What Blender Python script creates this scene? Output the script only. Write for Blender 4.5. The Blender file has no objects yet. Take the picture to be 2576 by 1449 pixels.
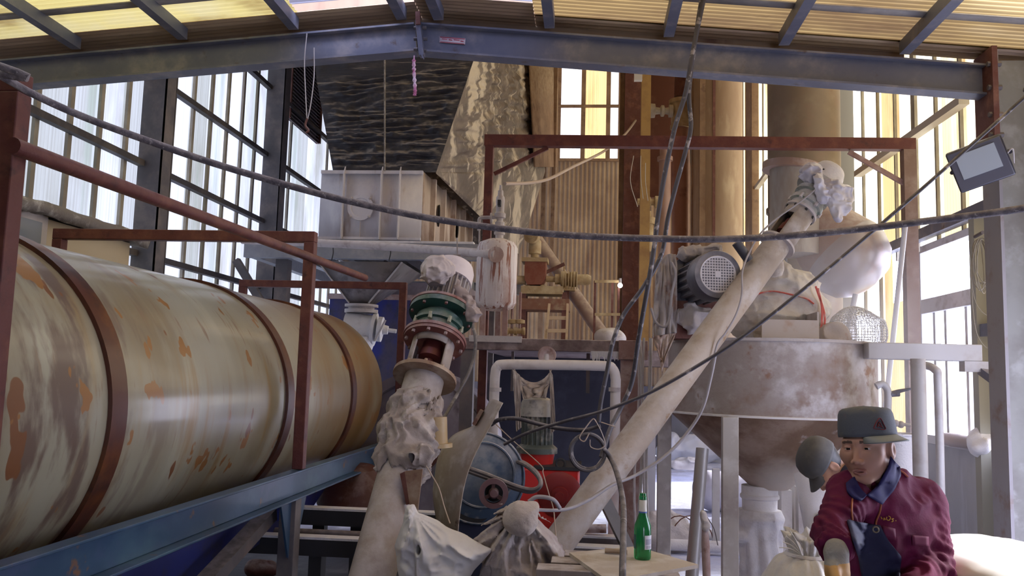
import bpy, math, random
import numpy as np
from mathutils import Vector, Matrix
random.seed(7)
SC = bpy.context.scene
COL = SC.collection
PI = math.pi
V = Vector
# ---------------------------------------------------------------- camera
FPX = 2100.0
_dy = V((192.0, -226.0, FPX)).normalized()
_c = (226.0 - 192.0*0.0275)/FPX
_dz = V((0.0275, 1.0, _c)).normalized()
_dx = V((_dy.y*_dz.z-_dy.z*_dz.y, _dy.z*_dz.x-_dy.x*_dz.z, _dy.x*_dz.y-_dy.y*_dz.x)).normalized()
if _dx.x < 0: _dx = -_dx
EYE = V((0, 0, 1.65))
def at(px, py, Y):
    """point of the hall at depth Y along the building that the photo shows at px, py"""
    r = V((px-1288.0, 724.5-py, FPX))
    d = V((r.dot(_dx), r.dot(_dy), r.dot(_dz)))
    return EYE + d*(Y/d.y)
def at_x(px, py, X):
    r = V((px-1288.0, 724.5-py, FPX)); d = V((r.dot(_dx), r.dot(_dy), r.dot(_dz)))
    return EYE + d*(X/d.x)
def at_z(px, py, Z):
    r = V((px-1288.0, 724.5-py, FPX)); d = V((r.dot(_dx), r.dot(_dy), r.dot(_dz)))
    return EYE + d*((Z-EYE.z)/d.z)
def px_of(p):
    q = V(p)-EYE
    c = _dx*q.x + _dy*q.y + _dz*q.z
    return 1288+FPX*c.x/c.z, 724.5-FPX*c.y/c.z
cam = bpy.data.cameras.new('camera'); cam.sensor_width = 36; cam.lens = FPX/2576*36
cam.clip_start = .05; cam.clip_end = 200
camo = bpy.data.objects.new('camera', cam); COL.objects.link(camo)
M = Matrix(((_dx.x, _dx.y, -_dx.z, 0), (_dy.x, _dy.y, -_dy.z, 0), (_dz.x, _dz.y, -_dz.z, 0), (0, 0, 0, 1)))
camo.matrix_world = Matrix.Translation(EYE) @ M
SC.camera = camo

# ---------------------------------------------------------------- mesh builder
def frame(ax, up=None):
    ax = V(ax).normalized()
    up = V(up) if up is not None else (V((0, 0, 1)) if abs(ax.z) < .95 else V((0, 1, 0)))
    x = up.cross(ax)
    if x.length < 1e-6: x = V((1, 0, 0)).cross(ax)
    x.normalize(); y = ax.cross(x)
    return x, y, ax
def spline(pts, n=8):
    P = [V(p) for p in pts]; out = []
    for i in range(len(P)-1):
        p0 = P[i-1] if i else P[0]*2-P[1]; p1 = P[i]; p2 = P[i+1]
        p3 = P[i+2] if i+2 < len(P) else P[-1]*2-P[-2]
        for k in range(n):
            t = k/n
            out.append(.5*((2*p1)+(p2-p0)*t+(2*p0-5*p1+4*p2-p3)*t*t+(3*p1-p0-3*p2+p3)*t**3))
    out.append(P[-1]); return out
class MB:
    def __init__(s): s.v = []; s.f = []; s.m = []; s.uv = {}; s.mi = 0
    def mat(s, i): s.mi = i; return s
    def add(s, vs, fs):
        b = len(s.v); s.v += [V(p) for p in vs]
        for f in fs: s.f.append(tuple(b+i for i in f)); s.m.append(s.mi)
        return s
    def box(s, c, sz, R=None):
        c = V(c); h = V(sz)/2; vs = []
        for k in range(8):
            p = V((h.x if k & 1 else -h.x, h.y if k & 2 else -h.y, h.z if k & 4 else -h.z))
            vs.append(c+(R @ p if R is not None else p))
        return s.add(vs, [(0, 2, 3, 1), (4, 5, 7, 6), (0, 1, 5, 4), (2, 6, 7, 3), (0, 4, 6, 2), (1, 3, 7, 5)])
    def lh(s, lo, hi): return s.box((V(lo)+V(hi))/2, V(hi)-V(lo))
    def bar(s, p0, p1, w, h, up=None):
        p0 = V(p0); p1 = V(p1); x, y, z = frame(p1-p0, up)
        R = Matrix((x, y, z)).transposed()
        return s.box((p0+p1)/2, (w, h, (p1-p0).length), R)
    def ibeam(s, p0, p1, h, b, tf=.012, tw=.01, up=(0, 0, 1), chan=0):
        p0 = V(p0); p1 = V(p1); x, y, z = frame(p1-p0, up)
        s.bar(p0+x*chan*(b/2-tw/2), p1+x*chan*(b/2-tw/2), tw, h-2*tf, up)
        for k in (-1, 1): s.bar(p0+y*k*(h-tf)/2, p1+y*k*(h-tf)/2, b, tf, up)
        return s
    def sweep(s, pts, r, n=8, caps=True, up=None, flat=None):
        P = [V(p) for p in pts]; N = len(P); rs = r if isinstance(r, (list, tuple)) else [r]*N
        t0 = (P[1]-P[0]).normalized(); x, y, _ = frame(t0, up); vs = []
        for i in range(N):
            t = (P[min(i+1, N-1)]-P[max(i-1, 0)]).normalized()
            x = (x-t*x.dot(t)); x = x.normalized() if x.length > 1e-6 else frame(t)[0]; y = t.cross(x)
            for k in range(n):
                a = 2*PI*k/n; q = x*math.cos(a)*rs[i]+y*math.sin(a)*rs[i]*(flat or 1)
                vs.append(P[i]+q)
        fs = [(i*n+k, i*n+(k+1) % n, (i+1)*n+(k+1) % n, (i+1)*n+k) for i in range(N-1) for k in range(n)]
        if caps: fs += [tuple(range(n-1, -1, -1)), tuple((N-1)*n+k for k in range(n))]
        return s.add(vs, fs)
    def cyl(s, p0, p1, r, r1=None, n=20, caps=True): return s.sweep([p0, p1], [r, r if r1 is None else r1], n, caps)
    def lathe(s, o, ax, prof, n=32, caps=True, up=None, a0=0, a1=2*PI):
        """prof: (distance along ax, radius)"""
        o = V(o); x, y, z = frame(ax, up); vs = []; full = abs(a1-a0-2*PI) < 1e-6; m = n if full else n+1
        for t, r in prof:
            for k in range(m):
                a = a0+(a1-a0)*k/n; vs.append(o+z*t+x*r*math.cos(a)+y*r*math.sin(a))
        fs = [(i*m+k, i*m+(k+1) % m, (i+1)*m+(k+1) % m, (i+1)*m+k) for i in range(len(prof)-1) for k in range(m if full else n)]
        if caps and full:
            if prof[0][1] > 1e-5: fs.append(tuple(range(m-1, -1, -1)))
            if prof[-1][1] > 1e-5: fs.append(tuple((len(prof)-1)*m+k for k in range(m)))
        return s.add(vs, fs)
    def prism(s, poly, d):
        P = [V(p) for p in poly]; d = V(d); n = len(P)
        return s.add(P+[p+d for p in P], [tuple(range(n-1, -1, -1)), tuple(range(n, 2*n))]+[(i, (i+1) % n, n+(i+1) % n, n+i) for i in range(n)])
    def grid(s, nu, nv, fn, wrap=False):
        vs = [fn(i/(nu-1) if not wrap else i/nu, j/(nv-1)) for j in range(nv) for i in range(nu)]
        e = nu if wrap else nu-1
        return s.add(vs, [(j*nu+i, j*nu+(i+1) % nu, (j+1)*nu+(i+1) % nu, (j+1)*nu+i) for j in range(nv-1) for i in range(e)])
    def ring(s, o, ax, R, r, n=28, m=8):
        x, y, z = frame(ax); o = V(o)
        pts = [o+x*R*math.cos(2*PI*i/n)+y*R*math.sin(2*PI*i/n) for i in range(n+1)]
        return s.sweep(pts, r, m, False)
    def ball(s, c, r, n=16, sc=(1, 1, 1)):
        c = V(c); vs = []; m = n//2+1
        for j in range(m):
            a = PI*j/(m-1)-PI/2
            for i in range(n):
                b = 2*PI*i/n; vs.append(c+V((r*sc[0]*math.cos(a)*math.cos(b), r*sc[1]*math.cos(a)*math.sin(b), r*sc[2]*math.sin(a))))
        return s.add(vs, [(j*n+i, j*n+(i+1) % n, (j+1)*n+(i+1) % n, (j+1)*n+i) for j in range(m-1) for i in range(n)])
    def bolts(s, o, ax, R, k, r=.008, h=.012, a0=0, n=6, up=None):
        x, y, z = frame(ax, up); o = V(o)
        for i in range(k):
            a = a0+2*PI*i/k; p = o+x*R*math.cos(a)+y*R*math.sin(a); s.cyl(p-z*h*.3, p+z*h, r, n=n)
        return s
    def build(s, name, mats, parent=None, smooth=40, bevel=0, solid=0, sub=0):
        if not isinstance(mats, (list, tuple)): mats = [mats]
        if parent is not None: org = ORG[parent.name]
        else:
            A = np.array([tuple(p) for p in s.v]); org = V(((A[:, 0].min()+A[:, 0].max())/2, (A[:, 1].min()+A[:, 1].max())/2, A[:, 2].min()))
        me = bpy.data.meshes.new(name)
        me.from_pydata([tuple(p-org) for p in s.v], [], s.f); me.update()
        for m in mats: me.materials.append(m)
        me.polygons.foreach_set('material_index', s.m)
        if smooth:
            me.polygons.foreach_set('use_smooth', [True]*len(me.polygons)); me.set_sharp_from_angle(angle=math.radians(smooth))
        o = bpy.data.objects.new(name, me); COL.objects.link(o)
        if parent is not None: o.parent = parent
        else: o.location = org
        ORG[o.name] = org
        if sub:
            q = o.modifiers.new('s', 'SUBSURF'); q.levels = q.render_levels = sub
        if solid:
            q = o.modifiers.new('t', 'SOLIDIFY'); q.thickness = solid; q.offset = 0
        if bevel:
            q = o.modifiers.new('b', 'BEVEL'); q.width = bevel; q.segments = 2; q.limit_method = 'ANGLE'; q.angle_limit = .6
        return o
ORG = {}
def tag(o, label, cat, group=None, kind=None):
    o['label'] = label; o['category'] = cat
    if group: o['group'] = group
    if kind: o['kind'] = kind
    return o
def thing(name, label, cat, loc, group=None):
    o = bpy.data.objects.new(name, None); COL.objects.link(o); o.location = loc; o.empty_display_size = .1
    ORG[o.name] = V(loc); return tag(o, label, cat, group, 'thing')
def struct(o, label=None, cat=None):
    o['kind'] = 'structure'
    if label: o['label'] = label
    if cat: o['category'] = cat
    return o
def bolt_parts(par, m, o, ax, R, k, r=.008, h=.012, a0=0):
    x, y, z = frame(ax); o = V(o)
    for i in range(k):
        a = a0+2*PI*i/k; p = o+x*R*math.cos(a)+y*R*math.sin(a); MB().cyl(p-z*h*.3, p+z*h, r, n=6).build('bolt', m, par)
def lab(o, label): o['label'] = label; return o

# ---------------------------------------------------------------- numeric noise + surface nets
_rs = np.random.RandomState(5); _LAT = _rs.rand(32, 32, 32).astype(np.float32)
def vn(X, Y, Z, sc, off=0.0):
    """smooth value noise -1..1"""
    x = X*sc+off*7.13+100; y = Y*sc+off*3.7+100; z = Z*sc+off*5.9+100
    xi = np.floor(x).astype(int); yi = np.floor(y).astype(int); zi = np.floor(z).astype(int)
    fx = x-xi; fy = y-yi; fz = z-zi
    fx = fx*fx*(3-2*fx); fy = fy*fy*(3-2*fy); fz = fz*fz*(3-2*fz); r = 0
    for a in (0, 1):
        for b in (0, 1):
            for c in (0, 1):
                w = (fx if a else 1-fx)*(fy if b else 1-fy)*(fz if c else 1-fz)
                r = r+w*_LAT[(xi+a) % 32, (yi+b) % 32, (zi+c) % 32]
    return r*2-1
def ridge(X, Y, Z, sc, off=0.0): return 1-2*np.abs(vn(X, Y, Z, sc, off))
def smin(a, b, k):
    h = np.clip(.5+.5*(b-a)/k, 0, 1); return b*(1-h)+a*h-k*h*(1-h)
def smax(a, b, k): return -smin(-a, -b, k)
def sd_cap(X, Y, Z, a, b, ra, rb=None, sq=(1, 1, 1)):
    rb = ra if rb is None else rb; a = tuple(a); b = tuple(b)
    d = [(b[i]-a[i]) for i in range(3)]; L = sum(q*q for q in d) or 1e-9
    t = np.clip(((X-a[0])*d[0]+(Y-a[1])*d[1]+(Z-a[2])*d[2])/L, 0, 1)
    return np.sqrt(((X-a[0]-t*d[0])*sq[0])**2+((Y-a[1]-t*d[1])*sq[1])**2+((Z-a[2]-t*d[2])*sq[2])**2)-(ra+(rb-ra)*t)
def sd_ell(X, Y, Z, c, r):
    x = X-c[0]; y = Y-c[1]; z = Z-c[2]
    k0 = np.sqrt((x/r[0])**2+(y/r[1])**2+(z/r[2])**2); k1 = np.sqrt((x/r[0]**2)**2+(y/r[1]**2)**2+(z/r[2]**2)**2)
    return k0*(k0-1)/np.maximum(k1, 1e-9)
def sd_box(X, Y, Z, c, h, r=0.0):
    x = np.abs(X-c[0])-h[0]+r; y = np.abs(Y-c[1])-h[1]+r; z = np.abs(Z-c[2])-h[2]+r
    return np.sqrt(np.maximum(x, 0)**2+np.maximum(y, 0)**2+np.maximum(z, 0)**2)+np.minimum(np.maximum(x, np.maximum(y, z)), 0)-r
def sd_poly(x, z, P):
    """signed distance to a polygon in the x-z plane"""
    n = len(P); d = None; inside = np.zeros(np.shape(x), bool)
    for i in range(n):
        a, b = P[i], P[(i+1) % n]; ex, ez = b[0]-a[0], b[1]-a[1]; wx, wz = x-a[0], z-a[1]
        t = np.clip((wx*ex+wz*ez)/(ex*ex+ez*ez), 0, 1); q = (wx-ex*t)**2+(wz-ez*t)**2; d = q if d is None else np.minimum(d, q)
        c = ((a[1] > z) != (b[1] > z)) & (x < ex*(z-a[1])/(ez if abs(ez) > 1e-9 else 1e-9)+a[0]); inside ^= c
    return np.sqrt(d)*np.where(inside, -1, 1)
def surfnet(fn, xs, ys, zs):
    X, Y, Z = np.meshgrid(xs, ys, zs, indexing='ij')
    F = fn(X.astype(np.float32), Y.astype(np.float32), Z.astype(np.float32)).astype(np.float32)
    S = F < 0; n = F.shape
    cs = [(a, b, c) for a in (0, 1) for b in (0, 1) for c in (0, 1)]
    sl = lambda o: tuple(slice(o[i], n[i]-1+o[i]) for i in range(3))
    cnt = sum(S[sl(o)].astype(np.int8) for o in cs); act = (cnt > 0) & (cnt < 8)
    I = np.argwhere(act); idx = -np.ones(act.shape, int); idx[act] = np.arange(len(I))
    acc = np.zeros((len(I), 3)); num = np.zeros(len(I)); ax = (xs, ys, zs)
    for a in range(3):
        for o in cs:
            if o[a]: continue
            o2 = list(o); o2[a] = 1
            f0 = F[I[:, 0]+o[0], I[:, 1]+o[1], I[:, 2]+o[2]]; f1 = F[I[:, 0]+o2[0], I[:, 1]+o2[1], I[:, 2]+o2[2]]
            c = (f0 < 0) != (f1 < 0); t = np.where(c, f0/np.where(c, f0-f1, 1), 0)
            for k in range(3):
                p0 = ax[k][I[:, k]+o[k]]; p1 = ax[k][I[:, k]+o2[k]]
                acc[:, k] += np.where(c, p0+(p1-p0)*t, 0)
            num += c
    P = acc/np.maximum(num, 1)[:, None]; faces = []
    for a in range(3):
        b, c = (a+1) % 3, (a+2) % 3
        s0 = [slice(None)]*3; s1 = [slice(None)]*3; s0[a] = slice(0, n[a]-1); s1[a] = slice(1, n[a])
        ch = S[tuple(s0)] != S[tuple(s1)]; E = np.argwhere(ch)
        E = E[(E[:, b] > 0) & (E[:, c] > 0) & (E[:, b] < n[b]-1) & (E[:, c] < n[c]-1)]
        flip = ~S[tuple(s0)][E[:, 0], E[:, 1], E[:, 2]]
        q = []
        for db, dc in ((-1, -1), (0, -1), (0, 0), (-1, 0)):
            e = E.copy(); e[:, b] += db; e[:, c] += dc; q.append(idx[e[:, 0], e[:, 1], e[:, 2]])
        Q = np.stack(q, 1); Q[flip] = Q[flip][:, ::-1]; faces.append(Q)
    return P, np.concatenate(faces)
def seg_lo_hi(pts, pad):
    A = np.array([tuple(p) for p in pts]); return A.min(0)-pad, A.max(0)+pad
def sdf_obj(name, fn, lo, hi, res, mats, parent=None, pick=None, axes=None, post=None):
    """one closed surface; pick(P) -> material index per vertex"""
    if axes is None: axes = [np.arange(lo[i], hi[i]+res, res) for i in range(3)]
    P, Q = surfnet(fn, *axes)
    if post is not None: P = post(P)
    if not isinstance(mats, (list, tuple)): mats = [mats]
    org = ORG[parent.name] if parent is not None else V(((P[:, 0].min()+P[:, 0].max())/2, (P[:, 1].min()+P[:, 1].max())/2, P[:, 2].min()))
    me = bpy.data.meshes.new(name)
    me.from_pydata((P-np.array(org)).tolist(), [], Q.tolist()); me.update()
    for m in mats: me.materials.append(m)
    me.polygons.foreach_set('use_smooth', [True]*len(me.polygons))
    if pick is not None:
        C = P[Q].mean(1); me.polygons.foreach_set('material_index', pick(C).astype(int).tolist())
    o = bpy.data.objects.new(name, me); COL.objects.link(o)
    if parent is not None: o.parent = parent
    else: o.location = org
    ORG[o.name] = org; return o

# ---------------------------------------------------------------- materials
def _n(nt, t, **k):
    n = nt.nodes.new(t)
    for a, b in k.items(): setattr(n, a, b)
    return n
def rgb(c): return (c[0], c[1], c[2], 1)
def mat(name, col, rough=.6, metal=0.0, layers=(), bump=None, wave=None, dust=None, coat=0, emit=None, spec=None, trans=0, alpha=None):
    """layers: (colour, scale, lo, hi, stretch xyz, coords) mixed by noise;  dust: (colour, amount) lying on faces that look up"""
    m = bpy.data.materials.new(name); m.use_nodes = True; nt = m.node_tree; L = nt.links; rnd = random.Random(name)
    b = nt.nodes['Principled BSDF']; tc = _n(nt, 'ShaderNodeTexCoord')
    b.inputs['Roughness'].default_value = rough; b.inputs['Metallic'].default_value = metal
    if coat: b.inputs['Coat Weight'].default_value = coat; b.inputs['Coat Roughness'].default_value = .12
    if spec is not None: b.inputs['Specular IOR Level'].default_value = spec
    if trans: b.inputs['Transmission Weight'].default_value = trans
    if alpha is not None: b.inputs['Alpha'].default_value = alpha
    cur = None
    def noise(sc, st, co, det=5, rg=.6, rot=None):
        mp = _n(nt, 'ShaderNodeMapping'); mp.inputs['Scale'].default_value = st
        if rot:
            m0 = _n(nt, 'ShaderNodeMapping'); m0.inputs['Rotation'].default_value = rot; L.new(tc.outputs[co], m0.inputs['Vector'])
        mp.inputs['Location'].default_value = (rnd.random()*9, rnd.random()*9, rnd.random()*9)
        L.new(m0.outputs['Vector'] if rot else tc.outputs[co], mp.inputs['Vector'])
        q = _n(nt, 'ShaderNodeTexNoise'); q.inputs['Scale'].default_value = sc; q.inputs['Detail'].default_value = det; q.inputs['Roughness'].default_value = rg
        L.new(mp.outputs['Vector'], q.inputs['Vector']); return q
    def mixin(cur, fac, c):
        x = _n(nt, 'ShaderNodeMix', data_type='RGBA')
        if cur is None: x.inputs[6].default_value = rgb(col)
        else: L.new(cur, x.inputs[6])
        x.inputs[7].default_value = rgb(c); L.new(fac, x.inputs[0]); return x.outputs[2]
    for ly in layers:
        c, sc, lo, hi = ly[:4]; st = ly[4] if len(ly) > 4 else (1, 1, 1); co = ly[5] if len(ly) > 5 else 'Object'
        q = noise(sc, st, co, rot=ly[6] if len(ly) > 6 else None)
        mr = _n(nt, 'ShaderNodeMapRange'); mr.interpolation_type = 'SMOOTHSTEP'
        mr.inputs[1].default_value = lo; mr.inputs[2].default_value = hi
        L.new(q.outputs[0], mr.inputs[0]); cur = mixin(cur, mr.outputs[0], c)
    if wave:   # shading lines painted in for the corrugations: (axis, pitch, colour, strength)
        sp = _n(nt, 'ShaderNodeSeparateXYZ'); L.new(tc.outputs['Object'], sp.inputs[0])
        mu = _n(nt, 'ShaderNodeMath', operation='MULTIPLY'); mu.inputs[1].default_value = 2*PI/wave[1]; L.new(sp.outputs[wave[0]], mu.inputs[0])
        sn = _n(nt, 'ShaderNodeMath', operation='SINE'); L.new(mu.outputs[0], sn.inputs[0])
        mr = _n(nt, 'ShaderNodeMapRange'); mr.inputs[1].default_value = .1; mr.inputs[2].default_value = 1; mr.inputs[4].default_value = wave[3]; L.new(sn.outputs[0], mr.inputs[0])
        cur = mixin(cur, mr.outputs[0], wave[2])
    if dust:
        g = _n(nt, 'ShaderNodeNewGeometry'); sp = _n(nt, 'ShaderNodeSeparateXYZ'); L.new(g.outputs['Normal'], sp.inputs[0])
        mr = _n(nt, 'ShaderNodeMapRange'); mr.inputs[1].default_value = dust[2] if len(dust) > 2 else -.1; mr.inputs[2].default_value = .8; mr.inputs[4].default_value = dust[1]
        L.new(sp.outputs['Z'], mr.inputs[0])
        q = noise(14, (1, 1, 1), 'Object'); m2 = _n(nt, 'ShaderNodeMapRange'); m2.inputs[1].default_value = .3; m2.inputs[2].default_value = .6
        L.new(q.outputs[0], m2.inputs[0])
        mu = _n(nt, 'ShaderNodeMath', operation='MULTIPLY'); L.new(mr.outputs[0], mu.inputs[0]); L.new(m2.outputs[0], mu.inputs[1])
        cur = mixin(cur, mu.outputs[0], dust[0])
    if cur is None: b.inputs['Base Color'].default_value = rgb(col)
    else: L.new(cur, b.inputs['Base Color'])
    if bump:
        q = noise(bump[0], bump[2] if len(bump) > 2 else (1, 1, 1), 'Object', 6)
        bp = _n(nt, 'ShaderNodeBump'); bp.inputs['Strength'].default_value = bump[1]; bp.inputs['Distance'].default_value = .02
        L.new(q.outputs[0], bp.inputs['Height']); L.new(bp.outputs[0], b.inputs['Normal'])
    if emit: b.inputs['Emission Color'].default_value = rgb(emit[0]); b.inputs['Emission Strength'].default_value = emit[1]
    return m
def sheet(name, col, layers=(), tfrac=.7, cells=None, wave=None):
    """daylight-passing fibreglass sheet"""
    m = mat(name, col, .6, layers=layers, wave=wave); nt = m.node_tree; L = nt.links
    b = nt.nodes['Principled BSDF']; out = nt.nodes['Material Output']
    t = _n(nt, 'ShaderNodeBsdfTranslucent'); d = _n(nt, 'ShaderNodeBsdfDiffuse'); mx = _n(nt, 'ShaderNodeMixShader'); mx.inputs[0].default_value = tfrac
    src = b.inputs['Base Color'].links[0].from_socket if b.inputs['Base Color'].links else None
    if cells:   # every sheet aged to its own tone
        tc = _n(nt, 'ShaderNodeTexCoord'); sp = _n(nt, 'ShaderNodeSeparateXYZ'); L.new(tc.outputs['Object'], sp.inputs[0])
        dv = _n(nt, 'ShaderNodeMath', operation='DIVIDE'); dv.inputs[1].default_value = cells[1]; L.new(sp.outputs[cells[0]], dv.inputs[0])
        fl = _n(nt, 'ShaderNodeMath', operation='FLOOR'); L.new(dv.outputs[0], fl.inputs[0])
        wn = _n(nt, 'ShaderNodeTexWhiteNoise', noise_dimensions='1D'); L.new(fl.outputs[0], wn.inputs['W'])
        cr = _n(nt, 'ShaderNodeValToRGB'); e = cr.color_ramp.elements; e[0].color = rgb(cells[2]); e[1].color = rgb(cells[3])
        L.new(wn.outputs['Value'], cr.inputs[0])
        mm = _n(nt, 'ShaderNodeMix', data_type='RGBA', blend_type='MULTIPLY'); mm.inputs[0].default_value = 1
        if src: L.new(src, mm.inputs[6])
        else: mm.inputs[6].default_value = rgb(col)
        L.new(cr.outputs[0], mm.inputs[7]); src = mm.outputs[2]
    for x in (t, d):
        if src: L.new(src, x.inputs[0])
        else: x.inputs[0].default_value = rgb(col)
    L.new(d.outputs[0], mx.inputs[1]); L.new(t.outputs[0], mx.inputs[2]); L.new(mx.outputs[0], out.inputs[0])
    return m
# ================================================================ materials
DUST = (.62, .58, .60)
STEEL = mat('painted_steel', (.125, .132, .18), .5, .2, [((.26, .24, .25), 5, .45, .75, (1, 1, 1)), ((.10, .07, .06), 9, .6, .75)], dust=((.42, .38, .36), .45))
STEELD = mat('dark_steel', (.10, .09, .095), .6, .1, [((.17, .13, .12), 4, .4, .7)], dust=((.4, .36, .36), .5))
COLM = mat('column_grey', (.095, .09, .10), .6, .1, [((.2, .17, .16), 3, .4, .7)], dust=((.4, .36, .36), .4))
RUST = mat('rust_paint', (.115, .028, .024), .55, .1, [((.18, .06, .038), 7, .45, .7), ((.055, .016, .017), 11, .55, .75)], bump=(40, .15), dust=((.30, .2, .18), .35))
RUSTD = mat('dark_rust', (.12, .035, .025), .7, .0, [((.2, .08, .05), 8, .5, .7)], bump=(30, .3), dust=((.5, .42, .4), .5))
RUSTDUST = mat('dusty_rust', (.28, .16, .14), .75, 0, [((.42, .32, .30), 5, .4, .65), ((.16, .07, .05), 8, .55, .7)], bump=(30, .2), dust=(DUST, .8))
DUSTY = mat('dusty_white', (.50, .46, .45), .8, 0, [((.36, .30, .29), 6, .5, .75)], bump=(60, .25), dust=((.74, .72, .73), .6))
DUSTW = mat('powder_white', (.78, .77, .79), .85, 0, [((.62, .6, .62), 7, .5, .75)], bump=(70, .35))
BEIGE = mat('beige_paint', (.52, .46, .40), .55, .0, [((.40, .33, .28), 3, .5, .75), ((.16, .1, .07), 6, .68, .73, (1, 1, .5))], bump=(60, .1), dust=(DUST, .5))
BROWN = mat('dusty_brown', (.20, .115, .065), .75, 0, [((.30, .19, .11), 3, .4, .7), ((.12, .06, .04), 7, .55, .75)], bump=(30, .15), dust=((.52, .43, .31), .85))
YELD = mat('ochre_dust', (.36, .25, .12), .8, 0, [((.5, .39, .22), 6, .4, .7)], bump=(40, .2), dust=((.62, .54, .38), .9))
CONC = mat('lower_wall_grey', (.44, .45, .47), .8, 0, [((.34, .34, .36), 2, .4, .7, (1, 1, .3)), ((.55, .57, .62), 5, .55, .75, (1, 1, .15))], bump=(30, .1))
FLOORM = mat('powder_floor', (.50, .53, .70), .85, 0, [((.34, .34, .42), 1.2, .45, .7), ((.68, .70, .82), 4, .5, .7)], bump=(12, .5))
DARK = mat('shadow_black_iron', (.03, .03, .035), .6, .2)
GWHITE = sheet('wall_sheet_white', (.255, .265, .265), [((.14, .14, .115), 1.3, .46, .76, (1, 1, .35)), ((.18, .205, .18), 3.5, .5, .7, (1, 1, .12))], .72, ('Y', .43, (.66, .66, .58), (1.25, 1.25, 1.3)), ('Y', .045, (.19, .19, .18), .55))
GYEL = sheet('wall_sheet_yellow', (.46, .42, .28), [((.26, .18, .08), 1.6, .5, .75, (1, 1, .3)), ((.52, .50, .42), 2.5, .5, .7, (1, 1, .2))], .72, ('Y', .53, (.48, .38, .24), (1.35, 1.35, 1.35)), ('Y', .06, (.3, .25, .14), .4))
GBACK = sheet('back_sheet_white', (.34, .33, .29), [((.28, .25, .17), 1.2, .45, .7, (1, 1, .2))], .75, None, ('X', .09, (.2, .18, .13), .6))
GBACKY = sheet('back_sheet_yellow', (.36, .25, .10), [((.26, .17, .06), 1.2, .45, .7, (1, 1, .2))], .75, None, ('X', .09, (.2, .13, .05), .5))
RYEL = sheet('roof_sheet_yellow', (.54, .48, .17), [((.22, .15, .05), 2.2, .52, .72, (.35, 1, 1)), ((.52, .48, .23), 1.1, .45, .65)], .72, None, ('Y', .048, (.13, .10, .04), .75))
RORA = sheet('roof_sheet_amber', (.40, .29, .11), [((.19, .12, .055), 1.8, .48, .72, (.35, 1, 1)), ((.52, .42, .21), 1.3, .5, .68, (.4, 1, 1)), ((.16, .10, .045), 5, .58, .7, (.3, 1, 1))], .70, None, ('Y', .048, (.11, .075, .035), .7))
RWHITE = sheet('ridge_skylight_white', (.26, .27, .32), [], .75, None, ('Y', .048, (.17, .17, .2), .6))
RBROWN = mat('roof_sheet_brown', (.34, .235, .15), .7, 0, [((.48, .36, .22), 3, .4, .7, (.3, 1, 1)), ((.22, .14, .09), 6, .5, .75, (.3, 1, 1))], wave=('Y', .048, (.14, .09, .055), .7))
BATTEN = mat('sheet_lap_batten', (.25, .22, .17), .75, 0, [((.34, .31, .24), 4, .4, .7)])
CORRU = mat('brown_corrugated', (.29, .195, .125), .75, 0, [((.40, .29, .19), .9, .4, .65), ((.2, .11, .075), 2.5, .5, .7, (1, 1, .2))], dust=((.5, .42, .33), .6))
GLASS = mat('window_glass', (.95, .97, 1), .05, 0, trans=1, spec=.5)

# ================================================================ the hall
XL, XR, YB, YN, YP, ZF = -4.5, 3.3, 19.0, -5.0, 5.0, 9.2
def quad(mb, a, b, c, d): return mb.add([a, b, c, d], [(0, 1, 2, 3)])
mb = MB()   # floor with low drifts of powder
def fl(u, v):
    x = XL-1+(XR-XL+2)*u; y = YN+(YB+4-YN)*v
    h = .03*math.sin(x*1.7+y*.9)*math.sin(y*1.3-x*.4)+.02*math.sin(3.1*x)*math.sin(2.3*y)
    return V((x, y, max(-.03, h-.03)))
mb.grid(60, 160, fl); struct(mb.build('floor', FLOORM), 'grey floor under pale powder', 'floor')
mb = MB(); mb.lh((XL+.06, YN+.1, -.01), (.45, 8.2, .006)); struct(mb.build('floor_dark', mat('oily_floor', (.045, .04, .05), .6, 0, [((.10, .09, .10), 2.5, .5, .7)], bump=(20, .3))), 'floor darkened for the deep shade below the drum and machines', 'floor')  # oily_floor: dark colour painted in for the shade under the machines
def corr(mb, y0, y1, z0, z1, X, pitch=.05, amp=.006, axis='Y'):
    n = max(2, int((y1-y0)/pitch*4)+1)
    def f(u, v):
        y = y0+(y1-y0)*u; w = amp*math.sin(2*PI*y/pitch); z = z0+(z1-z0)*v
        return V((X+w, y, z)) if axis == 'Y' else V((y, X+w, z))
    return mb.grid(n, 2, f)
# left wall: fibreglass sheets with lapped battens
mb = MB(); corr(mb, 4.4, YB, 0, ZF, XL, .06)
mb.mat(2); corr(mb, YN, 4.4, 0, 4.2, XL, .06)  # near stretch out of view, made opaque to darken the foreground
mb.mat(1); y = 4.45
while y < YB:
    if not 11.9 < y < 13.1: mb.box((XL+.03, y, ZF/2), (.03, .052, ZF))
    y += .43
struct(mb.build('wall_left', [GWHITE, BATTEN, RBROWN]), 'tall wall of pale fibreglass sheets beside the drum', 'wall')
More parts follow.
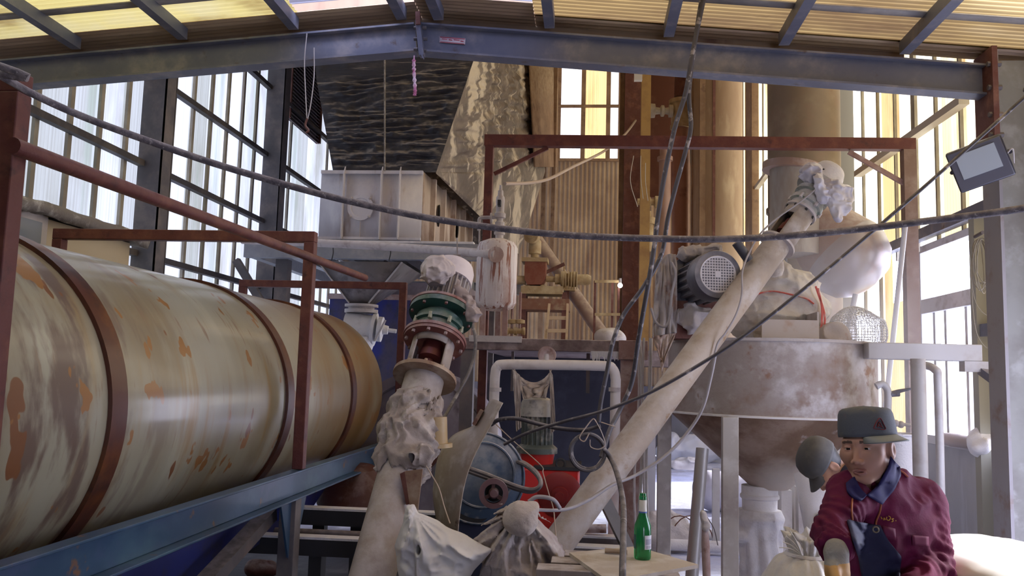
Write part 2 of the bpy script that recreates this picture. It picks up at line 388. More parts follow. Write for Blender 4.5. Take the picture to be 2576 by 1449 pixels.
# right wall: dado, window bay, yellow sheets
mb = MB()
mb.mat(0)
for y0, y1 in ((YN, 3.1), (4.9, 9.8), (15.0, YB)): mb.lh((XR-.02, y0, 0), (XR+.1, y1, 1.12))  # unseen doorway gaps added to let in more sky and sun
mb.mat(1)
ya, yb_, yc, yd = 6.55, 7.2, 8.5, 9.4
zw0, zw1, zw2, zw3 = 1.2, 2.36, 2.5, 2.98
corr(mb, 4.9, ya-.0, 1.12, ZF, XR, .06); mb.mat(3); corr(mb, YN, 3.1, 1.12, 4.2, XR, .06); corr(mb, 3.1, 4.9, 2.45, 4.2, XR, .06); mb.mat(1); corr(mb, ya, yb_, 1.3, ZF, XR, .06); corr(mb, yb_, yc, zw3, ZF, XR, .06)  # brown stretches near the camera made opaque to cut the light
corr(mb, yc, yd, 1.12, 2.55, XR, .06); corr(mb, yc, yd, 3.2, ZF, XR, .06); corr(mb, yd, 9.8, 1.12, ZF, XR, .06); corr(mb, 9.8, 15, 2.5, ZF, XR, .06); corr(mb, 15, YB, 1.12, ZF, XR, .06)
mb.mat(2); y = 5.46
while y < YB:
    z0 = zw3 if yb_-.02 < y < yd else 2.5 if 9.8 < y < 15 else 1.12
    mb.box((XR-.03, y, (z0+ZF)/2), (.03, .032 if int(y*7) % 3 else .10, ZF-z0)); y += .53
struct(mb.build('wall_right', [CONC, GYEL, BATTEN, RBROWN]), 'wall of yellowed sheets over a grey dado behind the silo', 'wall')
# back wall: brown corrugated iron with a sheet window let in
wa = at(1404, 400, YB); wb = at(1562, 165, YB); wz0 = wa.z; wz1 = wb.z
mb = MB(); P = .1
for x0, x1, z0, z1 in ((XL, wa.x, 0, ZF), (wa.x, wb.x, 0, wz0), (wa.x, wb.x, wz1, ZF), (wb.x, XR, 0, ZF)):
    corr(mb, x0, x1, z0, z1, YB, P, .02, 'X')
mb.mat(1).lh((XL, YB-.12, 0), (XR, YB-.04, 1.5))
struct(mb.build('wall_back', [CORRU, mat('back_base_dark', (.13, .125, .16), .8)]), 'far wall of brown corrugated iron', 'wall')
xm = [wa.x, at(1467, 300, YB).x, at(1530, 300, YB).x, wb.x]
w = MB()
for i in range(3): w.mat(i % 2); corr(w, xm[i], xm[i+1], wz0, wz1, YB-.01, .09, .012, 'X')
w1 = struct(w.build('window_1', [GBACK, GBACKY]), 'high window of glowing sheets in the brown back wall', 'window')
f = MB()
for px in (1404, 1467, 1530, 1562):
    p = at(px, 300, YB-.08); f.box((p.x, YB-.08, (wz0+wz1)/2), (.10 if px in (1467, 1530) else .12, .06, wz1-wz0+.1))
for py in (268, 403): p = at(1480, py, YB-.08); f.box(((wa.x+wb.x)/2, YB-.1, p.z), (wb.x-wa.x+.1, .06, .06))
o = f.build('window_frame', BROWN, None); o.parent = w1; o.location = o.location-w1.location; ORG[o.name] = ORG[w1.name]
# two thin slots of daylight beside the tall pipes
for i, (a, b) in enumerate(((1737, 1744), (1755, 1763))):
    p0 = at(a, 410, YB-.05); p1 = at(b, 200, YB-.05)
    w = MB(); w.lh((p0.x, YB-.06, p0.z), (p1.x, YB-.04, p1.z)); struct(w.build('window_%d' % (2+i), GBACK), 'narrow slot of daylight beside the tall pipes', 'window')
mb = MB(); corr(mb, XL, 1.2, 0, 4.2, YN, .08, .008, 'X'); corr(mb, 2.6, XR, 0, 4.2, YN, .08, .008, 'X'); corr(mb, 1.2, 2.6, 2.4, 4.2, YN, .08, .008, 'X'); struct(mb.build('wall_near', RBROWN), 'brown corrugated end wall of the low shed', 'wall')  # end wall closes off light behind the camera, doorway gap added as fill
# gable above the near rafter and the far roof
zl = at(0, 158, YP); zc_ = at(1052, 64, YP); zr = at(2490, 170, YP)
def rz(x):   # height of the rafter's upper edge
    if x < zc_.x: return zc_.z+(zl.z-zc_.z)*(x-zc_.x)/(zl.x-zc_.x)
    return zc_.z+(zr.z-zc_.z)*(x-zc_.x)/(zr.x-zc_.x)
mb = MB(); xg = at(2292, 190, YP).x
mb.add([(XL, YP+.1, rz(XL)-.03), (zc_.x, YP+.1, rz(zc_.x)-.03), (xg, YP+.1, rz(xg)-.03), (xg, YP+.1, rz(xg)+.16), (XR, YP+.1, rz(XR)+.16), (XR, YP+.1, ZF), (zc_.x, YP+.1, ZF), (XL, YP+.1, ZF)], [(0, 1, 6, 7), (1, 2, 3, 4, 5, 6)])
struct(mb.build('wall_front', CORRU), 'gable sheeting above the near rafter', 'wall')
mb = MB()
for i, (y0, y1) in enumerate(((YP, 8), (8, 11), (11, 14), (14, 17), (17, YB))):
    mb.mat(i % 2); n = 2; mb.lh((XL, y0, ZF), (XR, y1, ZF+.03))
struct(mb.build('ceiling_far', [RORA, RBROWN]), 'high roof over the back of the hall', 'ceiling')
# near roof: corrugated sheets running down the slopes
def roof(name, x0, x1, y0, y1, m, lift=.105, label=None, pitch=.048):
    mb = MB(); n = int((y1-y0)/pitch*5)+1
    mb.grid(2, n, lambda u, v: V((x0+(x1-x0)*u, y0+(y1-y0)*v, rz(x0+(x1-x0)*u)+lift+.008*math.sin(2*PI*v*(y1-y0)/pitch))))
    return struct(mb.build(name, m), label, 'ceiling')
xk = at(735, 30, 4.8).x; xq = at(1340, 30, 4.8).x
roof('ceiling_left', XL, xk, 1.6, 4.93, RYEL, label='yellow corrugated roof sheets over the drum')
roof('ceiling_brown', XL, zc_.x, 4.87, YP+.12, RBROWN, .097, label='brown corrugated roof strip on the low rafter')
roof('ceiling_brown', xq, XR, 4.93, YP+.12, RBROWN, .097, label='brown corrugated roof strip on the longer rafter')
roof('ceiling_brown', zc_.x, xq, 4.78, YP+.12, RBROWN, .097, label='brown corrugated roof strip beside the ridge on the longer rafter')
roof('ceiling_right', xq, XR, 1.6, 4.99, RORA, label='amber corrugated roof sheets over the silo side')
roof('ceiling_skylight', xk, zc_.x, 1.6, 4.79, RWHITE, .11, label='white skylight sheet on the low slope at the ridge')
roof('ceiling_skylight', zc_.x, xq, 1.6, 4.79, RWHITE, .11, label='white skylight sheet on the long slope at the ridge')
roof('ceiling_shade', XL, zc_.x, YN, 1.66, RBROWN, .12, label='unseen brown roof sheets shading the low shed, drum slope')  # opaque sheets out of view, put in to darken the foreground
roof('ceiling_shade', zc_.x, XR, YN, 1.66, RBROWN, .12, label='unseen brown roof sheets shading the low shed, silo slope')
# opaque sheet laps across the slopes
LAP = mat('lap_strip', (.24, .225, .22), .7, 0, [((.34, .31, .28), 6, .4, .7)])
k = 1
for y in (4.56, 4.06, 3.56, 3.06):
    for x0, x1 in ((XL, xk), (xq, XR)):
        mb = MB(); mb.add([(x0, y-.035, rz(x0)+.09), (x1, y-.035, rz(x1)+.09), (x1, y+.035, rz(x1)+.09), (x0, y+.035, rz(x0)+.09)], [(0, 1, 2, 3)])
        struct(mb.build('trim_%d' % k, LAP, solid=.008), 'grey lap strip across the roof sheets'); k += 1
# near rafter
hr = .185
def rafter(x0, x1, name, label):
    t = thing(name, label, 'beam', (x0, YP, rz(x0)-hr))
    p0 = V((x0, YP, rz(x0)-hr/2)); p1 = V((x1, YP, rz(x1)-hr/2)); s = (p1-p0).normalized()
    up = s.cross(V((0, 1, 0))); up = up if up.z > 0 else -up
    MB().bar(p0, p1, .012, hr-.02, up).build('web', STEEL, t)
    MB().bar(p0+up*(hr/2-.006), p1+up*(hr/2-.006), .11, .012, up).build('flange', STEEL, t)
    MB().bar(p0-up*(hr/2-.006), p1-up*(hr/2-.006), .11, .012, up).build('flange', STEEL, t)
    return t
ra = rafter(XL, zc_.x-.01, 'roof_rafter', 'blue-grey steel rafter sloping down over the rusty drum')
rb = rafter(zc_.x+.01, zr.x, 'roof_rafter', 'blue-grey steel rafter sloping from ridge to floodlight column')
# ridge splice with bolts
t = thing('ridge_splice', 'bolted splice plates hanging at the rafter ridge', 'bracket', (zc_.x, YP-.07, zc_.z-.25))
q0 = at(1052, 54, 4.93); q1 = at(1062, 142, 4.93)
MB().bar(q0, q1, .03, .05, (0, 1, 0)).build('end_plate', STEEL, t)
MB().bar(at(1051, 30, 4.9), at(1052, 62, 4.9), .028, .02, (0, 1, 0)).build('hanger_plate', RUSTD, t)
for px, py in ((1068, 70), (1070, 98), (1068, 128), (1046, 70), (1046, 98), (1046, 124)):
    p = at(px, py, 4.93); MB().cyl(p-V((.012, 0, 0)), p+V((.012, 0, 0)), .011, n=6).build('bolt', STEELD, t)
MB().bar(at(1058, 132, 4.9), at(1066, 148, 4.9), .008, .02, (0, 1, 0)).build('hook', STEEL, t)
# worn sign on the rafter
t = thing('rafter_sign', 'small torn white and red sign stuck on the rafter', 'sign', at(1140, 110, YP-.02))
a, b, c, d = [at(x, y, YP-.012) for x, y in ((1106, 92), (1171, 97), (1170, 112), (1105, 107))]
MB().add([a, b, c, d], [(0, 1, 2, 3)]).build('sign_plate', mat('sign_white', (.72, .62, .68), .5), t, solid=.002)
RED = mat('sign_red', (.55, .10, .14), .5)
mb = MB()
for u0, u1, v0, v1 in ((.02, .98, .02, .16), (.1, .3, .3, .42), (.36, .5, .34, .5), (.55, .78, .3, .44), (.82, .94, .42, .6), (.04, .96, .86, .98)):
    g = lambda u, v: a.lerp(b, u).lerp(d.lerp(c, u), v)+V((0, -.003, 0))
    mb.add([g(u0, v0), g(u1, v0+.04), g(u1, v1+.03), g(u0, v1)], [(0, 1, 2, 3)])
mb.build('red_marking', RED, t, solid=.001)
# purlins
for i, (px, py, lbl) in enumerate(((190, 140, 'above the big drum, lowest on its slope'), (458, 115, 'second up the slope over the drum'), (738, 88, 'beside the white skylight, drum side'), (1010, 60, 'next to the ridge on the drum side'),
        (1103, 60, 'next to the ridge on the silo side'), (1382, 92, 'beside the skylight, silo side'), (1682, 122, 'by the hanging twin cables'), (1972, 152, 'over the silo motor'), (2277, 182, 'nearest the floodlight column'))):
    x = at(px, py, YP-.06).x
    mb = MB(); mb.box((x, (YN+YP-.06)/2, rz(x)+.055), (.062, YP-.06-YN, .075))
    s_ = .06 if i < 4 else -.06
    tag(mb.build('roof_purlin', STEEL), 'grey steel roof purlin '+lbl, 'purlin', 'roof purlins under the near roof', 'thing')
# right portal column
t = thing('portal_column', 'grey steel column carrying the floodlight', 'column', at(2540, 800, YP)*1)
t.location.z = 0; ORG[t.name] = V(t.location)
cx0 = at(2497, 600, YP).x; cx1 = cx0+.27
CG = mat('portal_grey', (.24, .235, .215), .6, .1, [((.18, .165, .15), 3, .4, .7), ((.32, .315, .30), 8, .5, .75)])
CGD = mat('portal_flange_grey', (.27, .25, .26), .6, .1, [((.20, .13, .10), 5, .5, .72)])
ctop = rz(cx1)+.06
MB().lh((cx0+.02, YP-.01, 0), (cx1, YP+.02, ctop)).build('web', CG, t)
MB().lh((cx0, YP-.10, 0), (cx0+.018, YP+.10, rz(cx0)+.07)).build('flange', CGD, t)
MB().lh((cx1, YP-.10, 0), (cx1+.018, YP+.10, ctop)).build('flange', CGD, t)
ex = MB().lh((cx0-.03, YP-.13, 3.02), (cx0+.0, YP+.1, 3.62)).build('end_plate', RUSTD, t)
for z in (3.1, 3.22, 3.38, 3.52):
    MB().cyl((cx0-.045, YP-.1, z), (cx0+.03, YP-.1, z), .016, n=6).build('bolt', STEELD, t)
# the short beam running off past the column
t = thing('eave_beam', 'grey beam stub running on beyond the floodlight column', 'beam', (cx1, YP, 3.3))
MB().ibeam((cx1-.2, YP+.05, 3.42), (cx1+.55, YP+.05, 3.38), .2, .1).build('beam_section', STEEL, t)
# left wall columns and girts
for pa, pb, lbl in ((346, 405, 'dark steel column against the pale wall, nearer one'), (660, 706, 'dark steel column against the pale wall, beside the filter box')):
    y0 = at_x(pa, 420, XL+.05).y; xa = XL+.05; xb = at(pb, 420, y0).x
    t = thing('wall_column', lbl, 'column', ((xa+xb)/2, y0, 0), 'columns of the pale wall')
    MB().lh((xa, y0, 0), (xb, y0+.014, ZF)).build('near_plate', COLM, t); MB().lh((xb-.014, y0, 0), (xb, y0+.2, ZF)).build('flange', COLM, t)
    MB().lh((xa, y0+.19, 0), (xb, y0+.204, ZF)).build('far_plate', COLM, t)
for i, py in enumerate((652, 437, 221, 5)):
    z = at(391, py, 8.1).z
    mb = MB(); mb.lh((XL+.05, YN, z-.03), (XL+.12, YB, z+.03))
    tag(mb.build('wall_girt', mat('girt_dark', (.055, .05, .055), .7, 0, [((.11, .095, .085), 4, .45, .7)]) if i == 0 else bpy.data.materials['girt_dark']), 'dark horizontal rail on the pale sheet wall, '+('lowest, just above the drum', 'at the height of the filter box', 'meeting the near rafter', 'highest, seen near the black hood')[i], 'rail', 'rails of the pale wall', 'thing')
z = at(560, 700, 9.5).z
# dark louvre panel in the left wall
t = thing('wall_louvre', 'dark slatted louvre panel in the pale wall beside the black hood', 'louvre', at_x(760, 300, XL+.06))
a = at_x(727, 250, XL+.05); b = at_x(803, 250, XL+.05); z0 = at_x(760, 318, XL).z-.1; z1 = z0+2.2
LV = mat('louvre_dark', (.24, .20, .22), .6, .1)
MB().lh((XL+.02, a.y, z0), (XL+.03, b.y, z1)).build('back_panel', LV, t)
mb = MB(); z = z0
while z < z1:
    mb.box((XL+.06, (a.y+b.y)/2, z), (.05, b.y-a.y, .012), Matrix.Rotation(.6, 3, 'Y')); z += .055
mb.build('slat', LV, t)
MB().lh((XL+.02, a.y-.05, z0), (XL+.1, a.y, z1)).build('frame_post', RUSTD, t); MB().lh((XL+.02, b.y, z0), (XL+.1, b.y+.05, z1)).build('frame_post', RUSTD, t)
# window bay in the right wall
wt = struct(MB().lh((XR-.06, yb_-.08, 1.14), (XR+.06, yb_, zw3)).lh((XR-.06, yc, 1.14), (XR+.06, yc+.08, zw3)).lh((XR-.06, yb_, zw1), (XR+.06, yc, zw2)).lh((XR-.06, yb_, 1.12), (XR+.08, yc, zw0))
            .lh((XR-.06, yb_, zw3-.02), (XR+.06, yc, zw3+.05)).build('window_4', mat('window_frame_pale', (.60, .60, .62), .6, 0, [((.42, .40, .40), 5, .5, .7)]), bevel=.004), 'window bay with open top light in the side wall', 'window')
for i, y in enumerate((7.45, 7.62, 8.05, 8.3)):
    MBo = MB().lh((XR-.02, y-.025, zw0), (XR+.03, y+.025, zw1)); o = MBo.build('mullion', bpy.data.materials['window_frame_pale'], wt)
# girt and posts of right wall
for y0, y1, z, lbl in ((-1, 19, 3.12, 'grey rail over the side window bay'), (5.2, 7.2, 2.12, 'short grey rail beside the side window')):
    tag(MB().lh((XR-.14, y0, z-.05), (XR-.05, y1, z+.05)).build('wall_girt', STEEL), lbl, 'rail', None, 'thing')
tag(MB().lh((XR-.16, yb_-.10, 0), (XR-.065, yb_+.0, 3.06)).build('wall_post', mat('olive_post', (.30, .29, .24), .65)), 'olive post at the near jamb of the side window bay', 'post', None, 'thing')
p = at_x(2140, 400, XR-.05)
tag(MB().lh((XR-.25, p.y-.2, 0), (XR-.07, p.y+.25, ZF)).build('wall_column', mat('olive_grey_column', (.22, .21, .20), .6)), 'olive grey column behind the round stack', 'column', None, 'thing')
p = at_x(1902, 300, XR-.05)
tag(MB().lh((XR-.2, p.y-.35, 0), (XR-.07, p.y+.35, ZF)).build('wall_column', BROWN), 'brown post between yellow sheets beside the stack', 'column', None, 'thing')
# wall braces
for (a, b), lbl in ((((2158, 438), (2425, 252)), 'pale diagonal brace across the yellow sheets behind the red frame'), (((1880, 505), (1938, 425)), 'thin diagonal brace between the brown post and stack')):
    p0 = at_x(*a, XR-.11); p1 = at_x(*b, XR-.11)
    tag(MB().bar(p0, p1, .07, .09, (1, 0, 0)).build('brace_rail', mat('brace_pale', (.45, .40, .33), .6)), lbl, 'brace', None, 'thing')
# ================================================================ the long drum and its guard frames
def drum_mat():
    m = mat('drum_paint', (.62, .58, .46), .36, .0, coat=.28); nt = m.node_tree; L = nt.links; b = nt.nodes['Principled BSDF']
    uv = _n(nt, 'ShaderNodeUVMap')
    def lay(cur, base, c, sc, st, lo, hi, det=5, win=None):
        mp = _n(nt, 'ShaderNodeMapping'); mp.inputs['Scale'].default_value = st; mp.inputs['Location'].default_value = (random.random()*9, random.random()*9, 0)
        L.new(uv.outputs[0], mp.inputs[0]); q = _n(nt, 'ShaderNodeTexNoise'); q.inputs['Scale'].default_value = sc; q.inputs['Detail'].default_value = det; q.inputs['Roughness'].default_value = .55
        L.new(mp.outputs[0], q.inputs[0]); r = _n(nt, 'ShaderNodeMapRange'); r.interpolation_type = 'SMOOTHSTEP'
        r.inputs[1].default_value = lo; r.inputs[2].default_value = hi; L.new(q.outputs[0], r.inputs[0]); fac = r.outputs[0]
        if win:   # limited to a stretch along the drum
            sp = _n(nt, 'ShaderNodeSeparateXYZ'); L.new(uv.outputs[0], sp.inputs[0]); w = _n(nt, 'ShaderNodeMapRange'); w.interpolation_type = 'SMOOTHSTEP'
            w.inputs[1].default_value = win[0]; w.inputs[2].default_value = win[1]; L.new(sp.outputs['X'], w.inputs[0])
            mu = _n(nt, 'ShaderNodeMath', operation='MULTIPLY'); L.new(fac, mu.inputs[0]); L.new(w.outputs[0], mu.inputs[1]); fac = mu.outputs[0]
        x = _n(nt, 'ShaderNodeMix', data_type='RGBA'); L.new(fac, x.inputs[0])
        if cur is None: x.inputs[6].default_value = rgb(base)
        else: L.new(cur, x.inputs[6])
        x.inputs[7].default_value = rgb(c); return x.outputs[2]
    c = lay(None, (.35, .335, .255), (.25, .20, .12), 1.1, (1, .5, 1), .4, .7)
    c = lay(c, 0, (.42, .41, .31), 2.5, (1.5, .3, 1), .5, .75)
    c = lay(c, 0, (.30, .20, .085), 3.2, (2.4, .3, 1), .52, .74, 6)            # thin tan wiping streaks round the drum
    c = lay(c, 0, (.27, .145, .04), .9, (1, .6, 1), .30, .60, 4, (4.6, 7.2))   # browner towards the far end
    c = lay(c, 0, (.15, .105, .08), 3.6, (2.0, .55, 1), .47, .60, 8, (4.0, 2.9))  # dark scuffs on the near end
    c = lay(c, 0, (.24, .17, .11), 9, (2.2, .35, 1), .60, .72, 6)
    c = lay(c, 0, (.20, .085, .035), 2.6, (1.3, .75, 1), .662, .672, 3)
    c = lay(c, 0, (.30, .14, .04), 4.2, (1.3, .8, 1), .635, .648, 3)          # flaked patches
    L.new(c, b.inputs['Base Color'])
    return m
dc = at(440, 1001, 5.06); DX, DZ = dc.x, dc.z; DR = 0.735
t = thing('rotary_drum', 'long cream rotary drum with rusty bands lying on blue beams', 'drum', (DX, 5, DZ-DR))
Ya, Yb = -1.0, 7.42
prof = [(Ya, 0), (Ya, DR*.98), (Ya+.02, DR)]
mb = MB(); N = 96; M_ = 60; vs = []
for j in range(M_+1):
    y = Ya+(Yb-Ya)*j/M_
    for k in range(N+1):
        a = 2*PI*k/N; vs.append(V((DX+DR*math.sin(a), y, DZ-DR*math.cos(a))))
mb.add(vs, [(j*(N+1)+k, j*(N+1)+k+1, (j+1)*(N+1)+k+1, (j+1)*(N+1)+k) for j in range(M_) for k in range(N)])
o = mb.build('shell', drum_mat(), t)
uvl = o.data.uv_layers.new(name='UVMap'); cc = []
for p in o.data.polygons:
    for li in p.loop_indices:
        vi = o.data.loops[li].vertex_index; j, k = divmod(vi, N+1); cc += [Ya+(Yb-Ya)*j/M_, 2*PI*DR*k/N]
uvl.data.foreach_set('uv', cc)
MB().lathe((DX, Yb, DZ), (0, 1, 0), [(0, DR), (.10, DR*.97), (.55, DR*.45), (.56, 0)], 64).build('end_cone', mat('drum_end_blue', (.05, .07, .16), .5, .1, [((.12, .1, .12), 4, .45, .7)]), t)
MB().lathe((DX, Ya, DZ), (0, -1, 0), [(0, DR), (.05, DR*.6), (.06, 0)], 48).build('end_plate', RUSTD, t)
BAND = mat('band_rust', (.085, .022, .012), .40, .1, [((.16, .052, .015), 4, .45, .7), ((.04, .014, .012), 5, .48, .7)], coat=.15)
for Y in (3.15, 5.06, 6.48, 1.3, -.4):
    MB().lathe((DX, Y-.055, DZ), (0, 1, 0), [(0, DR-.005), (0, DR+.018), (.11, DR+.018), (.11, DR-.005)], 96, False).build('band', BAND, t)
# blue bed frame under the drum
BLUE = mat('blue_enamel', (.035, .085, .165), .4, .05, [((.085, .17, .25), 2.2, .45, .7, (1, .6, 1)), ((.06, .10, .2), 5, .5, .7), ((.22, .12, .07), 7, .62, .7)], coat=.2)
BLUED = mat('blue_shadowed', (.03, .04, .20), .5, .1, [((.05, .05, .10), 4, .45, .7)])  # deeper blue for the cross beams and apron plate
b1 = at(740, 1181, 5.0); b0 = at(310, 1306, 3.35)
bz = b1.z; bx = b1.x+.02
t = thing('drum_bed_frame', 'blue steel bed frame carrying the long drum', 'frame', (DX, 4.5, 0))
MB().ibeam((bx, Ya, bz-.085), (bx, Yb+.9, bz-.085), .17, .07, .012, .01, (0, 0, 1), chan=1).build('long_beam', BLUE, t, bevel=.003)
MB().ibeam((2*DX-bx, Ya, bz-.085), (2*DX-bx, Yb+.9, bz-.085), .17, .07, .012, .01, (0, 0, 1), chan=-1).build('long_beam', BLUE, t, bevel=.003)
for Y in (5.0, 7.6, 2.2):
    for sx in (bx-.03, 2*DX-bx+.03):
        MB().lh((sx-.05, Y-.05, 0), (sx+.05, Y+.05, bz-.17)).build('leg', COLM, t, bevel=.003)
    for k, dy in enumerate((-.28, .28)):
        MB().prism([(bx-.02, Y-.04*(1 if dy > 0 else -1), bz-.17), (bx-.02, Y+dy*.8, bz-.17), (bx-.02, Y, bz-.62)], (.012, 0, 0)).build('gusset', BLUE, t)
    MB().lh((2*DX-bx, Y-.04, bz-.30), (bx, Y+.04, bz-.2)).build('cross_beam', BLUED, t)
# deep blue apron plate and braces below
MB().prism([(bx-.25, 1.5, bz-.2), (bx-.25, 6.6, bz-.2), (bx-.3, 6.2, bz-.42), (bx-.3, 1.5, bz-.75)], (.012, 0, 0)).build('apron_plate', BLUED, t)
MB().bar((bx-.12, 2.3, .12), (bx-.12, 4.9, bz-.25), .09, .07).build('brace', STEELD, t)
MB().bar((bx-.5, 2.6, .1), (bx-.5, 5.0, .75), .12, .06).build('brace', STEELD, t)
for sx in (-.30, .30):
    MB().cyl((DX+sx*1.4, 4.9, bz-.12), (DX+sx*1.4, 5.15, bz-.12), .1, n=24).build('support_roller', STEELD, t)
# base skid with powder lying on it
t = thing('base_skid', 'dark steel skid with powder along its rails below the drum', 'frame', (-1.6, 6.0, 0))
for k, (y, z, d) in enumerate(((5.6, at(840, 1285, 5.6).z, .1), (5.2, at(840, 1360, 5.2).z, .12))):
    a = at(770, 1285, y).x-.9; b = at(960, 1285, y).x+.55
    MB().lh((a, y, z-.1), (b, y+.12, z)).build('rail', DARK, t); MB().lh((a, y-.002, z), (b, y+.1, z+.014)).build('powder_ridge', DUSTW, t)
    for x in (a+.06, b-.06, (a+b)/2): MB().lh((x-.04, y+.02, 0), (x+.04, y+.1, z-.1)).build('leg', DARK, t)
y = 5.45; z = at(840, 1345, y).z
MB().cyl((at(770, 1345, y).x-.3, y, z), (at(960, 1345, y).x, y, z), .03).build('pipe_rail', STEELD, t)
# rusty dish below the drum mouth
t = thing('rusty_chute', 'rusty brown dish-shaped chute below the far drum end', 'chute', (-1.45, 6.4, .6))
c = at(905, 1262, 6.5)
MB().lathe(c, (.1, -.25, 1), [(-.03, .30), (0, .33), (.05, .31), (.28, .10), (.29, 0)], 40).build('dish', mat('chute_brown', (.10, .035, .028), .6, 0, [((.2, .13, .12), 6, .5, .7)]), t)
MB().lh((c.x-.05, c.y-.05, 0), (c.x+.05, c.y+.05, c.z)).build('stand', DARK, t)
# square-tube guard frames straddling the drum
for i, (Y, lbl) in enumerate(((2.39, 'nearest of three rusty square-tube guard frames over the drum'), (5.0, 'middle rusty square-tube guard frame standing over the drum'), (7.62, 'farthest rusty square-tube guard frame at the drum end'))):
    if i == 0: xr = at(24, 400, Y).x; zt = at(24, 186, Y).z; xl = xr-1.55
    elif i == 1: xr = at(777, 700, Y).x; zt = at(790, 584, Y).z; xl = at(152, 590, Y).x
    else: xr = at(1012, 800, Y).x; zt = at(1012, 711, Y).z; xl = at(612, 720, Y).x
    s = .033
    t = thing('guard_frame', lbl, 'frame', ((xl+xr)/2, Y, 0), 'guard frames over the drum')
    t.location.z = bz-.05; ORG[t.name] = V(t.location)
    MB().lh((xl-s, Y-s, zt-2*s), (xr+s, Y+s, zt)).build('crossbar', RUST, t, bevel=.004)
    MB().lh((xr-s, Y-s, bz+.005), (xr+s, Y+s, zt-2*s)).build('post', RUST, t, bevel=.004)
    MB().lh((xl-s, Y-s, bz+.005), (xl+s, Y+s, zt-2*s)).build('post', RUST, t, bevel=.004)
# rust pipe rail running between the frames
p0 = at(30, 383, 2.36); p1 = at(770, 652, 4.96); d = p1-p0
pr = MB().sweep([p0-d*.03+V((.06, 0, 0)), p0+d*.5+V((.06, 0, 0)), p1+d*.42+V((.06, 0, 0))], .026, 14)
tag(pr.build('handrail_pipe', RUST), 'rusty round pipe slanting across between the guard frames', 'pipe')
# small cabin behind the drum
CAB = mat('cabin_cream', (.50, .42, .29), .7, 0, [((.42, .33, .20), 2, .4, .7, (1, .3, 1))])
t = thing('site_cabin', 'cream panel cabin with ragged flat roof between drum and pale wall', 'cabin', (-3.8, 5.2, 0))
fx = at(325, 640, 6.1).x; cz = at(325, 612, 6.1).z
MB().lh((XL+.2, 4.2, 0), (fx, 6.1, cz)).build('wall_box', CAB, t)
mb = MB(); fr = lambda u, v: V((XL+.16+(fx+.1-XL-.16)*v, 4.1+2.1*u, cz+.02+.05*float(vn(np.array([u*2.]), np.array([v*2.]), np.array([0.]), 5)[0])+.03))
mb.grid(40, 14, fr); mb.build('roof_cover', mat('ragged_roof', (.20, .18, .17), .8, 0, [((.5, .48, .46), 6, .5, .65)], bump=(30, .4)), t, solid=.07)
wy0 = at_x(40, 560, fx).y; wy1 = at_x(98, 560, fx).y
zz0 = at_x(98, 620, fx).z; zz1 = at_x(98, 560, fx).z
f = MB().lh((fx-.01, 4.35, zz0-.3), (fx+.02, wy1+.06, zz1+.05)).build('window_frame', DUSTY, t)
MB().lh((fx, 4.42, zz0-.2), (fx+.024, wy1, zz1)).build('pane', mat('cabin_pane', (.25, .28, .32), .15), f)

# ================================================================ left screw conveyor
t0 = at(935, 1455, 3.78); t1 = at(1143, 668, 4.72)
ax = (t1-t0).normalized(); LEN = (t1-t0).length
t = thing('screw_conveyor', 'dusty inclined screw conveyor with green gear reducer beside the drum', 'conveyor', t0-ax*1.1)
t.location.z = 0; ORG[t.name] = V(t.location)
def par(px, py):      # distance along the conveyor axis seen at px,py
    r = V((px-1288.0, 724.5-py, FPX)); d = V((r.dot(_dx), r.dot(_dy), r.dot(_dz))).normalized()
    wv = t0-EYE; b = ax.dot(d); D = ax.dot(wv); E = d.dot(wv); return (b*E-D)/(1-b*b)
RP = .104
sF1, sF2, sF3 = par(1077, 950), par(1102, 862), par(1125, 785)
foot = -(t0.z-.12)/ax.z
PIPE = mat('conveyor_pipe_left', (.35, .285, .235), .6, .0, [((.25, .21, .19), 2.5, .4, .7), ((.43, .39, .36), 9, .5, .7), ((.2, .16, .15), 9, .70, .74)], bump=(50, .12), dust=(DUST, .6))
FL = mat('flange_tan', (.27, .17, .11), .55, .1, [((.42, .33, .25), 6, .45, .7), ((.14, .05, .04), 8, .52, .7)])
FR = mat('flange_rust', (.18, .055, .045), .55, .1, [((.3, .12, .08), 6, .45, .7)], dust=(DUST, .55))
x_, y_, z_ = frame(ax, (1, 0, 0))
MB().cyl(t0+ax*foot, t0+ax*(sF1), RP, n=36).build('tube', PIPE, t)
MB().lathe(t0+ax*(sF1-.016), ax, [(0, RP), (0, .168), (.02, .168), (.02, RP)], 40).build('lower_flange', FL, t)
bolt_parts(t, FL, t0+ax*(sF1+.004), ax, .15, 10, .009, .016)
# lantern piece with open window: four corner straps
mb = MB(); n = 40
ang = lambda k: 2*PI*k/n
vd = (EYE-(t0+ax*(sF1+.1))); vd = (vd-ax*vd.dot(ax)).normalized(); av = math.atan2(vd.dot(y_), vd.dot(x_))
s0, s1 = sF1, sF2
def lant(k0, k1, r=RP*1.06):
    m = MB(); pts = [av+k0+(k1-k0)*i/14 for i in range(15)]
    vs = [t0+ax*s+x_*r*math.cos(a)+y_*r*math.sin(a) for s in (s0, s1) for a in pts]
    m.add(vs, [(i, i+1, 16+i, 15+i) for i in range(14)]); return m
lant(.62, 2.4).build('lantern_wall', PIPE, t, solid=.008); lant(-2.4, -.95).build('lantern_wall', PIPE, t, solid=.008)
r = RP*1.06; pts = [av-.95+1.57*i/14 for i in range(15)]
MB().add([t0+ax*s+x_*r*math.cos(a)+y_*r*math.sin(a) for s in (s1-.05, s1) for a in pts], [(i, i+1, 16+i, 15+i) for i in range(14)]).build('lantern_top', PIPE, t, solid=.008)
DKR = mat('coupling_red', (.13, .03, .03), .45, .2)
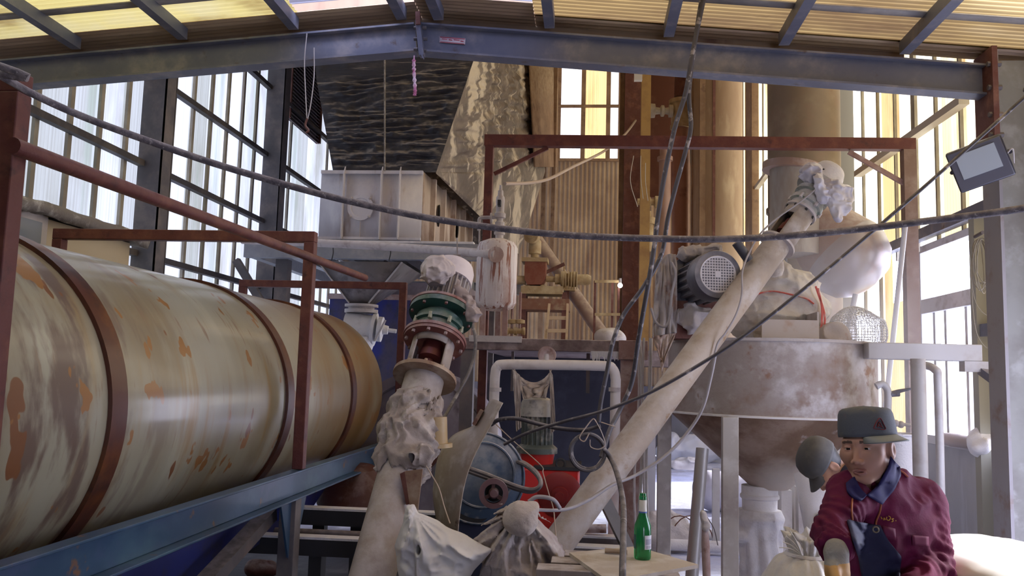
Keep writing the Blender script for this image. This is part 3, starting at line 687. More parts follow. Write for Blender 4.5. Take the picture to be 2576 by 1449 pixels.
MB().cyl(t0+ax*s0, t0+ax*s1, .03, n=16).build('shaft', DKR, t)
MB().lathe(t0+ax*(s0+(s1-s0)*.45), ax, [(0, .04), (.01, .062), (.05, .062), (.055, .055), (.10, .055), (.1, .03)], 28).build('coupling', DKR, t)
MB().lathe(t0+ax*(sF2-.012), ax, [(0, RP), (0, .166), (.018, .166), (.018, .172), (.036, .172), (.036, RP)], 40).build('upper_flange', FR, t)
bolt_parts(t, RUSTDUST, t0+ax*(sF2-.012), -ax, .15, 10, .010, .016, .2)
# green cycloid reducer
GREEN = mat('reducer_green', (.022, .075, .058), .42, .05, [((.06, .13, .105), 5, .48, .7), ((.018, .045, .038), 9, .5, .75)], dust=((.45, .45, .42), .5))
g0 = sF2+.024; L_ = sF3-g0
GB = MB().lathe(t0+ax*g0, ax, [(0, .10), (0, .135), (.02, .135), (.03, .125), (L_*.30, .125), (L_*.32, .142), (L_*.40, .142), (L_*.42, .125), (L_*.55, .125), (L_*.6, .13), (L_*.62, .10), (L_-.03, .105)], 44).build('gear_reducer', GREEN, t)
MB().lathe(t0+ax*(g0+L_-.045), ax, [(0, .1), (0, .178), (.03, .178), (.03, .1)], 44).build('reducer_flange', GREEN, t)
MB().lathe(t0+ax*(g0+L_-.014), ax, [(0, .1), (0, .182), (.016, .182), (.016, .1)], 44).build('motor_flange', FR, t)
bolt_parts(t, mat('bolt_olive', (.3, .3, .22), .5), t0+ax*(g0+L_*.36), -ax, .136, 8, .012, .03)
bolt_parts(t, FR, t0+ax*(g0+L_-.045), -ax, .16, 8, .009, .012, .3)
# finned motor with pale fan cowl
m0 = g0+L_; mL = LEN+.0-m0
MOT = mat('motor_grey', (.24, .22, .23), .5, .15, [((.36, .33, .33), 5, .45, .7)], dust=((.6, .55, .54), .55))
mb = MB()
prof = []
vs = []; n = 96
for s in (0, mL*.62):
    for k in range(n):
        rr = .118 if k % 4 < 2 else .098
        a = 2*PI*k/n; vs.append(t0+ax*(m0+s)+x_*rr*math.cos(a)+y_*rr*math.sin(a))
mb.add(vs, [(k, (k+1) % n, n+(k+1) % n, n+k) for k in range(n)]+[tuple(range(n-1, -1, -1)), tuple(n+k for k in range(n))])
MTR = mb.build('motor', MOT, t, smooth=20)
MB().lathe(t0+ax*(m0+mL*.60), ax, [(0, .11), (0, .124), (mL*.25, .124), (mL*.36, .112), (mL*.42, .08), (mL*.44, 0)], 44).build('fan_cowl', mat('cowl_pinkish', (.66, .58, .58), .6, 0, [((.5, .44, .44), 6, .5, .7)], dust=((.75, .69, .69), .7)), MTR)
jb = at(1098, 725, (t0+ax*(m0+.1)).y-.1)
jd = (jb-(t0+ax*(m0+.12))); jd = (jd-ax*jd.dot(ax)).normalized()
MB().box(t0+ax*(m0+mL*.42)+jd*.135, (.1, .1, .08), Matrix((ax.cross(jd), ax, jd)).transposed()).build('terminal_box', MOT, MTR, bevel=.01)
# lower bracket on the pipe and outlet spout
k1 = par(1040, 1235)
bp = at(1035, 1240, (t0+ax*k1).y-.13)
MB().prism([at(1006, 1192, bp.y), at(1018, 1186, bp.y), at(1030, 1268, bp.y), at(1022, 1270, bp.y)], (0, .06, 0)).build('hook_bracket', RUSTD, t)
MB().prism([at(1018, 1186, bp.y), at(1063, 1180, bp.y), at(1050, 1290, bp.y), at(1030, 1268, bp.y)], (0, .012, 0)).build('bracket_plate', FL, t)
so = at(1090, 1100, (t0+ax*par(1060, 1090)).y)
MB().lathe(so+V((.015, 0, .1)), (.05, 0, -1), [(0, .05), (.13, .052), (.13, .075), (.15, .075), (.15, .045)], 28).build('outlet_spout', mat('spout_ochre', (.42, .30, .15), .5, 0, [((.55, .46, .35), 5, .4, .7)]), t)
MB().lh((t.location.x-.2, t.location.y-.2, 0), (t.location.x+.2, t.location.y+.2, .1)).build('foot_plate', RUSTD, t)

# cloth and plastic about the conveyor
CLOTH = mat('dusty_cloth', (.37, .315, .285), .9, 0, [((.26, .215, .195), 6, .4, .7), ((.48, .43, .39), 11, .5, .7)], bump=(60, .2))
PLAS = mat('white_plastic', (.72, .70, .68), .45, 0, [((.58, .55, .55), 5, .45, .7)], coat=.15)
r0, r1 = par(1032, 1165), par(1055, 1035)
q0 = t0+ax*r0; q1 = t0+ax*r1
RGX, RGY, _ = frame(ax, (1, 0, 0))
def rag(X, Y, Z):
    d = sd_cap(X, Y, Z, q0, q1, RP+.012, RP+.004)
    s = (X-q0.x)*ax.x+(Y-q0.y)*ax.y+(Z-q0.z)*ax.z
    an = np.arctan2((X-q0.x)*RGY.x+(Y-q0.y)*RGY.y+(Z-q0.z)*RGY.z, (X-q0.x)*RGX.x+(Y-q0.y)*RGX.y+(Z-q0.z)*RGX.z)
    w = .35*vn(X, Y, Z, 7, 8)
    f = .024*np.clip(ridge(an*.16+w*.4, s*1.0+.05*an, an*0+1, 11), -.2, 1)+.014*np.clip(ridge(an*.2+w*.4, s*1.1-.08*an, an*0+4, 22, 2), 0, 1)+.003*vn(X, Y, Z, 40, 3)
    L = (q1-q0).length; f = f+.016*np.exp(-((s-L*.97)/.03)**2)*ridge(an*.9, an*0, an*0+2, 3, 2)+.022*np.exp(-((s-L*.45)/.07)**2)
    d = d-.006-f
    fl = sd_cap(X, Y, Z, at(964, 1180, q0.y-.08), at(1040, 1150, q0.y-.12), .010, .030)-.016*ridge(X, Y, Z, 16, 5)
    d = smin(d, fl, .02)
    kn = sd_ell(X, Y, Z, at(1068, 1145, q0.y-.10), (.035, .04, .045))-.018*ridge(X, Y, Z, 22, 5)
    d = smin(d, kn, .02)
    d = np.maximum(d, np.where(np.abs(s-L*.5) < 1, -(s+.16), d))
    return np.maximum(d, -(sd_cap(X, Y, Z, q0-ax*.5, q1+ax*.5, RP+.004)))*.75
lo, hi = seg_lo_hi((q0, q1, at(962, 1180, q0.y)), .16)
tag(sdf_obj('wrapped_cloth', rag, lo, hi, .0065, CLOTH), 'crumpled grey cloth tied round the inclined conveyor tube', 'cloth')
# plastic over the motor terminal box
c = t0+ax*(m0+mL*.45)+jd*.15
fn = lambda X, Y, Z: sd_ell(X, Y, Z, c+V((.005, -.02, .02)), (.085, .085, .065))-.016*np.clip(ridge(X, Y, Z*1.4, 13), -.2, 1)-.009*np.clip(ridge(X, Y*1.3, Z, 28, 1), -.2, 1)
tag(sdf_obj('motor_bag', fn, c-V((.14, .14, .14)), c+V((.14, .14, .14)), .005, mat('bag_tan', (.55, .48, .45), .6, 0, [((.45, .38, .36), 8, .4, .7)], coat=.1)), 'dusty plastic bag tied over the conveyor motor terminal box', 'bag')
a = at(1155, 735, t1.y-.18); b = at(1190, 790, t1.y-.25)
fn = lambda X, Y, Z: smin(sd_cap(X, Y, Z, a, b, .028, .04), sd_cap(X, Y, Z, at(1150, 715, t1.y-.16), a, .015, .02), .02)-.014*ridge(X, Y, Z, 22)-.006*vn(X, Y, Z, 50)
lo, hi = seg_lo_hi((a, b, at(1150, 715, t1.y-.16)), .1)
tag(sdf_obj('motor_rag', fn, lo, hi, .005, mat('rag_brown', (.33, .27, .25), .9, 0, [((.45, .38, .36), 12, .45, .65)])), 'dark dusty rag stuck on the conveyor motor fins', 'rag')
# white plastic sack hanging from the bracket
Yb_ = 3.62
def shp(pts): return [at(x, y, Yb_) for x, y in pts]
hang = at(1030, 1272, Yb_); 
SKP = [((lambda q: (q.x, q.z))(at(x, y, Yb_))) for x, y in ((1024, 1270), (1040, 1270), (1052, 1296), (1100, 1312), (1160, 1342), (1237, 1384), (1232, 1394), (1190, 1440), (1160, 1500), (1130, 1560), (1040, 1560), (1012, 1500), (1006, 1440), (1002, 1400), (994, 1372), (1000, 1350), (1018, 1310))]
_ct = at(1045, 1290, Yb_)
def sack(X, Y, Z):
    w = .018*vn(X, Y, Z, 9, 4)
    p = sd_poly(X+w, Z+.012*vn(X, Y, Z, 11, 6), SKP)
    an = np.arctan2(Z-_ct.z, X-_ct.x); r = np.sqrt((X-_ct.x)**2+(Z-_ct.z)**2)
    th = .075*(1-np.exp(np.minimum(p, 0)/.05))+.006
    fold = .030*np.clip(ridge(an*1.1+2*w, r*.9, an*0, 5.5, 1), -.3, 1)+.018*np.clip(ridge(X-.5*Z, Z+.5*X, X*0+2, 14, 3), -.2, 1)+.010*np.clip(ridge(X, Z, X*0, 30, 5), -.2, 1)
    th = th+fold*np.clip(-p*14, .1, 1)
    y0 = Yb_+.02*vn(X, X*0, Z, 7, 9)
    d = np.maximum(p, (np.abs(Y-y0)-th)*.6)
    slit = sd_ell(X, Y, Z, at(1056, 1380, Yb_-.06), (.011, .2, .022)); hem = sd_cap(X, Y, Z, at(1074, 1436, Yb_), at(1082, 1560, Yb_), .010, .045, (1, .25, 1))
    return smax(smax(d, -slit, .01), -hem, .012)
lo, hi = seg_lo_hi((at(990, 1265, Yb_), at(1240, 1560, Yb_)), .1); hi[1] = Yb_+.16; lo[1] = Yb_-.16
tag(sdf_obj('plastic_sack', sack, lo, hi, .0055, PLAS), 'torn white plastic sack hanging on the conveyor bracket', 'sack')
# hidden-in-the-dark litter under the drum
for i, (px, py, Y, lbl) in enumerate(((660, 1425, 3.9, 'brown lump of debris on the floor below the drum'),)):
    c = at_z(px, py, .08); c.z = .06
    fn = lambda X, Y_, Z: sd_ell(X, Y_, Z, c, (.14, .1, .07))-.03*vn(X, Y_, Z, 12)
    tag(sdf_obj('debris_lump', fn, c-V((.22, .2, .15)), c+V((.22, .2, .15)), .015, RUSTD), lbl, 'debris')
# ================================================================ filter box, hood and platform at the back
# black film-covered hood
HB = mat('black_film', (.028, .027, .036), .38, 0, [((.075, .068, .065), 3, .5, .75, (1, 1, 3)), ((.36, .32, .27), 6, .56, .70, (.22, 1, 5)), ((.34, .31, .27), 1.3, .60, .8)], bump=(16, 1.0, (.2, 1, 4)), dust=((.42, .38, .33), .9, .12))
HS = mat('dusty_film', (.115, .09, .075), .6, 0, [((.24, .19, .15), 2.5, .45, .7), ((.52, .44, .33), 1.6, .50, .60, (1, .35, 1.3), 'Object', (.75, 0, 0)), ((.16, .125, .10), 2.6, .52, .60, (1, .3, 1.6), 'Object', (-.65, 0, 0)), ((.50, .42, .32), 5, .60, .68, (1, .2, 2), 'Object', (-.7, 0, 0)), ((.55, .48, .38), 7, .62, .68, (1, .15, 2), 'Object', (.8, 0, 0))], bump=(9, .5))
Yf, Yk = 9.5, 14.3
t = thing('filter_hood', 'big black film-wrapped hood narrowing down to the white filter box', 'hood', (-2.4, 12, 3.9))
def hoodface(A, B, C, D, m, name, nx, nz, amp, sc, off):
    """A,B top left/right; D,C bottom left/right, wrinkled"""
    A, B, C, D = V(A), V(B), V(C), V(D); nrm = (B-A).cross(D-A).normalized()
    us = np.linspace(0, 1, nx); vs = np.linspace(0, 1, nz); U, W = np.meshgrid(us, vs)
    L = (B-A).length; H = (D-A).length; X = U*L; Zz = W*H
    h = amp*(ridge(X*.4, Zz*4.2, X*0, sc, off)*.8+vn(X*.8, Zz*3, X*0, sc*2.3, off+1)*.5+vn(X, Zz*2, X*0, sc*5, off+3)*.25)
    edge = np.minimum(np.minimum(U, 1-U), np.minimum(W, 1-W)); h = h*np.clip(edge*12, 0, 1)
    bulge = np.sin(PI*W)*.08
    mb = MB(); V_ = []
    for j in range(nz):
        for i in range(nx):
            V_.append(A.lerp(B, us[i]).lerp(D.lerp(C, us[i]), vs[j])+nrm*float(h[j, i]+0*bulge[j, i]))
    mb.add(V_, [(j*nx+i, j*nx+i+1, (j+1)*nx+i+1, (j+1)*nx+i) for j in range(nz-1) for i in range(nx-1)])
    return mb.build(name, m, t, smooth=180)
TL = at(768, -300, Yf); TR = at(1330, -300, Yf+.05); ML = at(796, 200, Yf); MR = at(1192, 150, Yf+.1)
BL = at(838, 432, Yf); BR = at(1097, 434, Yf)
hoodface(ML, MR, BR, BL, HB, 'front_film', 110, 90, -.05, 4.5, 1)
hoodface(TL, TR, MR, ML, HB, 'upper_front_film', 60, 60, -.05, 4.5, 4)
KT = at(1330, -260, Yk); KM = at(1372, 430, Yk); KB = at(1305, 640, Yk-.3); K1 = at(1338, 150, Yk)
BR2 = V((BR.x, BR.y+.001, BR.z-.012))
hoodface(MR, K1, KM, BR, HS, 'side_film', 80, 80, -.05, 3.5, 7)
hoodface(TR, KT, K1, MR, HS, 'upper_side_film', 50, 50, -.05, 3.5, 9)
hoodface(BR, KM, KB, BR2, HS, 'lower_side_film', 60, 30, -.04, 3.5, 11)
MB().add([TL, ML, V((ML.x+.2, Yk, ML.z)), V((TL.x, Yk, TL.z))], [(0, 1, 2, 3)]).add([ML, BL, V((BL.x+.1, Yk, BL.z)), V((ML.x+.2, Yk, ML.z))], [(0, 1, 2, 3)]).build('far_film', HB, t)
MB().add([KT, K1, KM, KB, V((BL.x+.1, Yk, BL.z)), V((TL.x, Yk, TL.z))], [(0, 1, 2, 3, 4, 5)]).build('back_film', HS, t)
mb = MB(); s = [at(968, y, Yf-.09) for y in (150, 430)]; mb.sweep([s[0], s[0].lerp(s[1], .5), s[1]], .011, 6); mb.build('seam', mat('seam_dust', (.2, .18, .16), .8, 0, [((.34, .31, .28), 14, .45, .6)]), t)
# pale filter box under the hood
WB = mat('filter_box_white', (.60, .58, .62), .6, .1, [((.46, .43, .47), 2.5, .45, .7, (1, 1, .4)), ((.72, .70, .72), 4, .5, .7, (1, 1, .4)), ((.36, .26, .2), 3.2, .62, .74, (1, 1, .25))], dust=((.74, .71, .70), .7))
WS = mat('filter_side_peeling', (.52, .42, .34), .7, 0, [((.34, .23, .17), 2.2, .45, .65, (1, 1, .5)), ((.66, .57, .49), 4, .52, .7, (1, 1, .35))], bump=(12, .4))
a = at(801, 602, Yf-.02); b = at(1058, 602, Yf-.02); zt = at(930, 432, Yf-.02).z; zb = a.z
yk = 12.6; rx = at(1188, 560, yk).x
t = thing('filter_box', 'pale steel filter box with round port below the black hood', 'box', ((a.x+b.x)/2, 11, zb))
MB().add([(a.x, Yf, zb), (b.x, Yf, zb), (b.x, Yf, zt), (a.x, Yf, zt)], [(0, 1, 2, 3)]).build('front_panel', WB, t, solid=.02)
MB().add([(b.x, Yf, zb), (rx, yk, zb), (rx, yk, zt+.05), (b.x, Yf, zt)], [(0, 1, 2, 3)]).build('side_panel', WS, t, solid=.02)
MB().add([(a.x, Yf, zb), (a.x, yk, zb), (a.x, yk, zt), (a.x, Yf, zt)], [(0, 1, 2, 3)]).build('side_panel', WB, t, solid=.02)
MB().add([(a.x, yk, zb), (rx, yk, zb), (rx, yk, zt), (a.x, yk, zt)], [(0, 1, 2, 3)]).build('back_panel', WB, t, solid=.02)
MB().add([(a.x, Yf, zt), (b.x, Yf, zt), (rx, yk, zt+.03), (a.x, yk, zt)], [(0, 1, 2, 3)]).build('top_panel', WB, t, solid=.02)
for i, px in enumerate((868, 962, 1008)):
    p = at(px, 430, Yf-.04); h = (zt+.05 if i < 2 else zt)-zb
    MB().prism([(p.x-.006, Yf-.01, zb), (p.x-.006, Yf-.09, zb), (p.x-.006, Yf-.09, zt-.03), (p.x-.006, Yf-.03, zt+.06)], (.012, 0, 0)).build('stiffener', WB, t)
for x0, x1, z0, z1 in ((a.x, b.x, zt-.03, zt+.01), (a.x, b.x, zb, zb+.03)):
    MB().lh((x0, Yf-.05, z0), (x1, Yf, z1)).build('edge_angle', WB, t)
for k in (.12, .3, .5, .72, .9):
    q = V((b.x, Yf, zb)).lerp(V((rx, yk, zb)), k); MB().lh((q.x-.0, q.y-.03, zb), (q.x+.07, q.y+.03, zt)).build('side_rib', WS, t)
for k, zz in ((.25, .55), (.62, .6)):
    q = V((b.x, Yf, zb)).lerp(V((rx, yk, zb)), k); MB().lathe((q.x+.015, q.y, zb+(zt-zb)*zz), (1, .25, 0), [(0, .14), (.012, .14), (.013, 0)], 20).build('side_hole_cover', DARK, t)
c = at(908, 523, Yf-.03)
MB().lathe(c, (0, -1, 0), [(0, .155), (.03, .155), (.03, .115), (.02, .11), (.02, 0)], 40).build('round_port', WB, t)
for k in range(4):
    an = PI/4+PI/2*k; MB().ball(c+V((.155*math.cos(an), -.03, .155*math.sin(an))), .018, 8).build('clamp', DUSTY, t)
MB().cyl(c+V((0, 0, -.155)), V((c.x, c.y, zb+.03)), .008, n=6).build('port_stem', DUSTY, t)
# beam under the box, carried on two posts
pL = at(618, 628, 9.1); pR = at(1248, 652, 9.1); zb2 = at(900, 652, 9.1).z; zt2 = at(900, 612, 9.1).z
CHAN = mat('channel_bluegrey', (.26, .28, .32), .5, .2, [((.36, .36, .38), 4, .45, .7)], dust=((.74, .72, .74), .9))
t = thing('box_support_frame', 'blue-grey channel frame carrying the filter box', 'frame', ((pL.x+pR.x)/2, 10.5, 0))
MB().ibeam((pL.x, 9.1, (zb2+zt2)/2), (pR.x, 9.1, (zb2+zt2)/2), zt2-zb2, .1, .014, .01, chan=-1).build('front_channel', CHAN, t)
MB().ibeam((pL.x, 12.9, (zb2+zt2)/2), (pR.x, 12.9, (zb2+zt2)/2), zt2-zb2, .1).build('back_channel', CHAN, t)
for x in (pL.x+.1, (a.x+b.x)/2-.75, b.x+.12): MB().lh((x-.05, 9.15, zb2), (x+.05, 12.9, zt2)).build('cross_channel', CHAN, t)
for px in (708, 1140):
    for y in (9.25, 12.8):
        x = at(px, 700, 9.2).x; MB().lh((x-.07, y-.07, 0), (x+.07, y+.07, zb2)).build('post', COLM, t)
MB().lh((pL.x, 9.04, zt2), (pR.x-.25, 9.16, zt2+.025)).build('powder_ridge', DUSTW, t)
for px in (838, 982):
    p0 = at(px, 624, 9.0); MB().sweep(spline([p0, p0+V((.01, -.02, -.06)), p0+V((-.01, 0, -.14))], 4), .006, 5).build('wire_hook', DARK, t)
x0 = at(700, 660, 9.2).x
MB().bar((x0, 9.2, zb2-.75), (x0-.5, 9.2, zb2-.02), .08, .08).build('knee_brace', COLM, t)
# pyramid hopper and rotary valve
h0 = at(800, 657, 9.4); h1 = at(1012, 657, 9.4); hb = at(903, 762, 9.7)
for x in (a.x+.1, (a.x+b.x)/2, b.x-.1): MB().lh((x-.04, 9.5, zt2), (x+.04, 12.55, zb)).build('bearer', CHAN, t)
t = thing('pyramid_hopper', 'grey steel pyramid hopper hanging below the filter box frame', 'hopper', hb)
HG = mat('hopper_grey', (.22, .20, .20), .6, .1, [((.36, .32, .31), 4, .45, .7, (1, 1, .7)), ((.13, .11, .11), 5, .5, .7)])
dz = h0.z-hb.z; w2 = .12; cy = 9.4+.62
T4 = [(h0.x, 9.4, h0.z), (h1.x, 9.4, h0.z), (h1.x, 10.6, h0.z), (h0.x, 10.6, h0.z)]
B4 = [(hb.x-w2, cy-w2-.2, hb.z), (hb.x+w2, cy-w2-.2, hb.z), (hb.x+w2, cy+w2-.2, hb.z), (hb.x-w2, cy+w2-.2, hb.z)]
for i in range(4):
    j = (i+1) % 4; MB().add([T4[i], T4[j], B4[j], B4[i]], [(0, 1, 2, 3)]).build('hopper_plate', HG, t, solid=.01)
for i in (0, 1): MB().bar(V(T4[i])+V((0, -.012, 0)), V(B4[i])+V((0, -.012, 0)), .018, .012).build('corner_angle', DUSTY, t)
vy = cy-.2; vb = hb.z
t = thing('rotary_valve', 'white dusted rotary valve below the pyramid hopper', 'valve', (hb.x, vy, vb-.5))
MB().lathe((hb.x, vy, vb-.01), (0, 0, -1), [(0, .2), (.03, .2), (.03, .16), (.06, .15), (.06, .2), (.1, .2), (.1, .1)], 32).build('neck_flange', DUSTY, t)
MB().lathe((hb.x-.19, vy, vb-.27), (1, .1, -.1), [(0, .15), (0, .17), (.33, .17), (.33, .2), (.37, .2), (.37, .1)], 32).build('valve_body', DUSTW, t)
MB().lathe((hb.x+.22, vy-.02, vb-.3), (1, .1, -.1), [(0, .15), (.05, .15), (.06, .06), (.12, .05), (.12, .025), (.22, .025)], 28).build('end_cover', DUSTW, t)
MB().bar((hb.x+.22, vy-.15, vb-.45), (hb.x+.34, vy-.16, vb-.2), .02, .02).build('cover_strap', DUSTY, t)
MB().lathe((hb.x, vy, vb-.40), (0, 0, -1), [(0, .15), (0, .18), (.05, .18), (.3, .1)], 28).build('outlet', DUSTW, t)
# blue tank behind
BT = mat('blue_tank_paint', (.012, .022, .20), .45, .0, [((.06, .05, .09), 1.6, .42, .60, (1, 1, .5)), ((.03, .03, .07), 5, .5, .7)])
p0 = at(830, 748, 10.9); p1 = at(1052, 748, 10.9)
t = thing('blue_tank', 'deep blue rectangular steel tank behind the rotary valve', 'tank', ((p0.x+p1.x)/2, 11.8, 0))
MB().lh((p0.x, 10.9, 0), (p1.x, 12.7, p0.z)).build('shell', BT, t)
MB().lh((p0.x-.02, 10.86, p0.z-.02), (p1.x+.05, 12.72, p0.z+.05)).build('rim', RUSTDUST, t)
GP = mat('plum_panel', (.24, .20, .24), .7, 0, [((.36, .31, .35), 3, .45, .7)])
p2 = at(1000, 655, 11.2)
tag(MB().lh((p2.x-.1, 11.2, p0.z+.05), (p2.x+.95, 12.6, zb2-.02)).build('duct_box', GP), 'dull plum-grey steel duct above the blue tank', 'duct')
# ---------------------------------------------------------------- platform
PY = 7.1
e0 = at(1175, 848, PY); e1 = at(1566, 855, PY); pz = e0.z-.0
PLT = mat('platform_beam_dark', (.17, .12, .115), .7, 0, [((.33, .26, .25), 4, .48, .68), ((.09, .05, .05), 6, .5, .7)], bump=(25, .2), dust=((.6, .53, .5), .9))
t = thing('machine_platform', 'dusty steel platform carrying the white pressure tank', 'platform', (0, 9.5, 0))
zb3 = at(1400, 884, PY).z
MB().lh((e0.x-.02, PY, zb3), (e1.x, PY+.12, pz)).build('edge_beam', PLT, t, bevel=.006)
MB().lh((e0.x-.1, PY+.1, pz-.06), (e1.x+.1, 12.8, pz-.012)).build('deck', PLT, t)
q0 = at(1180, 843, PY-.03); q1 = at(1312, 862, PY-.03)
MB().lh((q0.x, PY-.03, q1.z), (q1.x, PY+.03, q0.z)).build('edge_board', DUSTY, t)
pp0 = at(1562, 848, PY); pp1 = at(1622, 900, PY)
MB().lh((pp0.x, PY-.06, 0), (pp1.x-.015, PY+.1, pz-.12)).build('post', RUSTDUST, t, bevel=.004)
MB().lh((pp0.x-.02, PY-.09, pz-.16), (pp1.x+.02, PY+.12, pz+.0)).build('post_head', RUSTDUST, t, bevel=.004)
MB().lh((e0.x-.05, PY+.02, 0), (e0.x+.06, PY+.12, pz-.06)).build('post', STEELD, t)
for x in (e0.x, e1.x-.1): MB().lh((x, 12.4, 0), (x+.1, 12.5, pz-.06)).build('post', STEELD, t)
for px, dw in ((1290, .012), (1480, .016)):
    p = at(px, 890, PY+.3); MB().lh((p.x-dw, PY+.3, zb3-.35), (p.x+dw, PY+.33, zb3)).build('hanger', STEELD, t)
mb = MB(); a_, b_ = at(1490, 886, PY-.01), at(1562, 886, PY-.01); n = 26
for i in range(n):
    x = a_.x+(b_.x-a_.x)*i/n; L_ = .03+.06*random.random(); mb.sweep([(x, PY-.01, zb3+.01), (x+.003, PY-.01, zb3-L_*.5), (x+.004, PY-.01, zb3-L_)], [.014, .009, .002], 5)
o = mb.build('powder_fringe', DUSTW, t); o['kind'] = 'stuff'
# dirty sheet, then a near-black one painted in for the platform's shade
tag(MB().lh((at(1030, 960, 8.6).x, 8.6, 0.0), (at(1185, 960, 8.6).x, 8.66, pz-.08)).build('back_sheet', mat('plum_sheet', (.12, .085, .105), .8, 0, [((.27, .22, .24), 5, .45, .65, (1, 1, .2)), ((.10, .06, .08), 6, .5, .7, (1, 1, .2))])), 'streaked plum sheet hanging behind the mill', 'sheet')
tag(MB().lh((at(1240, 960, 11.5).x, 11.5, 0), (at(1600, 960, 11.5).x-.2, 11.56, 1.95)).build('shade_sheet', mat('navy_partition', (.012, .012, .026), .7, 0, [((.03, .03, .05), 3, .45, .7)])), 'near-black sheet put in for the shade under the platform', 'partition', None, 'thing')
# mill drum
t = thing('mill_drum', 'dusty mauve mill drum lying in the shade behind the conveyor', 'drum', (at(1062, 1130, 7.9).x, 8, 0))
mc = at(1055, 1130, 7.7); mr = 195/2100*7.7
ML_ = mat('mill_mauve', (.33, .29, .33), .6, .1, [((.08, .05, .06), 5, .56, .66, (1, 1, .35)), ((.45, .41, .45), 3, .45, .7)])
MB().lathe((mc.x, 7.7, mc.z), (0, 1, 0), [(0, 0), (0, mr*.3), (.03, mr*.32), (.05, mr*.86), (0, mr*.88), (0, mr), (.55, mr), (.55, 0)], 64).build('shell', ML_, t)
MB().lathe((mc.x, 7.62, mc.z), (0, 1, 0), [(0, 0), (0, mr*.28), (.1, mr*.28)], 32).build('hub', RUSTD, t)
for x in (-.45, .45): MB().lh((mc.x+x-.1, 7.8, 0), (mc.x+x+.1, 8.1, mc.z-mr*.75)).build('cradle_leg', STEELD, t)
# ---------------------------------------------------------------- white pressure tank on the platform
TW = mat('tank_white_streaked', (.70, .64, .63), .55, 0, [((.46, .32, .27), 2.0, .46, .62, (1, 1, .8)), ((.30, .13, .095), 30, .55, .60, (1, 1, .07)), ((.78, .74, .74), 22, .53, .62, (1, 1, .05))], bump=(50, .15), dust=((.8, .76, .76), .8, .3))
tc_ = at(1249, 700, 7.4); R_ = 52/2100*7.4; z1 = at(1249, 601, 7.4).z; z0 = at(1249, 783, 7.4).z
t = thing('pressure_tank', 'white streaked pressure tank standing on the platform edge', 'tank', (tc_.x, 7.4, pz))
MB().lathe((tc_.x, 7.4, z0), (0, 0, 1), [(0, 0), (.005, R_*.5), (.03, R_*.85), (.075, R_), (z1-z0-.085, R_), (z1-z0-.035, R_*.86), (z1-z0-.005, R_*.45), (z1-z0, 0)], 48).build('shell', TW, t)
for an in (3.9, 5.5, 1.5): MB().lh((tc_.x+R_*.75*math.cos(an)-.022, 7.4+R_*.75*math.sin(an)-.022, pz-.012), (tc_.x+R_*.75*math.cos(an)+.022, 7.4+R_*.75*math.sin(an)+.022, z0+.1)).build('leg', RUSTDUST, t)
v = lambda px, py: at(px, py, 7.4)
pts = [(1256, 601, .045), (1256, 592, .045), (1256, 590, .062), (1256, 584, .062), (1256, 582, .036), (1256, 572, .034), (1256, 570, .052), (1256, 560, .055), (1256, 556, .036), (1255, 550, .036), (1255, 548, .064), (1255, 538, .066), (1255, 534, .045), (1255, 512, .048), (1255, 508, .052), (1254, 496, .046), (1254, 492, .032), (1253, 480, .03), (1253, 478, .018), (1252, 466, .014)]
base = v(1256, 601)
MB().lathe((base.x, 7.4, base.z-.02), (0, 0, 1), [(v(x, y).z-base.z+.02, r*.8) for x, y, r in pts], 20).build('safety_valve', DUSTY, t)
MB().lh((base.x-.014, 7.3, v(1255, 522).z), (base.x+.014, 7.375, v(1255, 508).z)).build('valve_slot', DARK, t)
MB().sweep(spline([v(1256, 547), v(1225, 547), v(1208, 549), v(1205, 560), v(1205, 580)], 5), .016, 10).build('relief_elbow', DUSTY, t)
MB().cyl(v(1238, 549), v(1234, 549), .05, n=20).build('elbow_flange', DUSTY, t)
MB().cyl(v(1206, 572), v(1206, 700), .008, n=6).build('drain_rod', DUSTY, t)
MB().cyl(v(1225, 690)+V((-.02, -.2, 0))*0+V((-.12, -.02, -.2)), V((tc_.x-.19, 7.35, pz-.012)), .018, n=10).build('side_pipe', RUSTDUST, t)
# white feed pipe across to the tank
q = [at(610, 604, 8.85), at(820, 612, 8.6), at(1000, 622, 8.3), at(1140, 632, 7.8), at(1215, 638, 7.3), at(1248, 641, 7.18)]
t = thing('feed_pipe', 'white powder-topped pipe running along to the pressure tank', 'pipe', q[0])
MB().sweep(spline(q, 8), .043, 16).build('pipe_run', mat('pipe_white', (.56, .50, .49), .6, 0, [((.34, .26, .24), 5, .5, .7)], dust=((.78, .75, .77), .95, .05)), t)
MB().lathe(at(1247, 640, 7.16), (0, 1, .0), [(0, .07), (.02, .07), (.06, .05)], 24).build('inlet_flange', TW, t)
MB().cyl(at(1150, 598, 7.6), at(1150, 640, 7.6), .006, n=8).build('hanger_rod', DUSTY, t)
MB().lh(at(1142, 650, 7.62), at(1158, 640, 7.56)).build('hanger_clip', DUSTY, t)
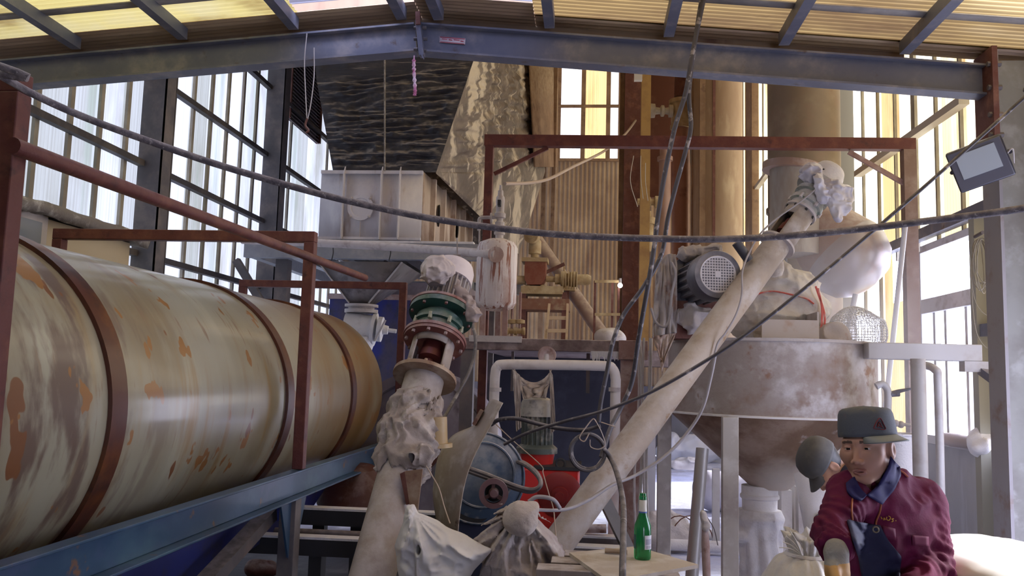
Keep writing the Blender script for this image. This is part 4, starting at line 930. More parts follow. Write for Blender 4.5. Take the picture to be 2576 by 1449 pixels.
# ---------------------------------------------------------------- ochre machine group on the platform
MY = 11.0
def mp(px, py, dy=0): return at(px, py, MY+dy)
t = thing('feeder_machine', 'ochre-dusted rusty feeder bin with motor on a steel stand', 'machine', mp(1375, 850))
t.location.z = pz-.012; ORG[t.name] = V(t.location)
a, b = mp(1318, 652), mp(1372, 722)
MB().prism([mp(1320, 655), mp(1374, 655), mp(1371, 702), mp(1362, 716), mp(1326, 716), mp(1319, 702)], (0, .3, 0)).build('bin', mat('bin_rust_red', (.20, .045, .02), .5, .1, [((.32, .2, .12), 5, .55, .7)], dust=((.55, .46, .3), .8)), t, bevel=.004)
MB().lh((a.x-.03, MY-.02, mp(1345, 658).z), (mp(1378, 650).x, MY+.33, mp(1345, 648).z)).build('bin_rim', YELD, t)
MB().lathe(mp(1345, 648, .15), (0, 0, 1), [(0, .05), (.04, .05), (.05, .085), (.22, .085), (.25, .06), (.33, .055)], 20).build('inlet_pipe', YELD, t)
MB().lathe(mp(1342, 596, .1), (-.3, -1, 0), [(0, .10), (.1, .10), (.11, .04), (.13, .04)], 24).build('inlet_disc', YELD, t)
g0 = mp(1374, 704, .1)
MB().lathe(mp(1374, 702, .1), (1, 0, 0), [(0, .04), (.12, .04), (.12, .07), (.2, .07), (.2, .11), (.26, .11), (.27, .08), (.34, .10), (.4, .10), (.42, .07), (.55, .075), (.6, .05)], 20).build('drive_motor', YELD, t)
for i in range(6):
    x = mp(1415+i*7, 705).x; MB().lathe((x, MY+.1, g0.z), (1, 0, 0), [(0, .12), (.012, .12)], 20).build('motor_fin', YELD, t)
MB().lathe(mp(1322, 705, .1), (-1, 0, 0), [(0, .06), (.12, .06)], 16).build('end_pipe', YELD, t)
MB().lh(mp(1310, 738, 0), mp(1418, 728, .4)).build('stand_top', YELD, t)
MB().lh(mp(1310, 778, 0), mp(1434, 760, .45)).build('lower_shelf', mat('shelf_rust', (.22, .09, .05), .6, 0, [((.36, .26, .16), 5, .5, .7)], dust=((.55, .46, .32), .8)), t)
for px in (1318, 1420):
    MB().lh((mp(px, 700).x-.03, MY+.02, pz-.012), (mp(px, 700).x+.03, MY+.08, mp(px, 735).z)).build('leg', RUSTD, t)
    MB().lh((mp(px, 700).x-.03, MY+.34, pz-.012), (mp(px, 700).x+.03, MY+.4, mp(px, 735).z)).build('leg', RUSTD, t)
MB().prism([mp(1322, 716, .05), mp(1332, 716, .05), mp(1336, 730, .05), mp(1318, 730, .05)], (0, .2, 0)).build('foot_bracket', YELD, t)
MB().prism([mp(1360, 716, .05), mp(1370, 716, .05), mp(1374, 730, .05), mp(1356, 730, .05)], (0, .2, 0)).build('foot_bracket', YELD, t)
# step ladder in front of the feeder
LY = 10.4
lp = lambda px, py, dy=0: at(px, py, LY+dy)
t = thing('short_ladder', 'pale ochre two-rail ladder leaning below the feeder machine', 'ladder', lp(1400, 855)); t.location.z = pz-.012; ORG[t.name] = V(t.location)
RL = mat('ladder_ochre', (.55, .42, .28), .8, 0, [((.42, .30, .18), 6, .45, .7)])
for (x0, x1) in ((1382, 1370), (1428, 1425)):
    p = lp(x1, 850); p.z = pz-.012; MB().bar(p, lp(x0, 766, .35), .03, .05, (0, 1, 0)).build('rail', RL, t)
for k, py in enumerate((800, 832)): MB().bar(lp(1376, py, .25-k*.14), lp(1427, py, .25-k*.14), .03, .045).build('rung', RL, t)
# inclined tube behind, meeting the hopper plate
t = thing('inclined_tube', 'ochre-dusted tube slanting down to the platform behind the feeder', 'tube', at(1518, 852, 11.7)); t.location.z = pz-.012; ORG[t.name] = V(t.location)
p1_ = at(1345, 596, 12.2); p0_ = at(1521, 850, 11.6)
MB().sweep([p1_, p0_], .095, 24).build('tube_run', mat('tube_brown', (.34, .24, .20), .6, 0, [((.44, .34, .27), 4, .45, .7)], dust=((.6, .5, .38), .9)), t)
MB().bar(at(1372, 686, 11.8), at(1420, 664, 11.8), .02, .05).build('side_bar', RUSTD, t); MB().cyl(at(1419, 664, 11.8), at(1419, 700, 11.8), .01, n=6).build('hanger', YELD, t)
MB().lh(at(1415, 730, 11.6), at(1447, 722, 11.9)).build('motor_plate', YELD, t)
MB().lh((at(1422, 740, 11.7).x, 11.65, pz-.012), (at(1432, 740, 11.7).x, 11.75, at(1430, 728, 11.7).z)).build('prop', RUSTD, t)
# valves at the tank's foot
for i, (px, lbl) in enumerate(((1288, 'small dusty drain valve under the pressure tank, nearer the tank'), (1308, 'small dusty drain valve under the pressure tank, taller and farther out'))):
    p = at(px, 800, 7.5); zf = pz-.012
    t = thing('drain_valve', lbl, 'valve', (p.x, 7.5, zf), 'drain valves')
    top = at(px, 760-25*i, 7.5).z
    MB().cyl((p.x, 7.5, zf), (p.x, 7.5, top), .012, n=8).build('riser', RUSTDUST, t)
    MB().lathe((p.x, 7.5, at(px, 815, 7.5).z), (0, 0, 1), [(0, .01), (.005, .045), (.035, .045), (.045, .01)], 16).build('handwheel', YELD, t)
    MB().lathe((p.x-.05, 7.49, at(px, 833, 7.5).z), (1, 0, 0), [(0, .02), (0, .036), (.02, .036), (.03, .024), (.07, .024), (.08, .036), (.1, .036), (.1, .02)], 16).build('valve_body', YELD, t)
# guard rail with lamp at the back of the platform
t = thing('rail_stand', 'thin rusty hand-rail stand at the back corner of the platform', 'rail', at(1530, 850, 11)); t.location.z = pz-.012; ORG[t.name] = V(t.location)
for px in (1497, 1541, 1557): MB().lh((at(px, 700, 11).x-.015, 11, pz-.012), (at(px, 700, 11).x+.015, 11.03, at(px, 706, 11).z)).build('upright', RUSTD, t)
for py in (708, 791): MB().bar(at(1496, py, 11), at(1560, py, 11), .03, .035).build('rail', YELD, t)
t = thing('work_lamp', 'bare lit bulb at the top of the thin hand-rail', 'lamp', at(1560, 717, 10.9))
MB().ball(at(1560, 718, 10.9), .032, 14).build('bulb', mat('bulb_glow', (1, .95, .9), .3, emit=((1, .93, .85), 18)), t)
MB().cyl(at(1560, 712, 10.9), at(1560, 700, 10.9), .018, n=12).build('socket', DUSTY, t)
fn = lambda X, Y, Z: np.maximum(sd_ell(X, Y, Z, at(1536, 850, 10.6), (.2, .2, .13))-.02*vn(X, Y, Z, 9), -(Z-pz+.012))
c = at(1536, 850, 10.6)
tag(sdf_obj('powder_sack', fn, c-V((.3, .3, .3)), c+V((.3, .3, .3)), .02, DUSTY), 'slumped dusty sack at the back corner of the platform', 'sack')
# ---------------------------------------------------------------- tall pipes and columns on the far side
PIPER = mat('riser_redbrown', (.30, .13, .075), .6, .1, [((.38, .21, .14), 3, .45, .7, (1, 1, .3)), ((.2, .08, .05), 5, .5, .7)])
MZ = 2.02
t = thing('mezzanine_deck', 'dark steel deck carrying the tall pipes over the far floor', 'platform', (1.8, 14.5, 0))
MB().lh((.46, 10.9, MZ-.10), (XR-.3, 18.8, MZ-.002)).build('deck_plate', PLT, t)
MB().lh((.46, 10.86, MZ-.2), (XR-.3, 10.9, MZ)).build('edge_beam', PLT, t)
for x_, y_p in ((.5, 18.6), (XR-.45, 11.0), (XR-.45, 18.6)): MB().lh((x_, y_p, 0), (x_+.12, y_p+.12, MZ-.1)).build('post', STEELD, t)
def col(px, Y): return at(px, 500, Y).x
x = col(1712, 13); r = 22/2100*13
t = thing('riser_pipe', 'tall red-brown riser pipe with a valve below the rafter', 'pipe', (x, 13, MZ))
MB().cyl((x, 13, MZ), (x, 13, at(1712, 322, 13).z), r, n=28).build('lower_pipe', PIPER, t)
zv = at(1712, 285, 13).z
MB().lathe((x, 13, at(1712, 324, 13).z), (0, 0, 1), [(0, r*1.25), (.05, r*1.25), (.05, r*1.0), (.1, r*1.15), (.38, r*1.15), (.40, r*1.4), (.46, r*1.4), (.46, r)], 28).build('valve_body', YELD, t)
MB().cyl((x, 13, at(1712, 245, 13).z), (x+.02, 13, ZF), r*.8, n=24).build('upper_pipe', RUSTD, t)
z_ = at(1690, 282, 13).z
MB().lathe((x-r, 12.95, z_), (-1, -.05, 0), [(0, .1), (.06, .1), (.06, .06), (.12, .05), (.14, .09), (.18, .09), (.2, .05), (.27, .06), (.28, .11), (.46, .12), (.5, .09), (.52, .09)], 22).build('actuator', mat('actuator_pale', (.48, .44, .36), .7, 0, [((.36, .31, .23), 6, .45, .7)], dust=((.62, .56, .44), .8)), t)
MB().ball((x-.62, 12.95, z_+.1), .075, 12).build('actuator_dome', bpy.data.materials['actuator_pale'], t)
MB().cyl((x+r*.9, 12.9, z_), (x+r*2.2, 12.9, z_), .09, .03, n=16).build('valve_cap', bpy.data.materials['actuator_pale'], t)
# slimmer riser with second valve
x = col(1672, 12.3); r = 15/2100*12.3
t = thing('slim_riser', 'slimmer mauve-brown riser pipe with a small valve at its middle', 'pipe', (x, 12.3, MZ))
PIPM = mat('riser_mauve', (.33, .20, .16), .65, 0, [((.40, .27, .22), 3, .45, .7, (1, 1, .3))])
MB().cyl((x, 12.3, MZ), (x, 12.3, at(1672, 400, 12.3).z), r, n=24).build('pipe_run', PIPM, t)
MB().lathe((x, 12.3, at(1672, 405, 12.3).z), (0, 0, 1), [(0, r*1.3), (.06, r*1.3), (.07, r*.9), (.3, r*.9), (.32, r*1.2)], 20).build('top_flange', PIPM, t)
z_ = at(1650, 510, 12.3).z
MB().lathe((x-r*.5, 12.25, z_), (-1, 0, 0), [(0, .09), (.1, .09), (.12, .05), (.16, .05), (.17, .075), (.21, .075), (.22, .04), (.3, .05), (.36, .05)], 20).build('valve_actuator', YELD, t)
MB().lathe((x-.24, 12.2, z_-.15), (0, 0, -1), [(0, .04), (.1, .04), (.1, .1), (.2, .11), (.2, .07), (.6, .07)], 20).build('branch_flange', YELD, t)
# rusty and ochre columns
for px, w_, Y, m, lbl in ((1622, 24, 11.6, mat('ochre_column', (.42, .26, .09), .6, 0, [((.32, .18, .07), 4, .45, .7)]), 'ochre steel column behind the twin cables'), (1588, 40, 12.8, RUSTD, 'dark rusty column beside the ochre one'),
                          (1563, 14, 12.9, BROWN, 'thin brown angle post next to the high window'), (1748, 18, 12.6, BROWN, 'brown post between the riser pipe and daylight slots')):
    x = col(px, Y); w2 = w_/2/2100*Y
    zt_ = ZF
    o = MB().lh((x-w2, Y-w2, MZ), (x+w2, Y+w2, zt_)).build('steel_post', m); tag(o, lbl, 'post', None, 'thing')
    o.name = 'steel_post'
p = at(1604, 190, 11.3)
tag(MB().lh((p.x-.05, 11.22, p.z-.09), (p.x+.06, 11.3, p.z+.09)).build('switch_box', mat('switch_white', (.66, .64, .6), .5)), 'little white switch box on the ochre column', 'box')
for k, (px, y0, y1) in enumerate(((1598, 392, 520), (1612, 392, 500), (1624, 410, 505))):
    tag(MB().sweep(spline([at(px-4*(k == 0), y0, 11.2), at(px-12*(k == 0), (y0+y1)/2, 11.2), at(px+6, y1, 11.2)], 6), .006, 5).build('hanging_wire', mat('wire_pale', (.5, .45, .38), .7) if k == 0 else bpy.data.materials['wire_pale']), ('looped pale wire dangling beside the ochre column', 'straight pale wire dangling below the gantry beam', 'shortest pale wire dangling near the slim riser')[k], 'wire')
# brown duct casing left of the risers
tag(MB().prism([(col(1600, 13.6), 13.5, 4.6), (col(1695, 13.6), 13.5, 4.6), (col(1690, 13.6), 13.5, ZF), (col(1570, 13.6), 13.5, ZF)], (0, .4, 0)).build('duct_hood', mat('duct_darkrust', (.15, .055, .035), .6, 0, [((.22, .1, .06), 3, .45, .7)])), 'dark rust-red duct behind the ochre column', 'duct')
# wide round brown shaft
BD = mat('brown_shaft', (.33, .235, .15), .7, 0, [((.26, .165, .10), 1.5, .45, .65, (1, 1, .25)), ((.42, .32, .21), 4, .5, .7, (1, 1, .3))])
x0 = col(1762, 12.2); x1 = col(1878, 12.2)
t = thing('brown_shaft', 'wide dusty brown shaft rising between riser pipes and yellow sheets', 'shaft', ((x0+x1)/2, 12.6, MZ))
MB().lathe((x1-.36, 12.6, MZ), (0, 0, 1), [(0, .37), (ZF-MZ, .37)], 40).build('round_casing', BD, t)
MB().lh((x0, 12.3, MZ), (x1-.55, 12.9, ZF)).build('square_casing', BROWN, t)
MB().lh((x0+.18, 12.24, MZ), (x0+.30, 12.3, ZF)).build('cover_strip', RUSTD, t)
# brown sheet curtain beside the hood
mb = MB(); p = [at(1345, 420, 13.2), at(1402, 420, 15.5), at(1402, 120, 15.5), at(1330, 120, 13.2)]
mb.add(p, [(0, 1, 2, 3)]); o = mb.build('brown_sheet', BROWN, None, solid=.03); tag(o, 'tilted brown sheet between the hood and the high window', 'sheet')
for i, px in enumerate((1372, 1396)):
    o = MB().lh((at(px, 300, 15).x-.04, 15, 0), (at(px, 300, 15).x+.03, 15.08, ZF)).build('brown_post', BROWN); tag(o, ('brown post at the far edge of the hood', 'brown post beside the high window')[i], 'post', None, 'thing')
# ---------------------------------------------------------------- red frame goal post
GY = 7.7
zt = at(1230, 341, GY).z; zb_ = at(1230, 368, GY).z; xl = at(1221, 400, GY).x; xr = at(2303, 500, GY).x; xr0 = at(2297, 370, GY).x
t = thing('gantry_frame', 'rust-red channel gantry frame spanning from tank to side wall', 'frame', ((xl+xr)/2, GY, 0))
zr_ = at(2290, 349, GY).z-.005
MB().ibeam((xl-.01, GY, (zt+zb_)/2), (xr, GY, (zr_+zr_-(zt-zb_))/2), zt-zb_, .09, .012, .01, chan=-1).build('top_channel', RUST, t)
MB().lh((xl, GY-.04, 0), (xl+.075, GY+.05, zb_)).build('post', RUST, t)
MB().lh((xr-.11, GY-.05, 0), (xr, GY+.05, zr_-(zt-zb_))).build('post', mat('gantry_post_tan', (.21, .13, .10), .6, .1, [((.30, .22, .18), 5, .45, .7)], dust=(DUST, .4)), t)
MB().bar(at(1243, 438, GY), at(1378, 372, GY), .03, .035).build('corner_brace', RUST, t)
MB().bar(at(2135, 382, GY), at(2275, 462, GY), .03, .04).build('corner_brace', RUSTDUST, t)
# lead wire from the tank valve to the risers
# ================================================================ silo
SIL = mat('silo_plate', (.35, .30, .28), .55, .1, [((.25, .165, .125), 2.4, .46, .66), ((.56, .54, .55), 4, .5, .7), ((.26, .14, .09), 7, .60, .72)], bump=(40, .15), dust=((.66, .63, .62), .8))
CONE = mat('silo_cone_brown', (.20, .12, .07), .6, .1, [((.34, .24, .17), 2.5, .45, .65), ((.17, .085, .045), 4, .5, .7), ((.46, .40, .36), 5, .62, .75)], bump=(40, .12))
SY = 6.5
sl = at(1682, 950, SY); sr = at(2196, 950, SY); SX = (sl.x+sr.x)/2; SR = (sr.x-sl.x)/2
zt = at(1938, 856, SY-SR*.7).z; zm = at(1900, 1050, SY-SR).z; zb = at(1910, 1232, SY-.1).z
t = thing('powder_silo', 'round dusty steel silo with brown cone on box legs behind the workers', 'silo', (SX, SY, 0))
MB().lathe((SX, SY, zm), (0, 0, 1), [(0, SR-.012), (0, SR), (zt-zm, SR), (zt-zm, SR-.012)], 72, False).build('shell', SIL, t)
MB().lathe((SX, SY, zt-.03), (0, 0, 1), [(0, SR-.015), (.02, SR-.015), (.03, 0)], 64).build('lid', DUSTY, t)
MB().lathe((SX, SY, zt-.014), (0, 0, 1), [(0, SR), (0, SR+.012), (.02, SR+.012), (.02, SR-.02)], 72, False).build('rim', DUSTY, t)
MB().lathe((SX, SY, zb), (0, 0, 1), [(0, .13), (zm-zb, SR-.004)], 72, False).build('cone', CONE, t)
MB().lathe((SX, SY, zm-.008), (0, 0, 1), [(0, SR), (0, SR+.008), (.012, SR+.008), (.016, SR)], 72, False).build('weld_seam', DUSTW, t)
for k, a in enumerate((-1.72, 2.9, 1.3, .2)):
    x, y = SX+(SR+.035)*math.cos(a), SY+(SR+.035)*math.sin(a)
    if k == 0: x = at(1836, 1200, y).x
    MB().lh((x-.052, y-.035, 0), (x+.052, y+.035, zm+.0)).build('leg', mat('leg_pale', (.46, .43, .40), .6, .1, [((.36, .32, .30), 3, .45, .7), ((.56, .54, .52), 7, .5, .7)]) if k == 0 else bpy.data.materials['leg_pale'], t, bevel=.004)
# leaning round prop under the cone
p1 = at(1767, 1128, 6.15); p0 = at(1738, 1480, 6.0); p0 = p1+(p0-p1)*((p1.z)/(p1.z-p0.z))
tag(MB().cyl(p0, p1, .045, n=20).build('round_prop', mat('galvanised', (.40, .385, .38), .4, .3)), 'round steel prop leaning under the silo cone beside the box leg', 'prop')
# outlet spout with tied cloth sleeve
zo = at(1912, 1318, SY-.1).z
t = thing('silo_outlet', 'white dusted outlet spout under the silo cone', 'pipe', (SX-.0, SY, zo))
ox = at(1911, 1270, SY).x
MB().lathe((ox, SY, zb+.02), (0, 0, -1), [(0, .132), (.06, .132), (.07, .142), (.09, .142), (.1, .128), (zb+.02-zo, .125), (zb+.02-zo, .11)], 36).build('spout', DUSTW, t)
o_z0 = 0.02
def sleeve(X, Y, Z):
    an = np.arctan2(Y-SY, X-ox); r = np.sqrt((X-ox)**2+(Y-SY)**2); h = zo+.09-Z
    rr = .145+.012*np.sin(an*9+Z*6)*np.clip(h*5, 0, 1)+.016*ridge(X, Y, Z*.5, 12)-.03*np.clip(h-.15, 0, .5)+.03*np.exp(-((Z-zo-.03)/.035)**2)
    d = np.maximum(r-rr, np.maximum(Z-(zo+.09), o_z0-Z))
    d = smin(d, sd_ell(X, Y, Z, (ox-.16, SY-.08, zo-.1), (.06, .05, .05))-.012*vn(X, Y, Z, 25), .03)
    return np.maximum(d, -(r-.128)) if False else d*.8
tag(sdf_obj('cloth_sleeve', sleeve, (ox-.25, SY-.22, .0), (ox+.24, SY+.22, zo+.13), .012, mat('sleeve_cloth', (.70, .69, .72), .85, 0, [((.56, .54, .56), 6, .45, .7)], bump=(60, .3))), 'white cloth sleeve tied round the silo outlet spout', 'sleeve')
# second spout, behind the stooping worker
p = at(2048, 1200, 6.0); q = at(2062, 1330, 5.9)
t = thing('side_spout', 'slanting white-crusted spout pipe behind the stooping worker', 'pipe', q)
MB().sweep([p+V((-.01, 0, .03)), p.lerp(q, .4), q+V((0, 0, -.05))], [.125, .12, .09], 24).build('spout', DUSTW, t)
MB().cyl(at(2065, 1300, 5.85), at(2078, 1322, 5.8), .05, n=16).build('tin_end', STEEL, t)
MB().lh((q.x-.06, q.y-.06, 0), (q.x+.06, q.y+.06, q.z-.03)).build('stand', DUSTY, t)
# rust-coloured gear behind the sleeve
c = at(1975, 1262, 6.9)
tag(MB().lh((c.x-.05, 6.8, 0), (c.x+.03, 7.0, c.z+.1)).lh((c.x+.08, 6.8, 0), (c.x+.16, 6.95, c.z+.12)).build('back_support', DUSTY), 'grey crusted support behind the silo outlet', 'support')
# ================================================================ right screw conveyor
w0 = at(1378, 1402, 5.0); w1 = at(2086, 436, 5.98)
ax = (w1-w0).normalized(); LEN = (w1-w0).length; x_, y_, z_ = frame(ax)
def par2(px, py):
    r = V((px-1288.0, 724.5-py, FPX)); d = V((r.dot(_dx), r.dot(_dy), r.dot(_dz))).normalized()
    wv = w0-EYE; b = ax.dot(d); D = ax.dot(wv); E = d.dot(wv); return (b*E-D)/(1-b*b)
R2 = .093
t = thing('long_conveyor', 'long beige screw conveyor slanting up to the silo top', 'conveyor', (w0.x, w0.y, w0.z-.1))
PB = mat('conveyor_pipe_right', (.42, .345, .275), .6, 0, [((.30, .25, .21), 2.2, .45, .7), ((.28, .175, .09), 8, .58, .70), ((.50, .46, .43), 5, .5, .7)], bump=(50, .12), dust=((.64, .61, .60), .6))
a1 = par2(1968, 620); a2 = par2(2020, 540); a3 = par2(2046, 480)
MB().cyl(w0, w0+ax*a1, R2, n=40).build('tube', PB, t)
MB().lathe(w0+ax*(a1-.015), ax, [(0, R2), (0, .125), (.016, .125), (.016, R2)], 36).build('lower_flange', DUSTY, t)
vd = (EYE-(w0+ax*a1)); vd = (vd-ax*vd.dot(ax)).normalized(); av = math.atan2(vd.dot(y_), vd.dot(x_))
def lant2(k0, k1, sa, sb, nm='lantern_wall', r=R2*1.04):
    k = 16; pts = [av+k0+(k1-k0)*i/k for i in range(k+1)]; n = k+1
    MB().add([w0+ax*s+x_*r*math.cos(a)+y_*r*math.sin(a) for s in (sa, sb) for a in pts], [(i, i+1, n+i+1, n+i) for i in range(k)]).build(nm, PB, t, solid=.008)
up_side = 1 if (x_*math.cos(av+.8)+y_*math.sin(av+.8)).z > (x_*math.cos(av-.8)+y_*math.sin(av-.8)).z else -1
W0, W1 = a1+.03, a1+(a2-a1)*.72
lant2(up_side*1.75-(.0), up_side*1.75+up_side*2.6, a1, a2); lant2(-up_side*2.0, up_side*.35, a1, a2); lant2(up_side*.3, up_side*1.8, W1, a2, 'lantern_top')
MB().cyl(w0+ax*a1, w0+ax*a2, .028, n=16).build('shaft', DKR, t)
MB().lathe(w0+ax*(a1+(a2-a1)*.3), ax, [(0, .03), (0, .06), (.06, .06), (.06, .05), (.11, .05), (.11, .03)], 24).build('coupling', DKR, t)
MB().lathe(w0+ax*(a2-.01), ax, [(0, R2), (0, .115), (.02, .115), (.02, R2)], 36).build('upper_flange', DUSTY, t)
bolt_parts(t, DARK, w0+ax*(a2-.01), -ax, .1, 8, .01, .014, .3)
GD = mat('reducer_dusted', (.34, .35, .32), .6, .05, [((.13, .20, .17), 5, .5, .65), ((.5, .48, .48), 7, .5, .7)], dust=((.66, .64, .66), .9, -.3))
g = a3-a2
MB().lathe(w0+ax*(a2+.01), ax, [(0, .1), (g*.2, .1), (g*.22, .118), (g*.4, .118), (g*.42, .1), (g*.62, .1), (g*.64, .122), (g*.8, .122), (g*.82, .105), (g*1.25, .1)], 36).build('gear_reducer', GD, t)
bolt_parts(t, DUSTY, w0+ax*(a2+.01+g*.3), -ax, .114, 6, .012, .03)
MB().lathe(w0+ax*(a3+.02), ax, [(0, .1), (0, .15), (.03, .15), (.03, .1)], 36).build('motor_flange', GD, t)
MB().lathe(w0+ax*(a3+.05), ax, [(0, .1), (LEN-a3-.13, .1)], 32).build('motor', MOT, t)
MB().lathe(w0+ax*(LEN-.12), ax, [(0, .105), (0, .116), (.10, .116), (.145, .10), (.17, .06), (.175, 0)], 36).build('fan_cowl', DUSTW, t)
for k in range(5):
    an = av-.9+.12*k; q = w0+ax*(LEN-.125+.012*k)+(x_*math.cos(an)+y_*math.sin(an))*.114
    MB().ball(q, .008, 8).build('vent_slot', DARK, t)
# handle sleeve on the tube
h0 = at(1884, 655, 5.62); h1 = at(1852, 610, 5.60)
MB().cyl(h0, h1, .032, n=20).build('hand_grip', mat('rubber_black', (.04, .04, .05), .5, 0, dust=((.3, .3, .32), .6)), t)
# scarred patch band and downspout into silo
d0 = w0+ax*par2(1940, 640); MB().lathe(V((d0.x+.02, d0.y+.02, d0.z-.05)), (.15, .3, -1), [(0, .07), (.06, .07), (.1, .055)], 24).build('downspout', PB, t)
MB().lh((w0.x-.16, w0.y-.16, w0.z-.14), (w0.x+.12, w0.y+.16, w0.z-.06)).build('boot_plate', RUSTD, t)
MB().lh((w0.x-.03, w0.y-.03, 0), (w0.x+.03, w0.y+.03, w0.z-.13)).build('boot_leg', RUSTD, t)
# prop leg for the conveyor
p1 = at(1508, 1232, 5.3); p0 = at(1576, 1372, 5.35); p0 = p1+(p0-p1)*(p1.z/(p1.z-p0.z))
tag(MB().bar(p0, p1, .06, .07).build('angle_strut', mat('strut_grey', (.22, .21, .21), .6, .1, dust=((.6, .57, .55), .7))), 'grey angle strut leaning up under the long conveyor', 'strut')
# bags tied over the top motor
PLB = mat('film_bluewhite', (.66, .65, .72), .4, 0, [((.52, .51, .60), 7, .45, .7)], coat=.25)
A = at(2098, 475, 5.78); B = at(2118, 520, 5.75); C_ = at(2042, 438, 5.85)
fn = lambda X, Y, Z: smin(smin(sd_cap(X, Y, Z, A, B, .055, .045), sd_cap(X, Y, Z, at(2080, 470, 5.78), at(2110, 548, 5.72), .035, .012), .03), sd_ell(X, Y, Z, at(2122, 490, 5.8), (.06, .05, .06)), .03)-.018*ridge(X, Y, Z, 14, 2)-.008*ridge(X, Y, Z, 34, 3)
lo, hi = seg_lo_hi((A, B, at(2110, 548, 5.72)), .14)
tag(sdf_obj('film_bag', fn, lo, hi, .0065, PLB), 'crumpled clear plastic bag hanging under the top conveyor motor', 'bag')
fn = lambda X, Y, Z: smin(sd_ell(X, Y, Z, C_, (.075, .07, .065)), sd_cap(X, Y, Z, at(2060, 455, 5.75), at(2075, 500, 5.75), .03, .035), .04)-.014*ridge(X, Y, Z*1.5, 16, 5)-.006*ridge(X, Y, Z, 36, 3)
lo, hi = seg_lo_hi((C_, at(2075, 500, 5.75)), .13)
tag(sdf_obj('film_bag', fn, lo, hi, .006, PLB), 'knotted pale violet plastic bag over the top motor terminal box', 'bag')
# ================================================================ gear on the silo lid
# big motor facing the camera
mY = 5.78
mc = at(1806, 690, mY-.16); ax2 = V((.22, -1, .05)).normalized()
t = thing('fan_motor', 'big dark grey electric motor with round fan grille on the silo', 'motor', (mc.x-.05, mY+.2, zt))
RM = 62/2100*5.62
DM = mat('motor_dark', (.10, .10, .125), .45, .3, [((.18, .17, .19), 6, .45, .7)], dust=((.52, .49, .52), .55))
e = mc
MB().lathe(e-ax2*.15, ax2, [(0, RM*.94), (0, RM), (.14, RM), (.15, RM*.96), (.15, RM*.72)], 48).build('fan_cowl', DM, t)
GRL = mat('grille_pale', (.55, .53, .56), .5, .2)
MB().lathe(e-ax2*.006, ax2, [(0, RM*.74), (.003, 0)], 36).build('grille_back', DARK, t)
xx, yy, zz = frame(ax2)
mb = MB(); rg = RM*.73; n = 13
for i in range(n):
    u = -rg+2*rg*(i+.5)/n; h = math.sqrt(max(0, rg*rg-u*u))
    mb.bar(e+xx*u-yy*h, e+xx*u+yy*h, .0055, .006); mb.bar(e+yy*u-xx*h, e+yy*u+xx*h, .0055, .006)
mb.ring(e, ax2, rg, .006, 36, 6); mb.box(e+ax2*.002, (.035, .006, .035), Matrix((xx, ax2, yy)).transposed())
mb.build('fan_grille', GRL, t)
vs = []; n = 72; mb = MB()
for s in (-.16, -.42):
    for k in range(n):
        rr = RM*(.98 if k % 4 < 2 else .84); a = 2*PI*k/n; vs.append(e+ax2*s+xx*rr*math.cos(a)+yy*rr*math.sin(a))
mb.add(vs, [(k, (k+1) % n, n+(k+1) % n, n+k) for k in range(n)]+[tuple(range(n))]).build('finned_body', DM, t, smooth=20)
MB().lathe(e-ax2*.45, ax2, [(0, RM*.9), (0, RM*1.30), (.035, RM*1.30), (.035, RM)], 44).build('end_flange', DM, t)
MB().lathe(e-ax2*.5, ax2, [(-.12, RM*1.1), (.05, RM*1.1)], 36).build('gear_head', RUSTD, t)
MB().lh((e.x-.24, mY+.18, zt-.002), (e.x+.1, mY+.5, mc.z-RM*.9)).build('pedestal', RUSTD, t)
# cloths about the motor
SHEETM = mat('sheet_violet_dust', (.44, .40, .395), .8, 0, [((.42, .38, .38), 6, .45, .7), ((.36, .24, .20), 5, .62, .72)], bump=(50, .25))
A = at(1722, 640, 6.0); B = at(1800, 628, 6.0)
fn = lambda X, Y, Z: sd_cap(X, Y, Z, A, B, .045, .035, (1, .6, 1))-.016*ridge(X, Y, Z, 16)-.007*vn(X, Y, Z, 40)
lo, hi = seg_lo_hi((A, B), .13)
tag(sdf_obj('motor_cloth', fn, lo, hi, .007, SHEETM), 'dusty cloth draped over the big fan motor', 'cloth')
# hanging cloth sheet at the left
def drape(name, poly_top, poly_bot, Y, m, label, nx=40, nz=50, amp=.02, cat='cloth', fold=10, thick=.006, yb=None):
    T = spline([at(x, y, Y) for x, y in poly_top], 10); Bt = spline([at(x, y, yb or Y) for x, y in poly_bot], 10)
    def res(L, u): f = u*(len(L)-1); i = min(int(f), len(L)-2); return L[i].lerp(L[i+1], f-i)
    mb = MB()
    def f(u, v):
        p = res(T, u).lerp(res(Bt, u), v)
        w = amp*math.sin(fold*u*2*PI+2*v)*(.35+.65*v)+amp*.8*float(vn(np.array([u*3.]), np.array([v*2.]), np.array([Y]), 3)[0])
        return p+V((0, -abs(w)*1.2, 0))
    mb.grid(nx, nz, f); o = mb.build(name, m, None, smooth=180, solid=thick); return tag(o, label, cat)
drape('hanging_cloth', [(1650, 690), (1672, 644), (1700, 640)], [(1640, 850), (1672, 842), (1702, 838)], 5.95, SHEETM, 'long dusty cloth hanging down beside the fan motor', fold=1.2, amp=.05)
drape('lower_cloth', [(1640, 846), (1670, 842), (1700, 838)], [(1662, 905), (1664, 935), (1672, 900)], 5.9, mat('cloth_rusty', (.36, .25, .20), .85, 0, [((.5, .42, .38), 6, .45, .65)]), 'brown-stained cloth corner hanging over the silo edge', fold=1, amp=.03)
A = at(1740, 800, 5.95); B = at(1800, 815, 6.0)
fn = lambda X, Y, Z: np.maximum(sd_cap(X, Y, Z, A, B, .09, .075)-.03*ridge(X, Y, Z*1.6, 9)-.012*vn(X, Y, Z, 25), zt+.0-Z)
